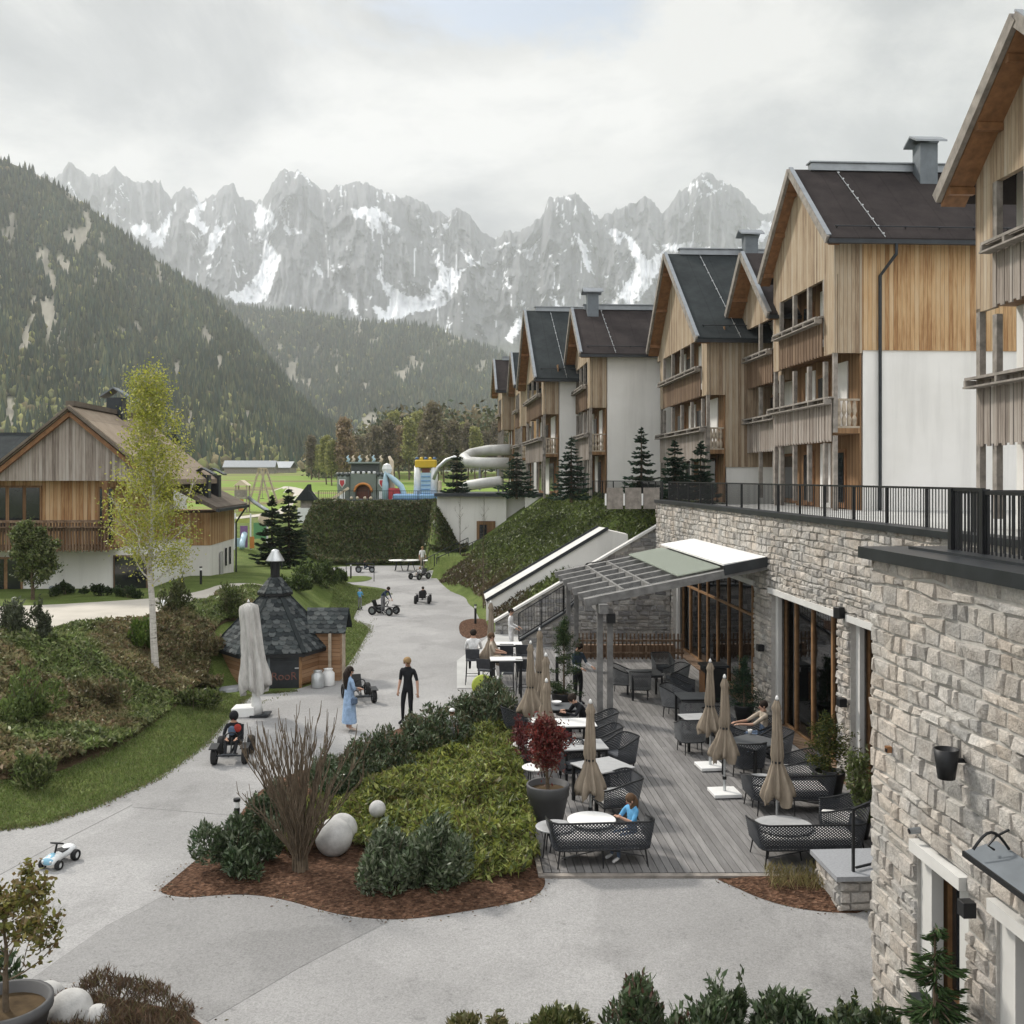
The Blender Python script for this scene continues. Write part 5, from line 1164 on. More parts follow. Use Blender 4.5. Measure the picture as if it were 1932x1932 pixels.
BIRCH = [(0.42, 0.42, 0.06), (0.34, 0.37, 0.06), (0.48, 0.46, 0.11), (0.25, 0.29, 0.055), (0.38, 0.38, 0.13)]

def bushmesh(name, rx, ry, rz, n, ln, wd, pal, m, parent, clumps=9, up=0.5, z0=0.0, jit=0.25):
    """leaves in several overlapping clumps; a rounded uneven bush sitting on the ground"""
    cs = []; 
    for k in range(clumps):
        a = rng.uniform(0, 2 * np.pi); q = rng.uniform(0, 0.85); cs.append((rx * q * np.cos(a), ry * q * np.sin(a), z0 + rz * rng.uniform(0.15, 0.80) * (1.1 - 0.45 * q), rng.uniform(0.20, 0.48)))
    per = n // clumps; C, A = [], []
    for (x, y, z, s) in cs:
        p, d = ell(per, (rx * s, ry * s, rz * s * 0.95), 0.45); C.append(p + np.array([x, y, z])); ax = d * 0.7 + rng.normal(size=(per, 3)) * 0.5 + np.array([0, 0, up]); A.append(ax)
    # shoots standing out of the outline
    for k in range(clumps * 3):
        x, y, z, s = cs[k % clumps]; a = rng.uniform(0, 2 * np.pi); q = rng.uniform(0.3, 1); n2 = 14; f = np.linspace(0.3, 1.0, n2)[:, None]; d = np.array([[rx * s * q * np.cos(a), ry * s * q * np.sin(a), rz * (0.22 + 0.28 * rng.uniform())]]); C.append(np.array([[x, y, z]]) + d * f + rng.normal(0, 0.02, (n2, 3))); A.append(d / np.linalg.norm(d) * 0.8 + rng.normal(size=(n2, 3)) * 0.55)
    C = np.vstack(C); A = np.vstack(A); ok = C[:, 2] > z0 + 0.02; C, A = C[ok], A[ok]
    return leafobj(name, C, A, ln * rng.uniform(0.7, 1.3, len(C)), wd * rng.uniform(0.7, 1.2, len(C)), pick(pal, len(C), jit), m, parent, 0.05)
def stems(parent, n, h, spread, r=0.012, m='twig', name='stem'):
    b = MB()
    for k in range(n):
        a = random.uniform(0, 6.28); q = random.uniform(0.2, 1) * spread; b.tube([(0.08 * math.cos(a), 0.08 * math.sin(a), 0), (q * 0.5 * math.cos(a), q * 0.5 * math.sin(a), h * 0.5), (q * math.cos(a), q * math.sin(a), h)], [r, r * 0.7, r * 0.4], 5)
    return b.obj(name, m, parent)
def bush(name, label, loc, rx, ry, rz, n, ln, wd, pal, m='leaf', cat='shrub', group=None, st=5, clumps=9, up=0.5):
    t = thing(name, label, cat, loc, random.uniform(0, 6), group)
    bushmesh('foliage', rx, ry, rz, n, ln, wd, pal, m, t, clumps, up); stems(t, st, rz * 0.8, min(rx, ry) * 0.6); return t

def spruce(label, loc, h, r, name='spruce_tree', pal=GREEN_SPRUCE, tiers=17, dens=1.0, low=0.06, cat='conifer', group=None, gap=0.0, leaf=0.16, wr=0.36):
    t = thing(name, label, cat, loc, random.uniform(0, 6), group)
    C, A, LN = [], [], []; bb = MB().tube([(0, 0, -0.1), (0.01, 0, h * 0.5), (0, 0.01, h)], [0.018 * h + 0.02, 0.012 * h + 0.01, 0.008], 7); tiers = int(tiers * 1.5); leaf = leaf * 1.15
    for i in range(tiers):
        f = low + (1 - low) * (i / (tiers - 0.4)); z = h * f + rng.uniform(-.5, .5) * h / tiers; L = r * (1 - f) ** 0.82 * rng.uniform(0.85, 1.1) + 0.06; k = max(4, int((7 + 4 * (1 - f)) * 1.0))
        for j in range(k):
            a = 2 * np.pi * (j + 0.5 * (i % 2)) / k + rng.uniform(-0.25, 0.25); l = L * rng.uniform(0.6, 1.2); z += rng.uniform(-.35, .35) * h / tiers
            if rng.uniform() < gap: continue
            n = int((6 + 26 * l / max(r, .3)) * dens); s = np.linspace(0.12, 1, n); droop = 0.42 * l * s ** 1.2 - 0.36 * l * s ** 2.6
            p = np.stack([np.cos(a) * l * s, np.sin(a) * l * s, z - droop + 0.1 * l], 1); side = rng.uniform(-1, 1, n) * 0.26 * l * (1.05 - s * 0.8) + 0
            p += np.stack([-np.sin(a) * side, np.cos(a) * side, -np.abs(side) * 0.35 + rng.normal(0, 0.02, n)], 1)
            dirv = np.stack([np.cos(a + side / l * 1.8), np.sin(a + side / l * 1.8), -0.25 + 0.25 * s + rng.normal(0, 0.12, n)], 1)
            C.append(p); A.append(dirv); LN.append(np.full(n, leaf * (0.7 + 0.5 * l / max(r, 0.3))))
            bb.tube([(0, 0, z + 0.1 * l), (math.cos(a) * l * .6, math.sin(a) * l * .6, z - 0.12 * l + 0.1 * l), (math.cos(a) * l * .95, math.sin(a) * l * .95, z - 0.06 * l)], [0.012, 0.008, 0.003], 3, False)
    bb.obj('trunk', 'bark', t)
    C = np.vstack(C); A = np.vstack(A); LN = np.concatenate(LN) * rng.uniform(0.7, 1.3, len(C))
    col = pick(pal, len(C), 0.3); leafobj('crown', C, A, LN, LN * wr, col, 'needles', t, 0.04)
    return t

def branching(t, h, r0, seed, levels=3, spread=0.5, first=0.35, m='bark', n1=14, up=0.6, crook=0.1, trunk_name='trunk'):
    """trunk with limbs; returns the tips and twig points for the leaves"""
    rd = random.Random(seed); tr = []; x = y = 0
    for i in range(9): tr.append(Vector((x, y, h * i / 8))); x += rd.uniform(-crook, crook) * h * 0.03; y += rd.uniform(-crook, crook) * h * 0.03
    MB().tube(tr, [r0 * (1 - 0.92 * i / 8) + 0.004 for i in range(9)], 9).obj(trunk_name, m, t)
    lb = MB(); pts = []
    def limb(p, d, L, r, lv):
        q = [p]; n = 4; dd = d.copy()
        for i in range(n): dd = (dd + Vector((rd.uniform(-.22, .22), rd.uniform(-.22, .22), rd.uniform(-.1, .2)))).normalized(); q.append(q[-1] + dd * L / n)
        lb.tube(q, [r * (1 - 0.8 * i / n) + 0.002 for i in range(n + 1)], 5, False)
        for i in range(1, n + 1): pts.append((q[i], (q[i] - q[i - 1]).normalized(), lv))
        if lv > 0:
            for k in range(3 if lv > 1 else 4):
                f = rd.uniform(0.3, 1); b = q[0].lerp(q[-1], f); nd = (dd + Vector((rd.uniform(-1, 1), rd.uniform(-1, 1), rd.uniform(-.4, .8)))).normalized(); limb(b, nd, L * rd.uniform(.35, .55), r * .5, lv - 1)
    for k in range(n1):
        f = first + (0.97 - first) * (k + rd.random() * 0.6) / n1; p = tr[0].lerp(tr[-1], f); i = min(7, int(f * 8)); p = tr[i].lerp(tr[i + 1], f * 8 - i)
        a = k * 2.4 + rd.uniform(-.4, .4); L = spread * h * (1.1 - f) ** 0.65 * rd.uniform(.75, 1.15); limb(p, Vector((math.cos(a), math.sin(a), up)).normalized(), L, r0 * .32 * (1.1 - f), levels - 1)
    lb.obj('limbs', m, t)
    return pts
def leafup(t, pts, per, sp, ln, wd, pal, m, droop=0.0, name='crown', bias=0.0):
    P0 = np.array([p for p, d, l in pts]); D0 = np.array([d for p, d, l in pts]); n = len(P0) * per
    k = np.repeat(np.arange(len(P0)), per); C = P0[k] + rng.normal(0, sp, (n, 3)); C[:, 2] -= np.abs(rng.normal(0, droop, n)); A = D0[k] * 0.4 + rng.normal(size=(n, 3)) * 0.6 - np.array([0, 0, bias])
    return leafobj(name, C, A, ln * rng.uniform(0.6, 1.3, n), wd * rng.uniform(0.6, 1.3, n), pick(pal, n, 0.25), m, t, 0.06)

def m_birchbark():
    t = NT('birch_bark'); a = t.ramp(t.noise(t.coord((3, 3, 16)), 1.6, 4, 0.6), [(0.30, (0.08, 0.07, 0.06)), (0.40, (0.50, 0.47, 0.43)), (0.7, (0.66, 0.63, 0.59))]); t.done('birch_bark', a, 0.8, 0, 0.2)
m_birchbark()

# ---- single trees
bx, by = G(295, 1265, 1.0).xy; bz = tz(bx, by)
t = thing('birch_tree', 'slender birch with pale trunk and sunlit yellow green spring leaves', 'birch', (bx, by, bz))
pts = branching(t, 8.7, 0.105, 4, 3, 0.165, 0.30, 'birch_bark', 40, 0.75, 0.35)
pts = [p for p in pts if p[0].z > 2.6]
leafup(t, pts, 6, 0.18, 0.085, 0.05, BIRCH, 'leaf', 0.14, bias=0.35)
t = thing('bushy_tree', 'round multi stemmed green tree on the lawn before the chalet balcony', 'tree', (*P(62, 1112, 38.0).xy, 1.95)); 
pts = branching(t, 2.5, 0.07, 9, 3, 0.46, 0.12, 'bark', 18, 1.1, 0.3); leafup(t, pts, 16, 0.10, 0.13, 0.07, GREEN_MIX, 'leaf', 0.0)
for label, (u, v, z), h, r in (('taller of the two dark spruces beside the hut', (545, 1090, 0.7), 4.7, 1.45), ('left hand dark spruce of the pair behind the hut chimney', (513, 1078, 0.9), 4.3, 1.15)):
    p = G(u, v, z); spruce(label, (p.x, p.y, tz(p.x, p.y)), h, r, group='spruces behind the hut', dens=1.5, leaf=0.2, pal=[(0.022, 0.04, 0.022), (0.032, 0.055, 0.028), (0.05, 0.07, 0.03)])
p = G(437, 1040, 1.4); spruce('narrow dark conifer standing at the chalet wing corner', (p.x, p.y - 6, tz(p.x, p.y - 6)), 2.7, 0.5, 'conifer', dens=1.3, tiers=15)
for label, u, Y, h, r in (('spruce on the playground edge right of the inflatable slide', 862, 72.5, 3.2, 1.0), ('broad spruce at the foot of the farther white gabled house', 975, 60, 2.7, 1.35), ('spruce before the white side wall of the black roofed house', 1078, 52.0, 3.3, 1.15),
                          ('blue green spruce centred on the tall plain white wall', 1210, 49.5, 3.65, 1.0), ('spruce left of pair below the weathered boarded house', 1273, 44.5, 2.9, 0.85), ('looser spruce at the right of the pair below the boarded house', 1322, 44.2, 2.75, 0.8)):
    X = (u - 966) / W * Y; spruce(label, (X, Y, max(TOPZ, tz(X, Y)) - 0.05), h, r, group='spruces along the hotel terrace', tiers=15, dens=0.9, gap=0.05, leaf=0.17, pal=[(0.02, 0.045, 0.03), (0.03, 0.058, 0.038), (0.045, 0.07, 0.045)])

# ---- laurels of the island bed
def laurel(label, u, v, rx, ry, rz, n=2200, pal=GREEN_LAUREL, z=0.08):
    p = G(u, v); return bush('laurel_bush', label, (p.x, p.y, z), rx, ry, rz, int(n * 1.9), 0.115, 0.04, pal, 'glossleaf', 'shrub', 'glossy laurels around the island bed', 6, 12, 0.7)
laurel('large glossy laurel at the left tip of the island bed', 440, 1645, 0.80, 0.62, 0.82, 3200)
laurel('smaller laurel behind the bollard beside the bare shrub', 515, 1590, 0.62, 0.5, 0.85, 2000)
laurel('silvery laurel on the mulch edge right of the stone ball', 732, 1676, 0.9, 0.5, 0.85, 3200, GREEN_LAUREL[1:] + [(0.2, 0.23, 0.15), (0.28, 0.30, 0.22), (0.16, 0.20, 0.12)])
laurel('laurel at the front edge of the bed before the golden juniper', 826, 1676, 0.92, 0.55, 0.98, 3200, GREEN_LAUREL[1:] + [(0.22, 0.25, 0.16), (0.14, 0.18, 0.11)])
laurel('laurel between the bare shrub and the laurel row', 618, 1515, 0.75, 0.55, 0.8, 2000)
LB_ = GREEN_LAUREL + [(0.12, 0.11, 0.055), (0.10, 0.085, 0.05)]
for k, (lab, u, v, rx, rz) in enumerate((('leftmost bush of the laurel row above the small ball', 672, 1490, 0.75, 0.85), ('bush of the laurel row below the standing woman', 728, 1462, 0.8, 0.85), ('bush of the laurel row below the man in black', 785, 1440, 0.8, 0.9),
                          ('bronze tipped bush in the middle of the laurel row', 832, 1418, 0.8, 0.95), ('bush of the laurel row hiding the child in white cap', 872, 1402, 0.8, 1.0), ('tall dark bush of the laurel row below the lime disc', 915, 1388, 0.85, 1.15), ('last bush of the laurel row beside the deck edge', 945, 1372, 0.6, 1.1))):
    laurel(lab, u, v, rx, 0.7, rz, 2300, LB_)

# ---- low juniper carpet
def inpoly(poly, n):
    P_ = np.array(poly); lo, hi = P_.min(0), P_.max(0); out = []
    while sum(len(o) for o in out) < n:
        q = rng.uniform(lo, hi, (n, 2)); out.append(q[inside(P_, q[:, 0], q[:, 1])])
    return np.vstack(out)[:n]
def carpet(name, poly, n, hfn, ln, wd, pal, m, label, cat, up=0.5, zbase=None, patch=None):
    q = inpoly(poly, n); h = hfn(q[:, 0], q[:, 1]); z0 = zbase(q[:, 0], q[:, 1]) if zbase else 0.08
    u = rng.uniform(0.25, 1, n) ** 0.5; C = np.stack([q[:, 0], q[:, 1], z0 + h * u], 1); A = rng.normal(size=(n, 3)); A[:, 2] = np.abs(A[:, 2]) * 0.5 + up
    if callable(pal): col = pal(q[:, 0], q[:, 1], n)
    else: col = pick(pal, n, 0.25)
    if patch is not None: col = col * patch(q[:, 0], q[:, 1])[:, None]
    return stuff(leafobj(name, C, A, ln * rng.uniform(0.6, 1.4, n), wd * rng.uniform(0.7, 1.3, n), col, m, None, 0.05), label, cat)
JUN = g2([(640, 1500), (760, 1450), (870, 1410), (945, 1385), (968, 1395), (985, 1480), (1018, 1640), (990, 1672), (880, 1680), (700, 1640), (660, 1600), (540, 1640), (520, 1600), (600, 1540)])
carpet('juniper_carpet', JUN, 30000, lambda x, y: 0.10 + 0.85 * np.clip(fbm(x * 1.5, y * 1.5, 4) - 0.22, 0, 1), 0.17, 0.045, GREEN_YELLOW + [(0.24, 0.26, 0.05), (0.15, 0.13, 0.05)], 'leaf', 'low golden green juniper carpet filling the island bed', 'ground cover', 0.45, None, lambda x, y: 0.62 + 0.75 * fbm(x * 0.9 + 5, y * 0.9, 3))
# ---- left slope: ground cover of many low plants
def slopecol(x, y, n):
    f = fbm(x * 0.55 + 3, y * 0.55, 4); g = pick(GREEN_MIX, n, 0.25); b = pick(BROWNISH, n, 0.25); k = sstep(0.42, 0.56, f)[:, None]; return (g * k + b * (1 - k)) * (0.7 + 1.1 * fbm(x * 1.6 + 8, y * 1.6, 3))[:, None]
SL = [tuple(p) for p in smooth_loop(SLOPE, 1)]
carpet('slope_planting', SL, 62000, lambda x, y: 0.08 + 0.75 * np.clip(fbm(x * 0.8, y * 0.8, 4) - 0.28, 0, 1), 0.17, 0.07, slopecol, 'leaf', 'dense brown and green ground cover over the slope below the chalet', 'ground cover', 0.4, lambda x, y: terr(x, y) + 0.02)
LAWN = g2([(-200, 1588), (0, 1562), (80, 1552), (190, 1515), (300, 1464), (390, 1399), (440, 1340), (470, 1312), (430, 1310), (400, 1290), (370, 1310), (310, 1355), (230, 1410), (120, 1465), (0, 1490), (-200, 1500)], 0.03)
GR = [(0.09, 0.13, 0.03), (0.12, 0.165, 0.045), (0.15, 0.19, 0.06), (0.17, 0.18, 0.075)]
carpet('lawn_grass', LAWN, 26000, lambda x, y: 0.03 + 0.02 * fbm(x, y, 2), 0.075, 0.016, GR, 'leaf', 'short green lawn grass along the edge of the gravel', 'grass', 1.2, lambda x, y: terr(x, y) + 0.01)
SPIT = g2([(642, 1268), (660, 1245), (676, 1222), (692, 1194), (694, 1183), (663, 1173), (676, 1147), (712, 1131), (735, 1121), (727, 1113), (690, 1108), (640, 1103), (620, 1150), (640, 1200), (636, 1260)], 0.05)
carpet('spit_grass', SPIT, 14000, lambda x, y: 0.04 + 0.0 * x, 0.10, 0.02, GR, 'leaf', 'green grass spits reaching into the gravel beside the hut', 'grass', 1.2, lambda x, y: terr(x, y) + 0.01)
# embankment under the playground, bank below the hotels
EMB = [(-17.2, 75.2), (-12, 75.0), (-6.6, 75.2), (-5.9, 71.5), (-5.4, 69.0), (-3.0, 69.0), (-3.1, 70.9), (-5.35, 70.9), (-5.35, 80.0), (-15.5, 80.2), (-17.6, 79)]
carpet('embankment_planting', EMB, 22000, lambda x, y: 0.15 + 0.5 * fbm(x * 0.9, y * 1.4, 4), 0.30, 0.10, lambda x, y, n: pick([(0.075, 0.10, 0.032), (0.10, 0.125, 0.042), (0.045, 0.06, 0.024), (0.12, 0.10, 0.05)], n, 0.3), 'leaf', 'dark green planted embankment under the playground fence', 'ground cover', 0.5, lambda x, y: terr(x, y), lambda x, y: 0.6 + 0.8 * fbm(x * 0.5, y * 1.0, 3))
BANK = [(-4.5, 63), (-2.2, 56), (-1.5, 51.5), (-0.8, 44.5), (0.2, 43.3), (7.6, 43.3), (7.8, 56), (3.4, 68), (-1.2, 68.2), (-4.2, 65.2)]
def bankcol(x, y, n):
    k = sstep(1.2, 3.2, pldist(RIGHT_EDGE, x, y) + 2.2 * (fbm(x, y, 3) - 0.5))[:, None]; return pick([(0.11, 0.075, 0.045), (0.085, 0.065, 0.035), (0.10, 0.09, 0.04)], n, 0.25) * (1 - k) + pick([(0.10, 0.14, 0.03), (0.075, 0.10, 0.03), (0.13, 0.155, 0.045), (0.05, 0.065, 0.025)], n, 0.25) * k
carpet('bank_planting', BANK, 26000, lambda x, y: 0.08 + 0.55 * np.clip(fbm(x * 0.7, y * 0.7, 4) - 0.2, 0, 1), 0.26, 0.08, bankcol, 'leaf', 'green and brown planted bank below the hotel terrace', 'ground cover', 0.5, lambda x, y: terr(x, y), lambda x, y: 0.65 + 0.7 * fbm(x * 0.6, y * 0.6, 3))

# ---- single shrubs of the slope and around the chalet
def slshrub(label, u, v, z, rx, rz, pal, n=1500, ln=0.13, wd=0.05, name='shrub', grp=None):
    p = G(u, v, z); return bush(name, label, (p.x, p.y, tz(p.x, p.y)), rx, rx * 0.9, rz, n, ln, wd, pal, 'leaf', 'shrub', grp, 6, 9, 0.9)
slshrub('bright green upright shrub left of the birch trunk', 262, 1220, 1.5, 0.55, 0.95, [(0.10, 0.17, 0.03), (0.14, 0.2, 0.04), (0.08, 0.13, 0.03)], 1500)
slshrub('olive shrub beside the path right of the birch trunk', 325, 1172, 1.75, 0.65, 1.15, [(0.08, 0.10, 0.035), (0.11, 0.12, 0.05), (0.06, 0.07, 0.03)], 1500)
slshrub('grey green shrub at the left edge below the pale path', 22, 1248, 1.5, 0.65, 1.2, [(0.07, 0.085, 0.05), (0.10, 0.115, 0.07), (0.05, 0.06, 0.035)], 1800)
slshrub('narrow grey green shrub next to the left edge shrub', 76, 1250, 1.5, 0.38, 1.05, [(0.07, 0.085, 0.05), (0.10, 0.115, 0.07), (0.05, 0.06, 0.035)], 1100)
slshrub('big yellow green shrub at the left picture edge', 45, 1360, 0.8, 0.85, 1.05, [(0.13, 0.19, 0.05), (0.17, 0.22, 0.07), (0.09, 0.13, 0.04)], 2400)
slshrub('dark spreading shrub low on the slope above the lawn', 200, 1330, 0.7, 0.8, 0.7, BROWNISH, 1600)
slshrub('dull green shrub at the bottom left of the slope', 55, 1455, 0.4, 0.8, 0.75, GREEN_MIX, 1900)
slshrub('low green shrub between the birch and the hut', 365, 1285, 0.8, 0.75, 0.65, GREEN_MIX, 1500)
for k, (lab, u, w_) in enumerate((('clipped dark hedge under the chalet window', 120, 0.9), ('clipped dark hedge at the middle of the white chalet wall', 185, 1.0), ('clipped dark hedge by the birch at the chalet wall', 245, 0.9))):
    p = P(u, 1110, 39.8 - k * 0.6); bush('low_hedge', lab, (p.x, p.y, tz(p.x, p.y)), w_, 0.4, 0.42, 1100, 0.12, 0.045, [(0.03, 0.05, 0.02), (0.045, 0.07, 0.025)], 'leaf', 'hedge', 'clipped hedges along the chalet', 3, 8, 0.6)
for lab, u, v, rx, rz in (('round green shrub right of the hut roof', 585, 1122, 0.9, 1.1), ('taller green shrub between hut annex and spruces', 618, 1118, 0.85, 1.3), ('dark green shrub at the corner of the far gravel', 640, 1108, 0.6, 0.9), ('yellow green shrub below the large spruce', 560, 1140, 0.9, 0.8)):
    p = G(u, v, 0.4); bush('shrub', lab, (p.x, p.y, tz(p.x, p.y)), rx, rx, rz, 1500, 0.17, 0.07, [(0.07, 0.11, 0.03), (0.11, 0.15, 0.04), (0.05, 0.075, 0.025)], 'leaf', 'shrub', 'shrubs behind the hut', 5, 9)

# ---- bare shrub of the island
def bare_shrub():
    p = G(566, 1655); t = thing('bare_shrub', 'tall leafless shrub of many upright twigs in the island bed', 'shrub', (p.x, p.y, 0.1)); rd = random.Random(12)
    for k in range(74):
        a = rd.uniform(0, 6.28); q = rd.uniform(0.1, 1.0) ** 0.8; sp = 1.12 * q; h = rd.uniform(1.5, 2.75) * (1.05 - 0.30 * q)
        b = MB(); pts = [Vector((0.13 * q * math.cos(a), 0.13 * q * math.sin(a), 0))]
        for i in range(1, 8):
            f = i / 7; pts.append(Vector((sp * f ** 1.25 * math.cos(a) + rd.uniform(-.03, .03), sp * f ** 1.25 * math.sin(a) + rd.uniform(-.03, .03), h * f ** 0.9)))
        b.tube(pts, [0.017 * (1 - 0.7 * i / 7) for i in range(8)], 5, False)
        for m in range(13):
            i = rd.randint(2, 7); f = rd.random(); p0 = pts[i - 1].lerp(pts[i], f); aa = a + rd.uniform(-1.3, 1.3); L = rd.uniform(0.15, 0.42)
            p1 = p0 + Vector((math.cos(aa) * 0.35, math.sin(aa) * 0.35, 0.9)) * L * 0.5; p2 = p1 + Vector((math.cos(aa) * 0.15, math.sin(aa) * 0.15, 1.0)) * L * 0.55
            b.tube([p0, p1, p2], [0.008, 0.006, 0.004], 4, False)
        b.obj('stem', 'twig', t)
bare_shrub()
def sapling(label, u, Y, h, z=None):
    X = (u - 966) / W * Y; z = tz(X, Y) if z is None else z; t = thing('bare_sapling', label, 'tree', (X, Y, z), 0, 'leafless saplings by the stairs'); branching(t, h, 0.03, int(u), 2, 0.22, 0.4, 'twig', 9, 1.6)
sapling('thin leafless sapling before the white service building', 868, 67.8, 4.4, 0.9); sapling('thin leafless sapling rising beside the wooden service door', 913, 69.9, 4.2, 1.3); sapling('thin bare sapling at the foot of the white ramp wall', 912, 47.6, 3.4, 0.4)

# ---- bottom edge: laurel row, small spruce, planter tree
LP2 = GREEN_LAUREL + [(0.09, 0.12, 0.06)]
for lab, x, y, rx, rz, pal in (('grassy yellowish low shrub at the left end of the bottom hedge', -0.25, 11.2, 0.5, 0.45, [(0.16, 0.15, 0.06), (0.11, 0.12, 0.04), (0.2, 0.17, 0.09)]), ('olive low shrub in the bottom hedge', 0.45, 11.2, 0.5, 0.62, [(0.11, 0.13, 0.04), (0.15, 0.15, 0.06), (0.07, 0.09, 0.03)]),
                          ('tallest laurel of the bottom hedge with reddish tips', 1.35, 11.2, 0.62, 1.12, LP2 + [(0.12, 0.06, 0.045)]), ('glossy laurel in the middle of the bottom hedge', 2.15, 11.15, 0.6, 1.05, LP2), ('glossy laurel right of the middle of the bottom hedge', 2.9, 11.1, 0.6, 0.98, LP2), ('yellowish laurel beside the small spruce by the stone block', 3.55, 10.9, 0.55, 0.85, LP2 + [(0.13, 0.15, 0.05)])):
    bush('laurel_bush', lab, (x, y, 0.08), rx * 1.35, 0.55, rz * 0.78, 4800, 0.12, 0.04, pal, 'glossleaf', 'shrub', 'laurels along the bottom edge', 6, 12, 0.8)
spruce('young spruce against the near stone wall below the framed window', (4.18, 10.1, 0.05), 1.95, 0.72, tiers=9, dens=3.2, leaf=0.10, wr=0.17, pal=[(0.04, 0.075, 0.025), (0.06, 0.10, 0.035), (0.03, 0.055, 0.02)])
def planter_tree():
    X, Y = -5.6, 11.3
    pt = thing('round_planter', 'large grey round planter in the bottom left corner', 'planter', (X, Y, 0)); MB().lathe([(0.02, 0.02), (0.33, 0.0), (0.47, 0.6), (0.5, 0.62), (0.5, 0.72), (0.45, 0.72), (0.43, 0.6), (0.02, 0.58)], 32).obj('pot', 'pot_grey', pt, True)
    MB().lathe([(0.02, 0.61), (0.43, 0.6)], 24, cap=False).obj('soil', 'soil', pt)
    t = thing('small_tree', 'small olive leaved tree growing from the bottom left planter', 'tree', (X + 0.02, Y, 0.58))
    pts = branching(t, 1.2, 0.035, 21, 3, 0.80, 0.25, 'twig', 11, 0.55, 0.6); leafup(t, pts, 4, 0.05, 0.085, 0.045, [(0.16, 0.16, 0.035), (0.20, 0.17, 0.05), (0.11, 0.12, 0.03), (0.17, 0.12, 0.05)], 'leaf')
plain('pot_grey', (0.085, 0.085, 0.088), 0.7, 0, 0.12, 3, 0.1)
planter_tree()
bush('laurel_bush', 'dark laurel behind the planter at the left picture edge', (-6.35, 12.1, 0.05), 0.6, 0.5, 0.75, 1800, 0.14, 0.05, GREEN_LAUREL, 'glossleaf', 'shrub', None, 5, 9, 0.7)
HE = [(-5.3, 12.85), (-4.4, 12.55), (-3.75, 12.1), (-3.6, 11.4), (-4.6, 10.6), (-5.4, 11.9)]
carpet('heather', HE, 5200, lambda x, y: 0.10 + 0.35 * fbm(x * 3, y * 3, 3), 0.16, 0.014, [(0.12, 0.075, 0.05), (0.16, 0.11, 0.07), (0.09, 0.06, 0.04), (0.14, 0.12, 0.06)], 'leaf', 'withered brown heather in the bottom left bed', 'ground cover', 1.2)
GT = g2([(1440, 1662), (1560, 1655), (1600, 1668), (1560, 1695), (1460, 1690)])
carpet('dry_grass', GT, 900, lambda x, y: 0.05 + 0.22 * fbm(x * 3, y * 3, 2), 0.22, 0.012, [(0.3, 0.24, 0.12), (0.22, 0.2, 0.08), (0.17, 0.15, 0.06)], 'leaf', 'sparse dry grass tufts in the mulch beside the sofa', 'grass', 1.6)

# ---- wood behind the playground: single trees and the mass behind them
TP = []
for k, pal in enumerate(([(0.32, 0.31, 0.11), (0.25, 0.26, 0.10)], [(0.20, 0.165, 0.11), (0.17, 0.145, 0.10)], [(0.28, 0.20, 0.13), (0.32, 0.24, 0.15)])):
    t = thing('wood_tree', 'tree', 'tree', (0, 0, -500)); pts = branching(t, 20, 0.32, 60 + k, 3, 0.17, 0.3, 'bark', 16, 0.9, 0.3); leafup(t, pts, 6 if k != 1 else 3, 0.65, 0.95, 0.55, pal, 'leaf'); TP.append(t)
rd = random.Random(5); WL = ['yellow green budding tree in the wood behind the bouncy castle', 'bare grey brown tree in the wood behind the playground', 'russet tree in the wood behind the inflatable slide']
for i in range(27):
    k = rd.choice([0, 1, 1, 2]); u = 585 + i * 13.4 + rd.uniform(-5, 5); Y = rd.uniform(230, 300); X = (u - 966) / W * Y; s = rd.uniform(0.62, 1.0) * (0.6 + 0.4 * min(1, (u - 560) / 160)); z = tz(X, Y) - 1
    if not TP[k].get('used'): o = TP[k]; o['used'] = 1; o.location = (X, Y, z); o.scale = (s, s, s); o['label'] = WL[k]; o['group'] = ['budding trees of the far wood', 'bare trees of the far wood', 'russet trees of the far wood'][k]
    else: o = dup(TP[k], (X, Y, z), rd.uniform(0, 6), WL[k], s)
for o in TP: del o['used']
n = 2600; u = rng.uniform(590, 1010, n); Yy = rng.uniform(300, 420, n); X = (u - 966) / W * Yy
hh = rng.uniform(4, 20, n) * np.clip((u - 560) / 180, 0.25, 1); C = np.stack([X, Yy, terr(X, Yy) + hh], 1)
stuff(leafobj('far_wood', np.repeat(C, 6, 0) + rng.normal(0, 1.6, (n * 6, 3)), rng.normal(size=(n * 6, 3)), 1.9, 1.1, np.repeat(pick([(0.16, 0.155, 0.085), (0.11, 0.12, 0.07), (0.2, 0.165, 0.105), (0.08, 0.10, 0.065)], n, 0.3), 6, 0), 'farneedles'), 'mixed leafless and evergreen wood behind the playground', 'wood')

# withered leaves and grit along the planted edges
def litter(poly, n, sp):
    p = np.array(list(poly) + [poly[0]]); k = rng.integers(0, len(p) - 1, n); f = rng.uniform(0, 1, (n, 1)); q = p[k] * (1 - f) + p[k + 1] * f + rng.normal(0, sp, (n, 2)); return q
LQ = np.vstack([litter(BED, 600, 0.09), litter(BED2, 150, 0.08), litter(BED3, 200, 0.12), litter(LEFT_EDGE[1:11], 300, 0.12)]); n = len(LQ)
LC = np.stack([LQ[:, 0], LQ[:, 1], np.maximum(terr(LQ[:, 0], LQ[:, 1]), 0) + 0.03], 1); LA = rng.normal(size=(n, 3)); LA[:, 2] *= 0.15
stuff(leafobj('leaf_litter', LC, LA, 0.045 * rng.uniform(.5, 1.4, n), 0.02, pick([(0.14, 0.08, 0.045), (0.2, 0.13, 0.08), (0.08, 0.055, 0.035), (0.12, 0.11, 0.05)], n, .3), 'leaf'), 'scattered bark chips and dry leaves along the bed edges', 'leaf litter')

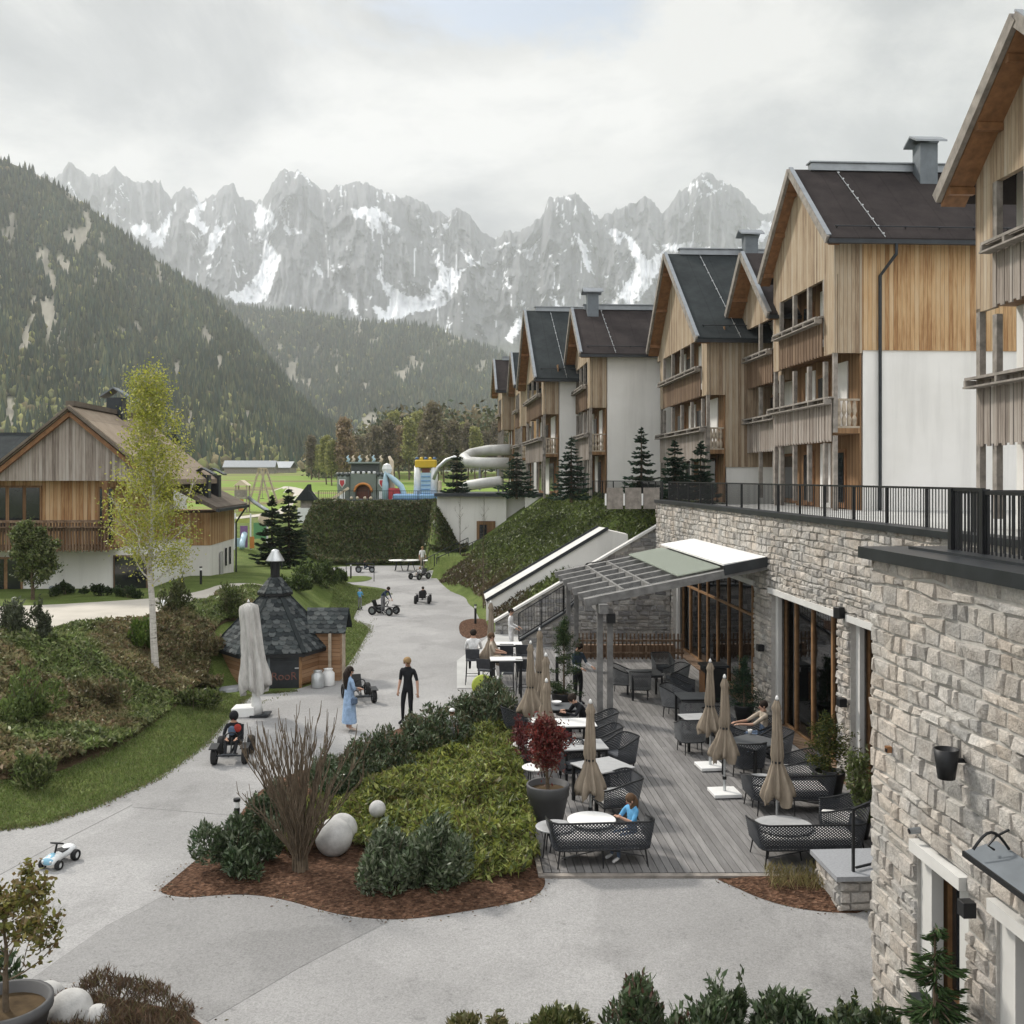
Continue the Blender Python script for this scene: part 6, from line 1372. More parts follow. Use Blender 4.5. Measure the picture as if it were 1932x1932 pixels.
EQ = np.vstack([litter(LEFT_EDGE[1:11], 5200, 0.07), litter(LEFT_EDGE[11:20], 2600, 0.10)]); n = len(EQ)
stuff(leafobj('edge_grass', np.stack([EQ[:, 0], EQ[:, 1], np.maximum(terr(EQ[:, 0], EQ[:, 1]), 0) + 0.035], 1), rng.normal(size=(n, 3)) * 0.6 + np.array([0, 0, 0.8]), 0.09 * rng.uniform(.5, 1.5, n), 0.016, pick(GR + [(0.16, 0.13, 0.07)], n, .25), 'leaf'), 'ragged grass tufts along the gravel edge', 'grass')

for lab, x, y, rx, rz, pal in (('brownish shrub tucked against the left wall of the hut', -9.75, 32.2, 0.75, 0.7, BROWNISH), ('dull green shrub behind the left eave of the hut', -9.55, 34.4, 0.8, 1.0, GREEN_MIX), ('low brown shrub left of the big parasol base', -9.3, 30.9, 0.6, 0.4, BROWNISH)):
    bush('shrub', lab, (x, y, tz(x, y)), rx, rx * .8, rz, 1700, 0.13, 0.05, pal, 'leaf', 'shrub', None, 4, 9, 0.7)
# ------------------------------------------------------------------ terrace furniture
plain('rope_dark', (0.040, 0.044, 0.052), 0.6, 0, 0.25, 8)
plain('rope_grey', (0.16, 0.165, 0.17), 0.7, 0, 0.2, 8)
plain('cushion', (0.62, 0.615, 0.60), 0.95, 0, 0.08, 5, 0.1)
plain('cushion_dark', (0.07, 0.075, 0.085), 0.95, 0, 0.15, 5, 0.1)
plain('top_grey', (0.36, 0.365, 0.37), 0.5, 0, 0.12, 5)
plain('top_dark', (0.085, 0.09, 0.095), 0.5, 0, 0.15, 5)
plain('top_white', (0.74, 0.74, 0.73), 0.5, 0, 0.05, 5)
plain('lime', (0.30, 0.36, 0.04), 0.6, 0, 0.08, 3)
def m_canvas(key, col):
    t = NT(key); c = t.coord(); f = t.ramp(t.noise(t.coord((3, 3, 1)), 3, 5, 0.6), [(0.3, tuple(x * .72 for x in col)), (0.7, tuple(x * 1.12 for x in col))]); t.bump(t.noise(c, 90, 2), 0.2, 0.004); t.done(key, f, 0.95, 0, 0.1)
m_canvas('canvas_taupe', (0.30, 0.25, 0.195)); m_canvas('canvas_grey', (0.56, 0.545, 0.52))
plain('stain_red', (0.42, 0.22, 0.17), 0.95, 0, 0.3, 6)

def lattice(mb, fn, nu, nv, r, k=1.0):
    """crossing ropes over the surface fn(u, v), u and v from 0 to 1"""
    for sgn in (1, -1):
        for i in range(-nv, nu + nv + 1):
            pts = []
            for j in range(nv + 1):
                u = (i + sgn * j * k + (0 if sgn > 0 else 0)) / nu
                if -1e-6 <= u <= 1 + 1e-6: pts.append(fn(min(1, max(0, u)), j / nv))
            if len(pts) > 1: mb.tube(pts, r, 3, False)
def shell(w, d, back_h, arm_h, rad):
    """plan curve of a sofa or armchair: arm, back, arm; u from 0 to 1"""
    pts = [(-w / 2, -d / 2)] + [(-w / 2 + rad - rad * math.cos(a), d / 2 - rad + rad * math.sin(a)) for a in np.linspace(0, math.pi / 2, 5)] + [(w / 2 - rad + rad * math.sin(a), d / 2 - rad + rad * math.cos(a)) for a in np.linspace(0, math.pi / 2, 5)] + [(w / 2, -d / 2)]
    P_ = np.array(pts); s = np.concatenate([[0], np.cumsum(np.hypot(*np.diff(P_, axis=0).T))]); L = s[-1]
    def fn(u, v, out=0.0):
        q = u * L; x = np.interp(q, s, P_[:, 0]); y = np.interp(q, s, P_[:, 1]); e = sstep(0, d * 0.9, min(q, L - q)); top = arm_h + (back_h - arm_h) * float(e); z = 0.30 + (top - 0.30) * v
        f = 1 + 0.07 * v; return Vector((x * f, y + 0.10 * v * float(e), z))
    return fn, L
def seat_thing(name, label, cat, w, d, loc, rz, group, back=0.78, arm=0.62, rope='rope_dark', cush='cushion', seat_z=0.40):
    t = thing(name, label, cat, loc, rz, group); fn, L = shell(w, d, back, arm, 0.16)
    lm = MB(); lattice(lm, fn, max(12, int(L / 0.055)), 9, 0.0115); lm.obj('woven_back', rope, t)
    rm = MB(); n = 26; rm.tube([fn(i / n, 1) for i in range(n + 1)], 0.017, 6); rm.tube([fn(i / n, 0) for i in range(n + 1)], 0.015, 6); rm.tube([fn(0, 0), fn(1, 0)], 0.015, 6); rm.obj('frame', 'metal_black', t)
    for (x, y) in ((-w / 2 + .06, -d / 2 + .05), (w / 2 - .06, -d / 2 + .05), (-w / 2 + .10, d / 2 - .06), (w / 2 - .10, d / 2 - .06)):
        MB().tube([(x, y, 0.30), (x * 1.06, y * 1.12, 0)], [0.016, 0.011], 6).obj('leg', 'metal_black', t)
    if w > 1.2: 
        MB().tube([(0, d / 2 - 0.05, 0.30), (0, d / 2, 0)], [0.014, 0.011], 6).obj('leg', 'metal_black', t)
        s = MB()
        for sg in (1, -1): s.tube([(sg * 0.05, d / 2 - 0.05, 0.29), (sg * (w / 2 - 0.12), d / 2 - 0.02, 0.18)], 0.010, 5)
        s.obj('brace', 'metal_black', t)
    MB().box((0, -0.02, 0.31), (w - 0.10, d - 0.12, 0.03)).obj('seat', rope, t)
    k = max(1, round(w / 0.75)); 
    for i in range(k):
        cw = (w - 0.12) / k; MB().box((-w / 2 + 0.06 + cw * (i + 0.5), -0.03, seat_z - 0.01), (cw - 0.015, d - 0.14, 0.13)).obj('cushion', cush, t, False, 0.025)
    return t
DV = lambda p: (p.x, p.y, DZ)
def dp(u, v): return DV(G(u, v, DZ))
seat_thing('woven_sofa', 'dark woven sofa seen from behind with the girl on its right end', 'sofa', 1.62, 0.78, dp(1131, 1622), math.pi + AX + 0.02, 'woven sofas on the deck')['label']
seat_thing('woven_sofa', 'dark woven sofa seen from behind beside the mulch corner', 'sofa', 1.70, 0.78, dp(1520, 1622), math.pi + AX - 0.02, 'woven sofas on the deck', 0.74)
seat_thing('woven_sofa', 'dark woven sofa behind the right hand parasol near the potted spruce', 'sofa', 1.55, 0.78, dp(1487, 1527), math.pi + AX, 'woven sofas on the deck')
AC = seat_thing('woven_armchair', 'woven armchair with pale cushion between square table and round white table', 'armchair', 0.78, 0.74, dp(1160, 1540), R(-75), 'woven armchairs with pale cushions')
dup(AC, dp(1588, 1588), R(-105), 'woven armchair with pale cushion by the plants at the stone corner')
dup(AC, dp(1505, 1492), R(-95), 'woven armchair with pale cushion behind the sofa at the potted spruce')
def chair(label, loc, rz, group='woven dining chairs', rope='rope_dark'):
    return seat_thing('woven_chair', label, 'chair', 0.58, 0.54, loc, rz, group, 0.84, 0.66, rope, 'cushion_dark', 0.44)
CH = chair('dark dining chair on the far side of the nearest square table, left one', dp(1082, 1478), R(20))
CHG = chair('grey dining chair with its back to the viewer at the farthest deck table', dp(1208, 1318), R(175), 'grey woven dining chairs', 'rope_grey')
for lab, u, v, rz in (('dark dining chair at the right far corner of the nearest square table', 1170, 1462, -60), ('dark dining chair right of the second square table', 1142, 1440, -80), ('dark dining chair close to the pergola posts', 1136, 1408, -85),
                      ('dark dining chair left of the man in black table by the laurels', 975, 1395, 80), ('dark dining chair at the left of the third table', 1052, 1420, 100), ('dark dining chair in front of the octagonal table', 1412, 1470, 190),
                      ('dark dining chair right of the octagonal table', 1462, 1450, -70), ('dark dining chair under the woman in beige', 1440, 1425, -80), ('dark dining chair left of the octagonal table behind two parasols', 1385, 1440, 80),
                      ('dark dining chair between the parasols and the glass front', 1355, 1405, 20), ('dark chair at the small table beside the black cabinet', 1290, 1330, 70)):
    dup(CH, dp(u, v), R(rz), lab)
for lab, u, v, rz in (('grey dining chair left of the farthest deck table', 1172, 1308, 75), ('grey dining chair right of the farthest deck table', 1276, 1306, -70), ('grey dining chair behind the farthest deck table', 1250, 1284, 10),
                      ('grey dining chair left of the low table in mid deck', 1272, 1352, 60), ('grey dining chair at mid deck with back to the viewer', 1303, 1420, 188), ('pale grey dining chair between the two mid deck tables', 1308, 1382, 180)):
    dup(CHG, dp(u, v), R(rz), lab)
def table(label, loc, rz, w, d, h, top, leg='metal_black', cat='table', group='square deck tables'):
    t = thing('deck_table', label, cat, loc, rz, group)
    MB().box((0, 0, h - 0.015), (w, d, 0.03)).obj('tabletop', top, t, False, 0.006)
    for sx in (1, -1):
        for sy in (1, -1): MB().box((sx * (w / 2 - 0.05), sy * (d / 2 - 0.05), (h - 0.03) / 2), (0.055, 0.055, h - 0.031)).obj('leg', leg, t)
    MB().box((0, 0, h - 0.065), (w - 0.12, d - 0.12, 0.06)).obj('apron', leg, t)
    return t
def tp(u, v, h): return DV(G(u, v, DZ + h))
table('nearest square grey topped table left of the gangway', tp(1137, 1443, .74), R(30), 0.95, 0.9, 0.74, 'top_grey')
table('second square table with white plates beside the red maple', tp(1100, 1404, .74), R(8), 0.95, 0.8, 0.74, 'top_grey')
table('third square table with pale top near the pergola posts', tp(1084, 1362, .74), R(4), 0.95, 0.8, 0.74, 'top_white')
table('fourth table where the man in black sits', tp(1066, 1332, .74), R(4), 0.95, 0.8, 0.74, 'top_dark')
table('farthest square table under the pergola roof', tp(1216, 1268, .74), R(4), 0.95, 0.9, 0.74, 'top_dark')
table('dark square table right of the gangway under the pergola', tp(1308, 1312, .74), R(4), 0.85, 0.8, 0.74, 'top_dark')
table('small grey square table in mid deck left of the parasols', tp(1318, 1352, .74), R(10), 0.8, 0.7, 0.74, 'top_grey')
table('dark square table set cornerwise beside the woman in beige', tp(1420, 1398, .74), R(38), 1.0, 0.95, 0.74, 'top_dark')
table('high white bar table nearer the plaza', DV(G(955, 1246, 1.1)), R(3), 0.95, 0.6, 1.1, 'top_white', group='high bar tables')
table('high white bar table below the cook in white', DV(G(957, 1217, 1.1)), R(3), 0.95, 0.6, 1.1, 'top_white', group='high bar tables')
def roundtable(label, loc, r, h, top):
    t = thing('round_table', label, 'table', loc, 0, 'round low tables'); MB().lathe([(0.01, h - 0.03), (r - .01, h - 0.03), (r, h - 0.02), (r, h - 0.006), (r - .01, h), (0.01, h)], 32).obj('tabletop', top, t, False)
    for k in range(4): a = k * math.pi / 2 + 0.6; MB().tube([(r * .6 * math.cos(a), r * .6 * math.sin(a), h - 0.03), (r * .78 * math.cos(a), r * .78 * math.sin(a), 0)], [0.014, 0.011], 6).obj('leg', 'metal_black', t)
    return t
roundtable('round white table pierced by the front left parasol', tp(1116, 1545, .55), 0.42, 0.55, 'top_white')
roundtable('small pale oval side table left of the front sofa', tp(1048, 1558, .5), 0.34, 0.5, 'top_grey')
roundtable('large round grey table behind the sofa at the mulch corner', tp(1478, 1556, .5), 0.5, 0.5, 'top_grey')
roundtable('low grey side table behind the sofa at the right hand parasol', tp(1440, 1470, .5), 0.4, 0.5, 'top_grey')
roundtable('low round white table half hidden behind the red maple', tp(1012, 1446, .45), 0.3, 0.45, 'top_white')
roundtable('low round white table beyond the red maple', tp(998, 1403, .45), 0.36, 0.45, 'top_white')
# plates and cups
def plate(label, u, v, r=0.12, n='plate', prof=None): tag(MB().lathe(prof or [(0.01, 0.0), (r * .6, 0.0), (r, 0.02), (r * .97, 0.024), (r * .55, 0.008), (0.01, 0.008)], 18).obj(n, 'top_white', None, True), label, n).location = Vector(tp(u, v, .74)) + Vector((0, 0, .741))
plate('white plate on the second square table, left one', 1092, 1402); plate('white plate on the second square table, right one', 1112, 1405); plate('white bowl on the table of the man in black', 1050, 1330, 0.13, 'bowl', [(0.03, 0), (0.06, 0.01), (0.13, 0.09), (0.125, 0.09), (0.05, 0.02), (0.01, 0.02)])
plate('white cup on the dark cornerwise table by the woman', 1415, 1385, 0.05, 'cup', [(0.03, 0), (0.045, 0.05), (0.05, 0.10), (0.046, 0.10), (0.03, 0.02), (0.01, 0.02)])

def stool(label, loc, rz):
    t = thing('bar_stool', label, 'bar stool', loc, rz, 'dark bar stools'); w = 0.42
    MB().box((0, 0, 0.76), (w, w, 0.05)).obj('seat', 'cushion_dark', t, False, 0.01)
    MB().prism([(-w / 2, w / 2 - .03, 0.82), (w / 2, w / 2 - .03, 0.82), (w / 2 + .01, w / 2 + .05, 1.12), (-w / 2 - .01, w / 2 + .05, 1.12)], (0, 0, 0), (0, 0.035, 0)).obj('backrest', 'rope_dark', t)
    for sx in (1, -1):
        for sy in (1, -1): MB().tube([(sx * .18, sy * .18, .75), (sx * .22, sy * .22, 0)], [0.016, 0.012], 6).obj('leg', 'metal_black', t)
        MB().tube([(sx * .19, .19, .76), (sx * .19, w / 2 + .03, 1.0)], 0.012, 5).obj('upright', 'metal_black', t)
    f = MB(); c = [(.205, .205, .28), (-.205, .205, .28), (-.205, -.205, .28), (.205, -.205, .28), (.205, .205, .28)]
    for a, b in zip(c[:-1], c[1:]): f.tube([a, b], 0.01, 5)
    f.obj('footrest', 'metal_black', t); return t
ST = stool('bar stool with its back to the viewer at the nearer bar table', dp(956, 1318), R(180))
for lab, u, v, rz in (('bar stool at the left of the nearer bar table', 918, 1312, -20), ('bar stool at the farther bar table seen from behind', 956, 1278, 0), ('bar stool right of the farther bar table', 988, 1280, -10), ('bar stool right of the nearer bar table', 990, 1312, -12), ('bar stool under the man in white shirt', 892, 1290, 0)):
    dup(ST, dp(u, v), R(rz + 180), lab)
def lime():
    p = G(912, 1352); t = thing('lime_chair', 'lime green round backed chair half hidden behind the laurel row', 'chair', (p.x, p.y, 0.03), R(8))
    m = MB(); m.lathe([(.02, -.03), (.27, -.03), (.31, 0), (.27, .03), (.02, .03)], 28); M = Matrix.Rotation(R(68), 3, 'X'); m.v = [tuple(M @ Vector(p) + Vector((0, 0.12, .78))) for p in m.v]; m.obj('backrest', 'lime', t, True); MB().lathe([(.02, .40), (.25, .40), (.27, .43), (.25, .46), (.02, .46)], 24, (0, -.1, 0)).obj('seat', 'lime', t, True)
    for sx in (1, -1):
        for sy in (1, -1): MB().tube([(sx * .15, sy * .15 - .08, .40), (sx * .2, sy * .2 - .08, 0)], 0.014, 6).obj('leg', 'metal_black', t)
lime()

# ------------------------------------------------------------------ closed parasols
def parasol(label, loc, top, cz, rmax, canvas='canvas_taupe', group='closed taupe parasols on the deck', base='plate', tilt=0.0, seed=1, name='closed_parasol', blunt=False):
    t = thing(name, label, 'parasol', loc, random.uniform(-.2, .2), group); rd = random.Random(seed)
    L = top - cz; n = 48; ph = rd.uniform(0, 6)
    prof = []; 
    for i in range(26):
        f = i / 25; tie = 0.62
        r = 0.05 + 0.05 * f / tie if f < tie else 0.10 + (rmax - 0.10) * sstep(tie, 0.98, f)
        if f < 0.1: r = 0.035 + f * 0.55
        if abs(f - tie) < 0.03: r *= 0.82
        if blunt: r = 0.05 + 0.17 * sstep(0, 0.05, f) + 0.03 * f / tie if f < tie else 0.26 + (rmax - 0.26) * sstep(tie, 0.9, f)
        prof.append((float(r) * (1.0 if f < 0.97 else 0.9), top - L * f))
    def mod(a, i): 
        f = i; w = 0.16 + 0.22 * f; return 1 + w * math.sin(8 * a + ph + 1.4 * math.sin(3 * f + ph)) + 0.10 * math.sin(3 * a + ph * 2 + 4 * f) + 0.06 * math.sin(17 * a + 9 * f)
    mb = MB(); mb.lathe(prof, n, (0, 0, 0), mod, False); o = len(mb.v)
    # uneven hem
    for k in range(n): x, y, z = mb.v[25 * n + k]; mb.v[25 * n + k] = (x, y, z + 0.10 * math.sin(4 * 2 * math.pi * k / n + ph) * (rmax / .25) + rd.uniform(-.03, .03))
    mb.obj('canopy', canvas, t, True)
    MB().lathe([(0.088, top - L * .62 - .02), (0.092, top - L * .62), (0.088, top - L * .62 + .02)], 16, cap=False).obj('strap', 'metal_black', t)
    MB().tube([(0, 0, 0.02), (0, 0, top + 0.02)], 0.022, 8).obj('pole', 'metal_pale', t); MB().lathe([(0.02, top), (0.035, top + .03), (0.022, top + .07), (0.005, top + .09)], 10).obj('finial', 'white_paint', t, True)
    if base == 'plate':
        MB().box((0, 0, 0.055), (0.56, 0.56, 0.07)).obj('base', 'white_paint', t, False, 0.008); MB().tube([(0, 0, .09), (0, 0, .34)], 0.032, 8).obj('sleeve', 'metal_pale', t); MB().tube([(0, 0, .32), (0, 0, .38)], 0.042, 8).obj('knob', 'metal_black', t)
        for sx in (1, -1):
            for sy in (1, -1): MB().box((sx * .22, sy * .22, 0.01), (0.09, 0.09, 0.02)).obj('foot', 'metal_black', t)
    return t
for lab, u, v, top, cz, r, s in (('closed parasol standing through the round white table', 1114, 1562, 2.28, 0.62, 0.235, 3), ('closed parasol on white base plate in mid gangway, nearer one', 1367, 1500, 2.36, 0.75, 0.24, 5), ('closed parasol on white base plate in mid gangway, farther one', 1340, 1450, 2.34, 0.80, 0.22, 8),
      ('closed parasol rising behind the sofa at the mulch corner', 1466, 1580, 2.45, 0.68, 0.24, 11), ('closed parasol behind the potted red maple', 1031, 1512, 2.36, 0.7, 0.2, 14), ('closed parasol just beyond the red maple parasol', 1030, 1440, 2.4, 0.7, 0.2, 18),
      ('closed parasol left of the conifer by the bar tables', 1001, 1400, 2.38, 0.7, 0.26, 22), ('slender closed parasol touching the dark conifer', 1018, 1365, 2.42, 0.7, 0.24, 27), ('closed parasol behind the man in white shirt', 926, 1284, 2.45, 0.6, 0.30, 31)):
    p = G(u, v, DZ); parasol(lab, DV(p), top, cz, r, seed=s)
p = G(484, 1352); bp = parasol('big closed grey parasol with stained hem before the barbecue hut', (p.x, p.y, 0.03), 3.08, 0.72, 0.34, 'canvas_grey', None, 'none', 0, 40, 'large_parasol', True)
MB().lathe([(0.17, 0.0), (0.14, 0.3), (0.07, 0.75), (0.05, 1.0)], 14, (0.02, 0, 0.05)).obj('pole_sleeve', 'white_paint', bp, True)
MB().box((-0.32, 0.05, 0.14), (0.62, 0.5, 0.26)).obj('base', 'white_paint', bp, False, 0.02); MB().box((0.12, -0.02, 0.03), (0.5, 0.45, 0.05)).obj('base', 'metal_dark', bp)
bp.rotation_euler = (R(2), R(-3.5), 0)

# ------------------------------------------------------------------ pots and potted plants
def pot(label, loc, r, h, m='pot_grey'):
    t = thing('flower_pot', label, 'pot', loc, 0); MB().lathe([(0.02, 0.01), (r * .62, 0), (r * .66, 0.02), (r * .93, h * .72), (r * .97, h * .73), (r, h - .03), (r, h), (r * .9, h), (r * .87, h * .85), (0.02, h * .85)], 36).obj('pot', m, t, True)
    MB().lathe([(0.01, h * .86), (r * .87, h * .855)], 24, cap=False).obj('soil', 'soil', t); return t
def fluffy(label, loc, h, r, pal, n=3600):
    t = thing('potted_conifer', label, 'conifer', loc, random.uniform(0, 6)); MB().tube([(0, 0, -.1), (0, 0, h * .8)], [.04, .01], 6).obj('trunk', 'bark', t); C, A = [], []
    for k in range(46):
        f = rng.uniform(0, 1) ** 1.2; a = rng.uniform(0, 6.28); R_ = r * (1.02 - f) ** 0.75 * rng.uniform(.55, 1.12); m = n // 46; s_ = rng.uniform(0.1, 1, (m, 1)); e = np.array([[math.cos(a) * R_, math.sin(a) * R_, .18 * h * rng.uniform(-.3, 1)]])
        C.append(np.array([[0, 0, .04 * h + f * h * .9]]) + e * s_ + rng.normal(0, .045, (m, 3))); A.append(e / np.linalg.norm(e) + rng.normal(size=(m, 3)) * .6)
    C = np.vstack(C); A = np.vstack(A); leafobj('crown', C, A, .085 * rng.uniform(.6, 1.3, len(C)), .022, pick(pal, len(C), .3), 'needles', t, .03); return t
p = G(1034, 1556, DZ); pot('large tapered grey pot holding the red maple at the deck edge', DV(p), 0.40, 0.76)
t = thing('red_maple', 'red leaved Japanese maple in the large grey pot', 'tree', (p.x, p.y, 0.72)); pts = branching(t, 1.15, 0.03, 31, 3, 0.50, 0.08, 'twig', 16, 1.5, 0.5)
leafup(t, pts, 4, 0.08, 0.085, 0.033, [(0.16, 0.025, 0.022), (0.11, 0.02, 0.022), (0.21, 0.04, 0.03), (0.13, 0.05, 0.035)], 'leaf', 0.02)
p2 = G(985, 1450, DZ); pot('low dark pot with a red bush beside the bed', DV(p2), 0.26, 0.35); bush('red_shrub', 'dark red shrub in a pot at the bed edge left of the maple', (p2.x, p2.y, 0.36), 0.5, 0.45, 0.75, 1100, 0.09, 0.035, [(0.13, 0.03, 0.03), (0.09, 0.02, 0.025), (0.16, 0.05, 0.045)], 'leaf', 'shrub', None, 7)
p = G(1565, 1512, DZ); pot('dark pot of the bushy spruce by the glass front', DV(p), 0.30, 0.6, 'metal_black'); fluffy('bushy potted conifer with yellow green tips by the glass front', (p.x, p.y, 0.5), 1.35, 0.78, [(0.05, 0.075, 0.022), (0.085, 0.10, 0.025), (0.035, 0.05, 0.02), (0.14, 0.13, 0.035)])
p = G(1404, 1366, DZ); pot('dark pot beside the stone pier behind the woman', DV(p), 0.26, 0.5, 'metal_black'); fluffy('dark potted conifer beside the stone pier behind the woman', (p.x, p.y, 0.42), 1.3, 0.65, GREEN_SPRUCE)
p = G(1622, 1580, DZ); pot('pot hidden at the corner of the near stone block', DV(p), 0.22, 0.4, 'metal_black'); bush('potted_shrub', 'green potted shrub at the corner of the near stone block', (p.x, p.y, 0.4), 0.35, 0.35, 1.1, 1300, 0.10, 0.04, GREEN_MIX, 'leaf', 'shrub')
p = G(1064, 1348, DZ); pot('dark planter of the tall conifer by the bar terrace', DV(p), 0.34, 0.6, 'metal_black'); fluffy('tall dark conifer in planter between bar terrace and deck', (p.x, p.y, 0.5), 2.1, 0.8, [(0.03, 0.055, 0.025), (0.045, 0.075, 0.03), (0.07, 0.09, 0.035)], 5200)

# ------------------------------------------------------------------ lamps, balls, cabinet, wall fittings
def bollard(label, loc, h):
    t = thing('bollard_lamp', label, 'lamp', loc, 0, 'black bollard lamps'); MB().tube([(0, 0, 0), (0, 0, h - .16)], 0.05, 12).obj('post', 'metal_black', t); MB().tube([(0, 0, h - .159), (0, 0, h - .05)], 0.047, 12).obj('diffuser', 'white_paint', t); MB().tube([(0, 0, h - .049), (0, 0, h)], 0.062, 12).obj('cap', 'metal_black', t)
for lab, u, v, z, h in (('bollard lamp behind the laurel at the island tip', 447, 1600, 0, 0.85), ('bollard lamp by the small round mulch bed', 897, 1180, 0, 0.9), ('bollard lamp in front of the chalet side wall', 379, 1120, 1.55, 0.75), ('bollard lamp on the far lawn island', 662, 1092, 0, 0.95), ('bollard lamp beside the tall conifer at the bar terrace', 1051, 1290, 0, 1.0)):
    p = G(u, v, z); bollard(lab, (p.x, p.y, tz(p.x, p.y) if z else 0.02), h)
def ball(label, u, v, r, z=0.1):
    p = G(u, v, z + r); m = MB().ball((0, 0, 0), r, 36, 24); o = m.obj('stone_ball', 'sphere_stone', None, True); o.location = (p.x, p.y, z + r * 0.92); tag(o, label, 'stone ball', 'grey stone balls in the beds')
ball('largest stone ball beside the bare shrub', 630, 1577, 0.315); ball('stone ball half hidden behind the largest ball', 645, 1562, 0.27); ball('small stone ball lying alone in the golden juniper', 712, 1525, 0.15, 0.42)
ball('stone ball in the corner bed, middle one beside planter', 133, 1905, 0.25, 0.05); ball('smallest stone ball at the right in the corner bed', 183, 1922, 0.17, 0.05); ball('stone ball behind the planter tree trunk', 88, 1885, 0.22, 0.05)
p = G(1346, 1322, DZ); t = thing('outdoor_cabinet', 'tall black outdoor cabinet with wooden side by the glass front', 'cabinet', DV(p), AX); MB().box((0, 0, .5), (0.62, .6, .96)).obj('body', 'metal_black', t, False, 0.01); MB().box((0, 0, 1.03), (0.75, .7, .06)).obj('top', 'metal_dark', t); MB().box((-.33, 0, .45), (0.03, .58, .8)).obj('side_panel', 'wood_orange', t)
def onwall(c0, s, z): return CY(c0, s, z)
t = thing('bucket_lamp', 'black tapered wall lamp like a bucket on the near stone wall', 'lamp', onwall(5.1, 10.33, 3.62), AX); MB().lathe([(0.085, -.16), (0.125, .14), (0.11, .14), (0.07, -.14)], 20, (-.10, 0, 0), None, True).obj('shade', 'metal_black', t, True); MB().bar((0, 0, .02), (0.12, 0, .02), .04).obj('bracket', 'metal_black', t)
t = thing('wall_lamp', 'small black cube lamp between the two framed windows', 'lamp', onwall(5.1, 10.02, 2.28), AX); MB().box((-.05, 0, 0), (.13, .13, .15)).obj('housing', 'metal_black', t, False, .004)
t = thing('rusty_fitting', 'small rust orange fitting with black hole on the stone wall', 'fitting', onwall(5.13, 12.0, 3.31), AX); MB().box((0, 0, 0), (.06, .07, .07)).obj('plate', 'wood_orange', t); MB().box((-.035, -.02, -.005), (.012, .04, .04)).obj('hole', 'metal_black', t)
t = thing('spotlight', 'small round spotlight above the first framed window', 'lamp', onwall(5.1, 11.25, 2.62), AX); MB().tube([(0.06, 0, 0), (-.06, 0, -.01)], .035, 10).obj('body', 'metal_grey', t); MB().tube([(-.061, 0, -.01), (-.07, 0, -.012)], .028, 10).obj('lens', 'metal_black', t)
for lab, s, z in (('black speaker high on the pier between the glass bays', 21.75, 3.62), ('small black box lamp low on the pier between the glass bays', 21.6, 1.75), ('small black box lamp on the pier beside the pergola', 27.3, 1.95)):
    t = thing('wall_box', lab, 'lamp', onwall(WC - .09, s, z), AX); MB().box((-.06, 0, 0), (.16, .2, .24 if z > 3 else .18), 0.3 if z > 3 else 0).obj('housing', 'metal_black', t, False, .01); MB().bar((0, 0, .03), (.09, 0, .03), .05).obj('bracket', 'metal_black', t)
def canopy():
    t = thing('iron_canopy', 'dark metal canopy with wrought iron bracket above the right window', 'canopy', onwall(5.12, 9.0, 2.98), AX)
    MB().prism([(0, -1.6, 0.09), (-.32, -1.6, 0), (-.32, .6, 0), (0, .6, 0.09)], (0, 0, 0), (0, 0, .02)).obj('sheet', 'chimney_grey', t); MB().bar((-.325, -1.6, 0.0), (-.325, .6, 0.0), .02, .05).obj('front_edge', 'metal_black', t)
    for y in (.35, -.9):
        m = MB(); pts = [(-.02 - .34 * f, y, .12 + .16 * math.sin(f * 3.1)) for f in np.linspace(0, 1, 9)]; m.tube(pts, .014, 5); m.tube([(-.02 + 0, y, .30), (-.15, y, .24), (-.22, y, .16), (-.16, y, .12)], .012, 5); m.obj('scroll_bracket', 'metal_black', t)
canopy()
def pier():
    p = G(1622, 1722); t = thing('stone_pier', 'low stone pier with granite slab top beside the near block', 'pier', (p.x, p.y, 0), AX)
    fnf = lambda s, z, o: Vector((s, -o, z)); m = stonewall(fnf, -.3, .5, 0, lambda s: .5, [], (.12, .18), (.2, .4), STONES_WARM, 61, (.01, .03)); fl = lambda s, z, o: Vector((-.3 - o, s, z)); m2 = stonewall(fl, 0, 1.0, 0, lambda s: .5, [], (.12, .18), (.2, .4), STONES_WARM, 62, (.01, .03))
    m.obj('stones', 'stone', t); m2.obj('stones', 'stone', t); MB().bx(-.29, .6, .02, 1.0, 0, .49).obj('core', 'mortar', t); MB().bx(-.38, .7, -.08, 1.05, .50, .57).obj('slab', 'granite', t)
    r = MB(); r.bar((-.05, .12, .57), (-.05, .12, 1.5), .035, .05); r.bar((-.07, .12, 1.5), (.5, .4, 1.58), .04, .03); r.bar((.0, .14, .62), (.5, .36, .62), .03); r.obj('handrail', 'metal_black', t)
pier()
for lab, x in (('white milk churn beside the hut door', -5.98), ('second pale churn at the right corner of the hut', -5.72)):
    t = thing('milk_churn', lab, 'churn', (x, 31.55 + (x + 5.98) * 1.2, 0.02), 0); MB().lathe([(0.19, 0), (0.2, .02), (0.2, .38), (0.13, .46), (0.13, .5), (0.15, .52), (0.02, .53)], 18).obj('body', 'metal_pale' if x < -5.8 else 'white_paint', t, True)

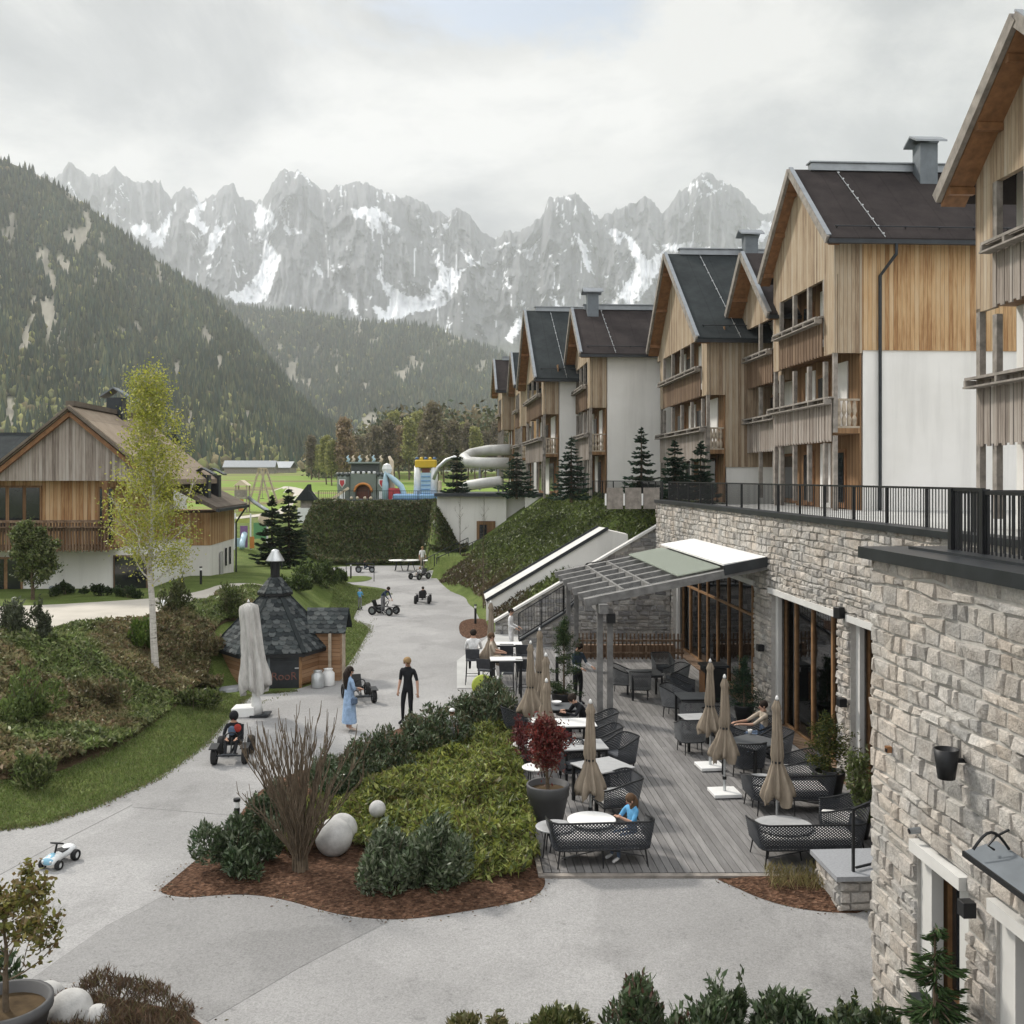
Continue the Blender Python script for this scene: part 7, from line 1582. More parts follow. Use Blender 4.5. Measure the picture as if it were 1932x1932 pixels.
# ------------------------------------------------------------------ pedal karts and the toy car
plain('tyre', (0.015, 0.015, 0.016), 0.85, 0, 0.2, 8); plain('kart_red', (0.32, 0.03, 0.025), 0.45, 0, 0.1, 4); plain('car_white', (0.72, 0.74, 0.75), 0.3, 0, 0.04, 4); plain('car_blue', (0.22, 0.42, 0.55), 0.3, 0, 0.06, 4)
def wheel(t, x, y, r, w, rim='metal_grey'):
    m = MB(); n = 20; pr = [(r * .62, -w / 2), (r * .92, -w / 2), (r, -w * .25), (r, w * .25), (r * .92, w / 2), (r * .62, w / 2)]
    m.lathe(pr, n, (0, 0, 0), None, False); m.v = [(x + p[2], y + p[0], r + p[1]) for p in m.v]; o = m.obj('wheel', 'tyre', t, True)
    q = MB(); q.tube([(x - w * .3, y, r), (x + w * .3, y, r)], r * .62, 14); q.obj('rim', rim, o)
def kart(label, loc, rz, first=None):
    t = thing('pedal_kart', label, 'pedal kart', loc, rz, 'pedal karts on the gravel')
    for x in (-.34, .34):
        wheel(t, x, -.48, .19, .12); wheel(t, x, .42, .21, .14)
    f = MB(); f.tube([(0, -.62, .22), (0, -.2, .2), (0, .5, .26)], .028, 7); f.tube([(-.34, -.48, .19), (.34, -.48, .19)], .02, 6); f.tube([(-.34, .42, .21), (.34, .42, .21)], .02, 6); f.tube([(-.16, -.66, .26), (.16, -.66, .26)], .022, 6); f.obj('frame', 'metal_dark', t)
    MB().prism([(-.17, .12, .30), (.17, .12, .30), (.17, .42, .30), (-.17, .42, .30)], (0, 0, 0), (0, 0, .05)).obj('seat', 'metal_black', t); MB().prism([(-.17, .40, .33), (.17, .40, .33), (.16, .52, .66), (-.16, .52, .66)], (0, 0, 0), (0, .04, 0)).obj('seat_back', 'metal_black', t)
    s = MB(); s.tube([(0, -.34, .22), (0, -.16, .52)], .016, 6); ring = [(0.15 * math.cos(a), -.16 - .07 * math.sin(a), .52 + .13 * math.sin(a)) for a in np.linspace(0, 2 * math.pi, 17)]; s.tube(ring, .016, 6, False); s.obj('steering_wheel', 'metal_black', t)
    for sx in (-1, 1): MB().prism([(sx * .34 - .09, -.68, .38), (sx * .34 + .09, -.68, .38), (sx * .34 + .09, -.3, .42), (sx * .34 - .09, -.3, .42)], (0, 0, 0), (0, 0, .02)).obj('mudguard', 'metal_black', t)
    for sx in (-1, 1): MB().box((sx * .11, -.36, .2), (.1, .05, .02)).obj('pedal', 'metal_black', t)
    return t
def gp(u, v, z=0.016): p = G(u, v); return (p.x, p.y, z)
KA = kart('pedal kart of the child in black hood near the lawn edge', gp(440, 1432), R(6))
KP = {'near': KA}
for key, lab, u, v, rz in (('back', 'pedal kart driving away seen from behind on the gravel', 798, 1138, 180), ('side', 'pedal kart turned sideways under the navy clad rider', 724, 1160, 68), ('rail', 'pedal kart standing at the far end of the gravel by the lamp', 688, 1080, 100), ('white', 'pedal kart with child in white before the stairs', 792, 1093, -35), ('hidden', 'pedal kart parked behind the woman in blue', 677, 1322, 20)):
    KP[key] = dup(KA, gp(u, v), R(rz), lab)
def bobby():
    t = thing('toy_car', 'white and pale blue ride on toy car with black steering wheel', 'toy car', gp(112, 1632), R(-12)); 
    def hull(nm, m, secs):
        b = MB(); n = 12; vs = []
        for (y, w, z0, z1) in secs: vs += [(w * math.cos(a) * (1 if abs(math.cos(a)) < .8 else 1), y, (z0 + z1) / 2 + (z1 - z0) / 2 * math.sin(a)) for a in np.linspace(0, 2 * math.pi, n, endpoint=False)]
        fs = [[i * n + k, i * n + (k + 1) % n, (i + 1) * n + (k + 1) % n, (i + 1) * n + k] for i in range(len(secs) - 1) for k in range(n)] + [list(range(n)), [(len(secs) - 1) * n + k for k in range(n)][::-1]]
        b.add(vs, fs); return b.obj(nm, m, t, True)
    hull('body', 'car_white', [(-.32, .10, .09, .17), (-.29, .13, .07, .21), (-.16, .13, .07, .24), (-.02, .10, .08, .22), (.10, .11, .08, .22), (.24, .14, .08, .26), (.30, .12, .10, .25), (.32, .07, .13, .22)])
    hull('bonnet', 'car_blue', [(-.335, .07, .10, .16), (-.30, .115, .09, .205), (-.22, .10, .12, .232), (-.15, .05, .2, .246)])
    MB().box((0, .08, .215), (.15, .2, .02)).obj('seat', 'metal_black', t)
    for x in (-.15, .15): wheel(t, x, -.22, .075, .08, 'car_white'); wheel(t, x, .22, .09, .09, 'car_white')
    s = MB(); s.tube([(0, -.12, .22), (0, -.06, .36)], .018, 6); s.tube([(0.10 * math.cos(a), -.06 + .085 * math.sin(a), .37 - .03 * math.sin(a)) for a in np.linspace(0, 2 * math.pi, 17)], .014, 6, False); s.bar((-.09, -.06, .37), (.09, -.06, .37), .02); s.obj('steering_wheel', 'metal_black', t)
    for sx in (-1, 1): MB().ball((sx * .07, -.325, .15), .022, 8, 6).obj('headlight', 'metal_pale', t)
bobby()

# ------------------------------------------------------------------ playground
for k, c in {'pg_yellow': (0.62, 0.42, 0.03), 'pg_blue': (0.20, 0.36, 0.58), 'pg_lightblue': (0.42, 0.58, 0.68), 'pg_navy': (0.06, 0.12, 0.24), 'pg_white': (0.75, 0.76, 0.77), 'pg_red': (0.45, 0.05, 0.06), 'pg_grey': (0.17, 0.20, 0.18), 'pg_dgrey': (0.07, 0.08, 0.08), 'pg_cream': (0.62, 0.52, 0.40), 'pg_orange': (0.55, 0.22, 0.06), 'pg_green': (0.12, 0.30, 0.14), 'pg_violet': (0.22, 0.12, 0.28), 'pg_lime': (0.4, 0.45, 0.12), 'pg_brown': (0.16, 0.05, 0.03)}.items(): plain(k, c, 0.45, 0, 0.1, 2)
def castle():
    X, Y, z = -13.6, 94, tz(-13.6, 94) ; t = thing('bouncy_castle', 'grey inflatable castle with arched gate and two red shields', 'bouncy castle', (X, Y, z), R(-6))
    for x in (-1.85, 1.85):
        m = MB(); m.lathe([(.62, 0), (.66, .3), (.62, .9), (.66, 1.5), (.62, 2.1), (.58, 2.35)], 14, (x, 0, 0)); o = m.obj('tower', 'pg_grey', t, True)
        c = MB(); 
        for k in range(8): a = k * math.pi / 4; c.ball((x + .58 * math.cos(a), .58 * math.sin(a), 2.45), .2, 8, 6)
        c.obj('battlement', 'pg_dgrey', o, True)
        s = MB(); s.prism([(x - .3, -.70, 2.0), (x + .3, -.70, 2.0), (x + .3, -.70, 1.6), (x, -.70, 1.2), (x - .3, -.70, 1.6)], (0, 0, 0), (0, .05, 0)); so = s.obj('shield', 'pg_white', o); MB().prism([(x - .2, -.74, 1.92), (x + .2, -.74, 1.92), (x + .2, -.74, 1.6), (x, -.74, 1.3), (x - .2, -.74, 1.6)], (0, 0, 0), (0, .035, 0)).obj('shield_face', 'pg_red', so)
        MB().box((x, -.66, .55), (.5, .06, .7)).obj('patch', 'pg_white', o)
    m = MB(); A = [(-1.2, 0, 0), (-.75, 0, 0)] + [(.75 * math.cos(a), 0, .85 + .7 * math.sin(a)) for a in np.linspace(math.pi, 0, 13)] + [(.75, 0, 0), (1.2, 0, 0), (1.2, 0, 2.5), (-1.2, 0, 2.5)]; m.prism(A, (0, -.25, 0), (0, .25, 0)); m.obj('gate_wall', 'pg_grey', t)
    ar = MB(); ar.tube([(.8 * math.cos(a), -.3, .85 + .75 * math.sin(a)) for a in np.linspace(math.pi, 0, 15)], .12, 8); ar.obj('gate_arch', 'pg_orange', t, True)
    MB().box((0, .3, .85), (1.7, .1, 1.7)).obj('gate_door', 'pg_brown', t)
    MB().box((0, .9, 3.0), (2.7, 1.0, .9)).obj('upper_storey', 'pg_dgrey', t, False, .1)
    for k in range(5): MB().box((-1.0 + .5 * k, -.05, 2.62), (.26, .3, .24)).obj('crenel', 'pg_white', t, False, .05)
    MB().box((0, .4, 3.5), (3.0, .8, .2)).obj('parapet', 'pg_grey', t, False, .06)
    for k, x in enumerate((-1.6, -1.1, -.5, .2, .8, 1.5)): 
        m = MB(); m.tube([(x, .3, 3.6), (x + .12, .3, 3.85), (x - .05, .3, 4.05), (x + .1, .3, 4.2)], [.16, .13, .10, .04], 8); m.obj('figure', 'pg_cream' if k % 2 else 'pg_lightblue', t, True)
    m = MB(); m.tube([(2.55, 0, 0), (2.6, 0, 1.4), (2.5, 0, 2.6), (2.62, 0, 3.6), (2.35, 0, 4.1)], [.4, .34, .26, .2, .12], 10); m.obj('side_column', 'pg_cream', t, True)
    MB().box((0, -.3, .1), (5.2, 1.6, .24)).obj('base', 'pg_dgrey', t, False, .08)
    for x in (-.9, -.35, .35, .9): MB().ball((x, -1.0, .3), .16, 8, 6).obj('step_knob', 'pg_cream', t, True)
castle()
def archfig():
    X, Y = -10.6, 93; z = tz(X, Y); t = thing('inflatable_arch', 'pale blue inflatable arch with diamond head beside the castle', 'inflatable', (X, Y, z))
    m = MB(); m.tube([(-.9, 0, 0), (-.9, 0, 1.6), (-.85, 0, 2.6), (-.1, 0, 1.95), (.55, 0, 1.35), (.75, 0, .8), (.75, 0, 0)], [.3, .3, .26, .26, .26, .26, .28], 10); m.obj('arch', 'pg_lightblue', t, True)
    MB().ball((-.75, 0, 2.95), .48, 4, 4, (1, .7, 1.1)).obj('head', 'pg_white', t); MB().box((-.1, .2, .6), (1.2, .6, 1.2)).obj('body', 'pg_red', t, False, .1)
archfig()
def slide():
    X, Y = -7.75, 92; z = tz(X, Y); t = thing('inflatable_slide', 'inflatable slide with white sides, blue ladder and yellow crown', 'inflatable slide', (X, Y, z))
    for x in (-.75, .75): m = MB(); m.tube([(x, 0, .5), (x, .1, 2.0), (x, .2, 3.2)], [.34, .32, .30], 12); m.obj('side_tube', 'pg_white', t, True)
    MB().box((0, .15, 1.5), (.95, .35, 2.2)).obj('ladder', 'pg_lightblue', t, False, .05)
    for k in range(5): MB().box((0, -.06, .75 + k * .38), (.8, .12, .09)).obj('rung', 'pg_blue', t, False, .02)
    MB().box((0, .2, 3.4), (1.95, .7, .75)).obj('crown', 'pg_yellow', t, False, .1)
    for k in range(5): MB().ball((-.8 + .4 * k, .1, 3.85), .17, 8, 6).obj('crown_knob', 'pg_yellow' if k % 2 else 'pg_navy', t, True)
    MB().box((0, .25, 2.75), (.7, .3, .6)).obj('opening', 'pg_brown', t)
    MB().box((-.7, -.4, .45), (4.2, 2.6, .5)).obj('pool', 'pg_blue', t, False, .12); MB().box((-.7, -1.5, .2), (4.3, .5, .38)).obj('rim', 'pg_navy', t, False, .1)
    MB().box((1.25, .2, 1.0), (.3, .8, 1.8)).obj('buttress', 'pg_cream', t, False, .08)
slide()
plain('tube_grey', (0.5, 0.5, 0.48), 0.5, 0, 0.15, 1.2)
def pool_tube():
    t = thing('tube_slide', 'thick white pool tube slide curving round behind the spruce', 'water slide', (-1.5, 84, TOPZ - .6)); q = lambda u, v, Y: P(u, v, Y) - Vector((-1.5, 84, TOPZ - .6))
    m = MB(); m.tube([q(962, 848, 86), q(920, 850, 87), q(890, 856, 86.5), q(876, 864, 85), q(884, 872, 83.5), q(915, 874, 83), q(960, 874, 83)], .46, 16); m.obj('tube', 'tube_grey', t, True)
    m = MB(); m.tube([q(872, 925, 82), q(884, 916, 81), q(910, 912, 80.5), q(945, 908, 80)], .42, 14); m.obj('tube', 'tube_grey', t, True)
    m = MB(); m.tube([q(818, 905, 84), q(826, 882, 84), q(842, 868, 84), q(858, 862, 84), q(868, 868, 83.5)], .14, 10); m.obj('thin_tube', 'metal_pale', t, True)
    for u in (905, 940): MB().tube([q(u, 874, 83), q(u, 925, 83)], .09, 8).obj('support', 'metal_grey', t)
pool_tube()
def swing():
    X, Y = P(487, 920, 130).xy; z = tz(X, Y); t = thing('swing_frame', 'tall timber swing frame in the meadow playground', 'swing', (X, Y, z))
    for k, (a, b) in enumerate((((-1.2, 0, 0), (.1, 0, 4.6)), ((1.6, 0, 0), (.3, 0, 4.6)), ((-.8, 3, 0), (.1, 3, 4.6)), ((1.8, 3, 0), (.3, 3, 4.6)))): MB().bar(a, b, .22).obj('leg', 'timber_pale', t)
    MB().bar((.2, -.4, 4.6), (.2, 3.4, 4.6), .2).obj('crossbeam', 'timber_pale', t); MB().bar((.2, 1.4, 4.5), (.2, 1.4, .8), .04).obj('rope', 'rope_grey', t); MB().box((.2, 1.4, .75), (.5, .3, .06)).obj('seat', 'metal_black', t)
swing()
def tower():
    X, Y = P(455, 948, 112).xy; z = tz(X, Y); t = thing('play_tower', 'timber climbing tower with grey slide and orange ropes', 'play tower', (X, Y, z))
    for x in (-.6, .6):
        for y in (0, 1.2): MB().bar((x, y, 0), (x, y, 2.9), .14).obj('post', 'timber_pale', t)
    MB().box((0, .6, 1.5), (1.5, 1.5, .12)).obj('platform', 'timber', t); MB().box((0, -.1, 2.0), (1.4, .08, .8)).obj('panel', 'timber', t); MB().box((0, 0, .75), (.5, .1, 1.3)).obj('climbing_net', 'pg_orange', t); MB().prism([(-.8, -.2, 2.9), (.8, -.2, 2.9), (0, -.2, 3.5)], (0, 0, 0), (0, 1.6, 0)).obj('roof', 'pg_cream', t)
    m = MB(); m.tube([(.7, .3, 1.6), (1.6, -.2, 1.0), (2.6, -1.0, .5), (3.4, -2.0, .2)], .22, 8); m.obj('slide', 'metal_grey', t, True)
tower()
def toyframe():
    X, Y = P(470, 1045, 71).xy; z = tz(X, Y); t = thing('climbing_frame', 'colourful children climbing frame with violet and green panels beyond the chalet', 'climbing frame', (X, Y, z), .2)
    for x, y in ((-1, 0), (.1, 0), (1.2, 0), (-1, 1.2), (1.2, 1.2)): MB().bar((x, y, 0), (x, y, 2.5), .1).obj('post', 'pg_white', t)
    MB().box((-.35, -.02, .9), (.5, .08, 1.5)).obj('panel', 'pg_violet', t); MB().box((-.5, .0, 2.0), (1.1, .1, .3)).obj('panel', 'pg_lime', t); MB().box((.75, .0, 1.3), (.9, .1, 1.1)).obj('panel', 'pg_green', t); MB().box((-.8, .1, .5), (.5, .1, .6)).obj('panel', 'pg_lightblue', t); MB().tube([(-.3, -.1, 1.1), (-.4, -.8, .6), (-.4, -1.4, .25)], .2, 8).obj('slide', 'pg_lightblue', t, True); MB().box((.2, -.1, .5), (.3, .06, .8)).obj('panel', 'pg_orange', t); MB().ball((1.0, -.05, 2.1), .4, 10, 8, (1, .2, 1)).obj('disc', 'pg_cream', t, True)
toyframe()
def playhut():
    X, Y = P(580, 945, 82).xy; z = tz(X, Y); t = thing('playground_kiosk', 'small kiosk with steep dark roof above the embankment', 'kiosk', (X, Y, z))
    MB().bx(-.8, .9, 0, 1.2, -.6, .6).obj('box', 'pg_white', t); MB().bx(-.6, .3, .2, 1.1, .6, 1.3).obj('wall', 'timber', t); MB().prism([(-1.0, 0, 1.2), (.7, 0, 1.2), (.1, 0, 2.0), (0.05, 0, 2.5)], (0, -.1, 0), (0, 1.3, 0)).obj('roof', 'roof_slate', t); MB().bx(.5, 3.0, .4, .5, .2, 1.15).obj('screen', 'metal_dark', t)
    MB().bar((1.7, .6, 1.2), (3.2, .6, 2.2), .2).obj('boom', 'pg_cream', t)
playhut()
o = railing(None, [Vector((-15.2, 80.3, tz(-15.2, 80.3))), Vector((-5.4, 80.3, tz(-5.4, 80.3)))], 1.15, 2.0, .16, name='playground_fence'); tag(o, 'black bar fence along the playground edge above the embankment', 'fence')
o = railing(None, [CY(9.0, 43.5, TOPZ - .05), CY(9.2, 50.5, TOPZ - .05), Vector((2.6, 68, TOPZ - .1))], 1.0, 2.0, .14, name='garden_fence'); tag(o, 'dark fence along the top of the bank under the spruces', 'fence')
t = thing('board_fence', 'weathered board fence sections between white posts at the bank top', 'fence', CY(8.5, 43.3, TOPZ - .3), AX)
for k in range(3): MB().bx(-1.9 + k * .78, -1.9 + k * .78 + .68, 0, .05, .1, 1.0).obj('panel', 'timber', t); MB().bx(-1.95 + k * .78 - .03, -1.95 + k * .78 + .03, -.02, .07, .25, .75).obj('post', 'white_paint', t)
def farm(label, u, v, Y, w, h, rot):
    p = P(u, v, Y); z = tz(p.x, Y); t = thing('farm_building', label, 'building', (p.x, Y, z - .3), rot, 'grey farm buildings across the meadow'); MB().bx(-w / 2, w / 2, 0, 8, 0, h).obj('wall', 'timber', t); r = MB(); r.prism([(-w / 2 - .6, -.6, h), (w / 2 + .6, -.6, h), (w / 2 + .6, 4, h + 2.6), (-w / 2 - .6, 4, h + 2.6)], (0, 0, 0), (0, 0, .25)); r.prism([(-w / 2 - .6, 8.6, h), (w / 2 + .6, 8.6, h), (w / 2 + .6, 4, h + 2.6), (-w / 2 - .6, 4, h + 2.6)], (0, 0, 0), (0, 0, .25)); r.obj('roof', 'metal_grey', t)
farm('long grey farm building across the meadow', 470, 892, 400, 19, 2.6, .1); farm('smaller grey farm shed right of the long building', 522, 892, 420, 11, 2.2, -.15)
def frame_rail():
    p = G(676, 1098); t = thing('steel_hoop', 'thin steel hoop barrier around the far lawn island', 'barrier', (p.x, p.y, 0)); 
    for a, b in ((-.75, 0), (.95, .2)): MB().bar((a, b, 0), (a, b, 1.15), .04).obj('post', 'metal_dark', t)
    MB().bar((-.75, 0, 1.13), (.95, .2, 1.13), .04).obj('rail', 'metal_dark', t)
frame_rail()
t = thing('parcel', 'small white and grey bundle lying on the chalet lawn', 'bundle', (*G(312, 1225, 1.9).xy, 1.9))
pz = P(312, 1128, 36); t.location = (pz.x, pz.y, tz(pz.x, pz.y)); MB().ball((0, 0, .12), .2, 10, 6, (1.3, .8, .6)).obj('cloth', 'pg_white', t, True); MB().ball((.25, .05, .08), .14, 8, 6, (1.3, .8, .6)).obj('cloth', 'pg_violet', t, True)
for k, (lab, u) in enumerate((('white round garden table left of the far chair row', 752), ('white round garden table in the middle of the far row', 775), ('white round garden table right of the standing adult', 815))):
    p = G(u, 1076); tt = thing('garden_table', lab, 'table', (p.x, p.y - .5, 0.02), 0, 'white garden tables before the embankment'); MB().lathe([(.02, .70), (.62, .70), (.64, .72), (.62, .74), (.02, .74)], 20).obj('tabletop', 'top_white', tt)
    for j in range(3): a = j * 2.1; MB().tube([(.1 * math.cos(a), .1 * math.sin(a), .70), (.35 * math.cos(a), .35 * math.sin(a), 0)], .025, 6).obj('leg', 'metal_dark', tt)
# ------------------------------------------------------------------ people: one skinned body each
for k, c in {'skin': (0.48, 0.29, 0.21), 'hair_dark': (0.025, 0.018, 0.014), 'hair_brown': (0.10, 0.06, 0.035), 'hair_blond': (0.30, 0.20, 0.10), 'cloth_black': (0.014, 0.015, 0.018), 'cloth_navy': (0.03, 0.045, 0.08), 'cloth_white': (0.72, 0.72, 0.72), 'cloth_blue': (0.30, 0.42, 0.60), 'cloth_denim': (0.10, 0.14, 0.21), 'cloth_sky': (0.12, 0.35, 0.60), 'cloth_beige': (0.42, 0.36, 0.29), 'cloth_grey': (0.2, 0.2, 0.21), 'cloth_red': (0.34, 0.045, 0.035), 'shoe_pale': (0.6, 0.48, 0.4), 'cloth_vest': (0.045, 0.065, 0.09)}.items(): plain(k, c, 0.85 if 'skin' not in k else 0.55, 0, 0.25 if 'cloth' in k else 0.08, 9, 0.9 if 'cloth' in k else 0.02, 0.2, 11)
def pose_joints(pose, J):
    """joints for a 1.75 m figure facing -y"""
    j = {'pel': (0, 0, .95), 'spi': (0, .01, 1.12), 'che': (0, 0, 1.32), 'nec': (0, .005, 1.47), 'hea': (0, -.015, 1.58), 'top': (0, -.005, 1.68), 'nos': (0, -.105, 1.585)}
    for s, n in ((1, 'L'), (-1, 'R')):
        j.update({'sho' + n: (s * .175, .01, 1.40), 'elb' + n: (s * .225, .02, 1.11), 'wri' + n: (s * .24, -.05, .87), 'hip' + n: (s * .095, 0, .90), 'kne' + n: (s * .10, -.02, .50), 'ank' + n: (s * .105, .02, .09), 'toe' + n: (s * .12, -.15, .035)})
    if pose in ('sit', 'kart', 'stool'):
        seat = {'sit': .46, 'kart': .36, 'stool': .80}[pose]; d = .95 - (seat + .09)
        for k in ('pel', 'spi', 'che', 'nec', 'hea', 'top', 'nos'): j[k] = (j[k][0], j[k][1], j[k][2] - d)
        for n, s in (('L', 1), ('R', -1)):
            for k in ('sho', 'elb', 'wri', 'hip'): a = j[k + n]; j[k + n] = (a[0], a[1], a[2] - d)
            hz = j['hip' + n][2]
            if pose == 'kart': j['kne' + n] = (s * .15, -.36, hz + .20); j['ank' + n] = (s * .12, -.66, .24); j['toe' + n] = (s * .12, -.76, .33)
            else: j['kne' + n] = (s * .12, -.42, hz + .02); j['ank' + n] = (s * .12, -.40, max(.09, hz - .40)); j['toe' + n] = (s * .13, -.56, max(.035, hz - .455))
            j['elb' + n] = (s * .25, -.10, j['sho' + n][2] - .27); j['wri' + n] = (s * .15, -.33, j['sho' + n][2] - .30)
    j.update(J or {}); return j
RADII = {'pel': (.145, .105), 'spi': (.125, .092), 'che': (.155, .105), 'nec': (.055, .055), 'hea': (.085, .098), 'top': (.065, .075), 'nos': (.016, .016), 'sho': (.066, .066), 'elb': (.042, .042), 'wri': (.029, .029), 'hip': (.092, .092), 'kne': (.060, .060), 'ank': (.040, .040), 'toe': (.033, .038)}
SEG = [('pel', 'spi', 'legs'), ('spi', 'che', 'shirt'), ('che', 'nec', 'shirt'), ('nec', 'hea', 'skin'), ('hea', 'top', 'skin'), ('hea', 'nos', 'skin')]
for n in 'LR': SEG += [('che', 'sho' + n, 'shirt'), ('sho' + n, 'elb' + n, 'shirt'), ('elb' + n, 'wri' + n, 'sleeve'), ('pel', 'hip' + n, 'legs'), ('hip' + n, 'kne' + n, 'legs'), ('kne' + n, 'ank' + n, 'legs'), ('ank' + n, 'toe' + n, 'shoe')]
def person(label, loc, rz, h=1.75, pose='stand', J=None, shirt='cloth_black', legs='cloth_black', sleeve=None, shoe='cloth_black', hair='hair_dark', long_hair=0.0, hood=None, cap=None, fat=1.0, group=None):
    k = h / 1.75; j = pose_joints(pose, J); t = thing('person', label, 'person', loc, rz, group)
    names = list(j); me = bpy.data.meshes.new('body'); bm = bmesh.new(); V = {}
    for n in names: V[n] = bm.verts.new(Vector(j[n]) * k)
    ed = [(a, b) for a, b, _ in SEG]; rad = {n: RADII[n[:3]] for n in names}; extra = []
    for n, s in (('L', 1), ('R', -1)):
        w = Vector(j['wri' + n]); d = (w - Vector(j['elb' + n])).normalized(); side = d.cross(Vector((0, 0, 1))); side = side.normalized() if side.length > .1 else Vector((1, 0, 0)); up = side.cross(d)
        pm = 'pal' + n; V[pm] = bm.verts.new((w + d * .075) * k); rad[pm] = (.036, .024); ed.append(('wri' + n, pm)); j[pm] = w + d * .075; extra.append(('wri' + n, pm))
        curl = -up if d.z < -.5 else Vector((0, 0, -1))
        for i, (o, L) in enumerate(((-.03, .062), (-.010, .072), (.011, .068), (.031, .052))):
            b = w + d * .10 + side * o; m1 = b + d * L * .55 + curl * .008; m2 = m1 + d * L * .4 + curl * .022
            for q, (nm, pp) in enumerate(((f'f{n}{i}a', m1), (f'f{n}{i}b', m2))): V[nm] = bm.verts.new(pp * k); rad[nm] = (.0095 - .0015 * q,) * 2
            ed += [(pm, f'f{n}{i}a'), (f'f{n}{i}a', f'f{n}{i}b')]
        th = w + d * .045; nm1, nm2 = f't{n}a', f't{n}b'; sg = -1 if side.y > 0 else 1
        V[nm1] = bm.verts.new((th + side * sg * .045 + d * .02) * k); V[nm2] = bm.verts.new((th + side * sg * .055 + d * .055 + curl * .01) * k); rad[nm1] = (.011, .011); rad[nm2] = (.0095, .0095); ed += [(pm, nm1), (nm1, nm2)]
    bm.verts.index_update(); order = list(V); es = [bm.edges.new((V[a], V[b])) for a, b in ed]
    bm.to_mesh(me); bm.free(); ob = bpy.data.objects.new('body', me); COL.objects.link(ob)
    sk = ob.modifiers.new('skin', 'SKIN'); sk.branch_smoothing = 0.6; sl = me.skin_vertices[0].data
    for i, n in enumerate(order): f = fat if n[:3] in ('pel', 'spi', 'che', 'hip') else 1; sl[i].radius = (rad[n][0] * k * f, rad[n][1] * k * f); sl[i].use_root = n == 'pel'
    ob.modifiers.new('sub', 'SUBSURF').levels = 1; ob.modifiers['sub'].render_levels = 1
    m2 = bpy.data.meshes.new_from_object(ob.evaluated_get(bpy.context.evaluated_depsgraph_get())); bpy.data.objects.remove(ob); m2.materials.clear()
    slots = {'skin': 'skin', 'shirt': shirt, 'sleeve': sleeve or 'skin', 'legs': legs, 'shoe': shoe}; ks = list(slots)
    A = [(Vector(j[a]) * k, Vector(j[b]) * k, s) for a, b, s in SEG] + [(Vector(j[a]) * k, Vector(j[b]) * k * 1.05, 'skin') for a, b in extra]
    for p in m2.polygons:
        c = p.center; best = None
        for a, b, s in A:
            e = b - a; f = max(0, min(1, (c - a).dot(e) / (e.length_squared + 1e-9))); d = (c - a - e * f).length
            if best is None or d < best[0]: best = (d, s)
        s = best[1]
        if s == 'legs' and pose == 'stand' and c.z > .98 * k: s = 'shirt'
        p.material_index = ks.index(s)
    link('body', m2, [slots[q] for q in ks], t, True)
    hc = Vector(j['hea']) * k; tp_ = Vector(j['top']) * k; up = (tp_ - hc).normalized(); fw = (Vector(j['nos']) * k - hc); fw = (fw - up * fw.dot(up)).normalized(); rt = up.cross(fw)
    ey = MB()
    for s in (1, -1): ey.ball(hc + fw * .083 * k + rt * s * .034 * k + up * .022 * k, .013 * k, 8, 6)
    ey.obj('eyes', 'hair_dark', t, True); MB().ball(hc + fw * .086 * k - up * .045 * k, .02 * k, 8, 5, (1, .5, .35)).obj('mouth', 'cloth_red', t, True)
    for s in (1, -1): MB().ball(hc + rt * s * .088 * k, .026 * k, 8, 6, (.5, .8, 1.2)).obj('ear', 'skin', t, True)
    def skull(m, r, off, name, sq=(1, 1, 1)):
        b = MB(); b.ball((0, 0, 0), r * k, 18, 12); M = Matrix((rt, -fw, up)).transposed(); b.v = [tuple(M @ Vector((p[0] * sq[0], p[1] * sq[1], p[2] * sq[2])) + hc + up * off[1] * k - fw * off[0] * k) for p in b.v]; b.obj(name, m, t, True)
    if hood: skull(hood, .125, (.025, .05), 'hood', (1, 1, 1.12))
    elif cap: skull(cap, .112, (.012, .075), 'cap', (1, 1.05, .75)); skull(hair, .100, (.03, .04), 'hair')
    elif hair: skull(hair, .106, (.022, .052), 'hair', (.98, 1.02, .95))
    if long_hair:
        b = MB(); a0 = hc - fw * .06 * k + up * .06 * k; b.tube([a0, a0 - fw * .05 * k - Vector((0, 0, .12 * k)), a0 - fw * .05 * k - Vector((0, 0, long_hair * .6)), a0 - fw * .03 * k - Vector((0, 0, long_hair))], [.085 * k, .10 * k, .09 * k, .03 * k], 10); b.obj('long_hair', hair, t, True)
    return t
pm = gp(769, 1367); person('man in black polo and trousers with close cropped hair on the gravel', pm, R(-25), 1.80, 'stand', {'hea': (.02, -.06, 1.57), 'top': (.02, -.07, 1.67), 'nos': (.03, -.145, 1.535), 'kneR': (-.11, -.05, .5), 'ankR': (-.13, -.02, .09), 'toeR': (-.15, -.19, .035), 'elbL': (.27, .02, 1.12), 'wriL': (.32, -.04, .87)}, 'cloth_black', 'cloth_black', None, 'cloth_black', 'hair_blond')
pw = gp(659, 1380); w = person('woman in long light blue dress with dark hair holding a bag', pw, R(120), 1.68, 'stand', {'elbL': (.24, -.06, 1.12), 'wriL': (.05, -.26, 1.10), 'elbR': (-.24, -.06, 1.12), 'wriR': (-.02, -.24, 1.06), 'hea': (.01, -.04, 1.57), 'top': (.01, -.04, 1.67), 'nos': (.01, -.13, 1.545)}, 'cloth_blue', 'skin', 'cloth_grey', 'shoe_pale', 'hair_dark', .55)
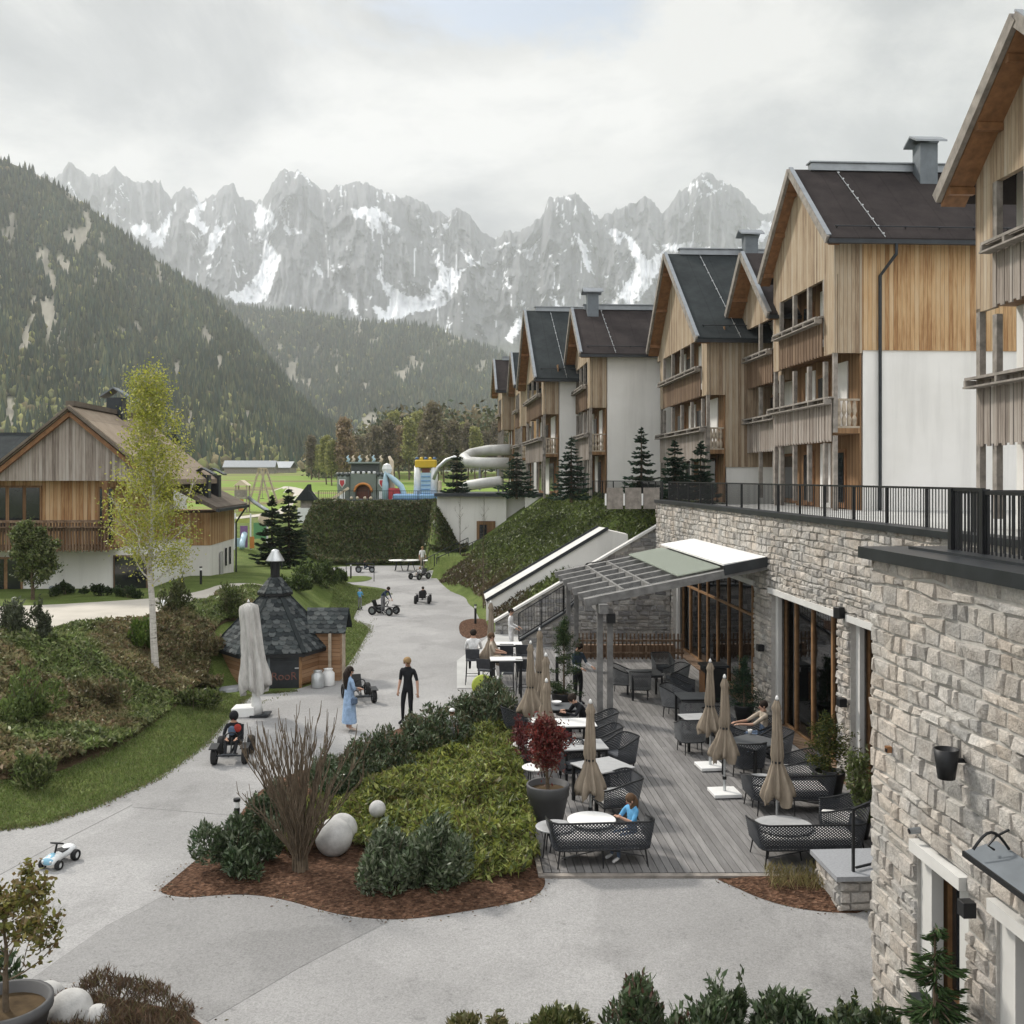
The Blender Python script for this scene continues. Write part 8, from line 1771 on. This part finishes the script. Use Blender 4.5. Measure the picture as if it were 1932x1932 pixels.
sk = MB(); sk.lathe([(.135, 1.10), (.15, .95), (.175, .8), (.20, .5), (.225, .22)], 28, (0, 0, 0), lambda a, i: (1 + .06 * math.sin(9 * a)) * (1 if True else 1), False); sk.v = [(x, y * .8, z * .96) for x, y, z in sk.v]; sk.obj('skirt', 'cloth_blue', w, True)
MB().box((-.23, -.05, .80), (.10, .16, .17)).obj('handbag', 'cloth_denim', w, False, .03)
pk = KP['near'].location; person('child in black hood and red patched jacket driving the nearest kart', (pk.x, pk.y + .05, 0.02), R(6), 1.5, 'kart', None, 'cloth_black', 'cloth_black', 'cloth_black', 'cloth_black', 'hair_dark', 0, 'cloth_black')
p = KP['near']; jk = bpy.data.objects[[o.name for o in bpy.data.objects if o.get('label', '').startswith('child in black hood')][0]]
MB().ball((.10, -.085, .70), .085, 12, 8, (1, .35, 1.15)).obj('jacket_patch', 'cloth_red', jk, True); MB().ball((-.03, -.085, .64), .09, 12, 8, (1, .3, 1.25)).obj('jacket_front', 'cloth_denim', jk, True)
for key, lab, hh, sh, lg, hr in (('back', 'child in black driving a kart away from the viewer', 1.2, 'cloth_black', 'cloth_black', 'hair_dark'), ('white', 'small child in white riding the kart before the stairs', 1.1, 'cloth_white', 'cloth_beige', 'hair_blond'), ('rail', 'child in dark clothes on the kart at the far lawn island', 1.25, 'cloth_black', 'cloth_navy', 'hair_dark')):
    k = KP[key]; person(lab, (k.location.x, k.location.y, .02), k.rotation_euler.z, hh, 'kart', None, sh, lg, sh, 'cloth_black', hr)
k = KP['side']; person('child in navy standing bent over the sideways kart', (k.location.x - .05, k.location.y + .1, .05), R(60), 1.45, 'stand', {'che': (0, -.22, 1.22), 'nec': (0, -.33, 1.33), 'hea': (0, -.40, 1.40), 'top': (0, -.43, 1.50), 'nos': (0, -.49, 1.37), 'shoL': (.17, -.26, 1.28), 'shoR': (-.17, -.26, 1.28), 'elbL': (.22, -.36, 1.02), 'elbR': (-.22, -.36, 1.02), 'wriL': (.14, -.50, .86), 'wriR': (-.14, -.50, .86)}, 'cloth_navy', 'cloth_grey', 'cloth_navy', 'cloth_black', 'hair_dark')
p = gp(679, 1151); person('toddler in bright blue jacket on a kick scooter', (p[0], p[1], .08), R(170), 1.0, 'stand', {'elbL': (.22, -.12, 1.14), 'wriL': (.16, -.34, 1.10), 'elbR': (-.22, -.12, 1.14), 'wriR': (-.16, -.34, 1.10)}, 'cloth_sky', 'cloth_grey', 'cloth_sky', 'cloth_black', None, 0, None, 'cloth_navy')
t = thing('kick_scooter', 'small kick scooter under the toddler in blue', 'scooter', p, R(170)); MB().box((0, -.02, .06), (.11, .42, .02)).obj('deck', 'metal_black', t); MB().tube([(0, -.24, .06), (0, -.22, .62)], .014, 6).obj('stem', 'metal_pale', t); MB().tube([(-.14, -.22, .62), (.14, -.22, .62)], .014, 6).obj('handlebar', 'metal_black', t); wheel(t, 0, -.27, .05, .03); wheel(t, 0, .23, .05, .03)
p = gp(797, 1076); person('adult in white top and tan trousers standing behind the stairs kart', p, R(20), 1.68, 'stand', None, 'cloth_white', 'cloth_beige', None, 'cloth_black', 'hair_blond')
p = dp(893, 1291); person('man in white shirt on a bar stool with his back to the viewer', p, R(180), 1.80, 'stool', None, 'cloth_white', 'cloth_black', 'cloth_white', 'cloth_black', 'hair_dark', fat=1.08)
p = dp(921, 1298); person('guest in pale shirt beyond the bar stool man', (p[0] + .1, p[1] + .5, p[2]), R(90), 1.70, 'stool', None, 'cloth_beige', 'cloth_beige', None, 'cloth_black', 'hair_brown')
p = G(964, 1262); person('cook in white jacket walking behind the bar tables', (p.x, 37.2, .03), R(75), 1.74, 'stand', {'wriL': (.2, -.22, 1.02), 'wriR': (-.2, -.22, 1.02)}, 'cloth_white', 'cloth_white', 'cloth_white', 'cloth_white', 'hair_dark')
person('waiter in white shirt and blue grey vest bending at the conifer', DV(G(1090, 1330, DZ)), R(40), 1.80, 'stand', {'wriL': (.2, -.34, 1.08), 'elbL': (.24, -.1, 1.13), 'wriR': (-.2, -.34, 1.08), 'elbR': (-.24, -.1, 1.13), 'hea': (0, -.08, 1.57), 'top': (0, -.09, 1.67), 'nos': (0, -.165, 1.54)}, 'cloth_vest', 'cloth_black', 'cloth_white', 'cloth_black', 'hair_dark')
person('man in black leaning over the fourth table', DV(G(1104, 1405, DZ)), R(-75), 1.78, 'sit', {'che': (0, -.14, .88), 'nec': (0, -.24, 1.00), 'hea': (0, -.32, 1.08), 'top': (0, -.37, 1.17), 'nos': (0, -.41, 1.04), 'shoL': (.18, -.18, .96), 'shoR': (-.18, -.18, .96), 'elbL': (.24, -.32, .76), 'elbR': (-.24, -.32, .76), 'wriL': (.08, -.50, .80), 'wriR': (-.10, -.48, .82)}, 'cloth_black', 'cloth_black', 'cloth_black', 'cloth_black', 'hair_dark')
person('woman in beige top reaching across a table by the glass front', DV(G(1440, 1425, DZ)), R(-80), 1.68, 'sit', {'elbL': (.2, -.34, .80), 'wriL': (.12, -.62, .80), 'elbR': (-.2, -.34, .80), 'wriR': (-.12, -.62, .80)}, 'cloth_beige', 'cloth_denim', None, 'cloth_black', 'hair_dark')
g_ = person('girl in light blue shirt with long brown hair on the front sofa', DV(G(1192, 1618, DZ)), R(-62), 1.45, 'sit', {'elbL': (.22, -.14, .80), 'wriL': (.06, -.30, .88), 'elbR': (-.22, -.14, .80), 'wriR': (-.04, -.30, .88), 'hea': (0, -.05, 1.17), 'top': (0, -.06, 1.27), 'nos': (0, -.14, 1.145)}, 'cloth_sky', 'cloth_denim', None, 'cloth_white', 'hair_brown', .34)
p = G(853, 1424); person('small child in white cap behind the laurel row', (p.x, p.y, .02), R(150), 1.08, 'stand', None, 'cloth_white', 'cloth_grey', None, 'cloth_black', 'hair_brown', 0, None, 'cloth_white')
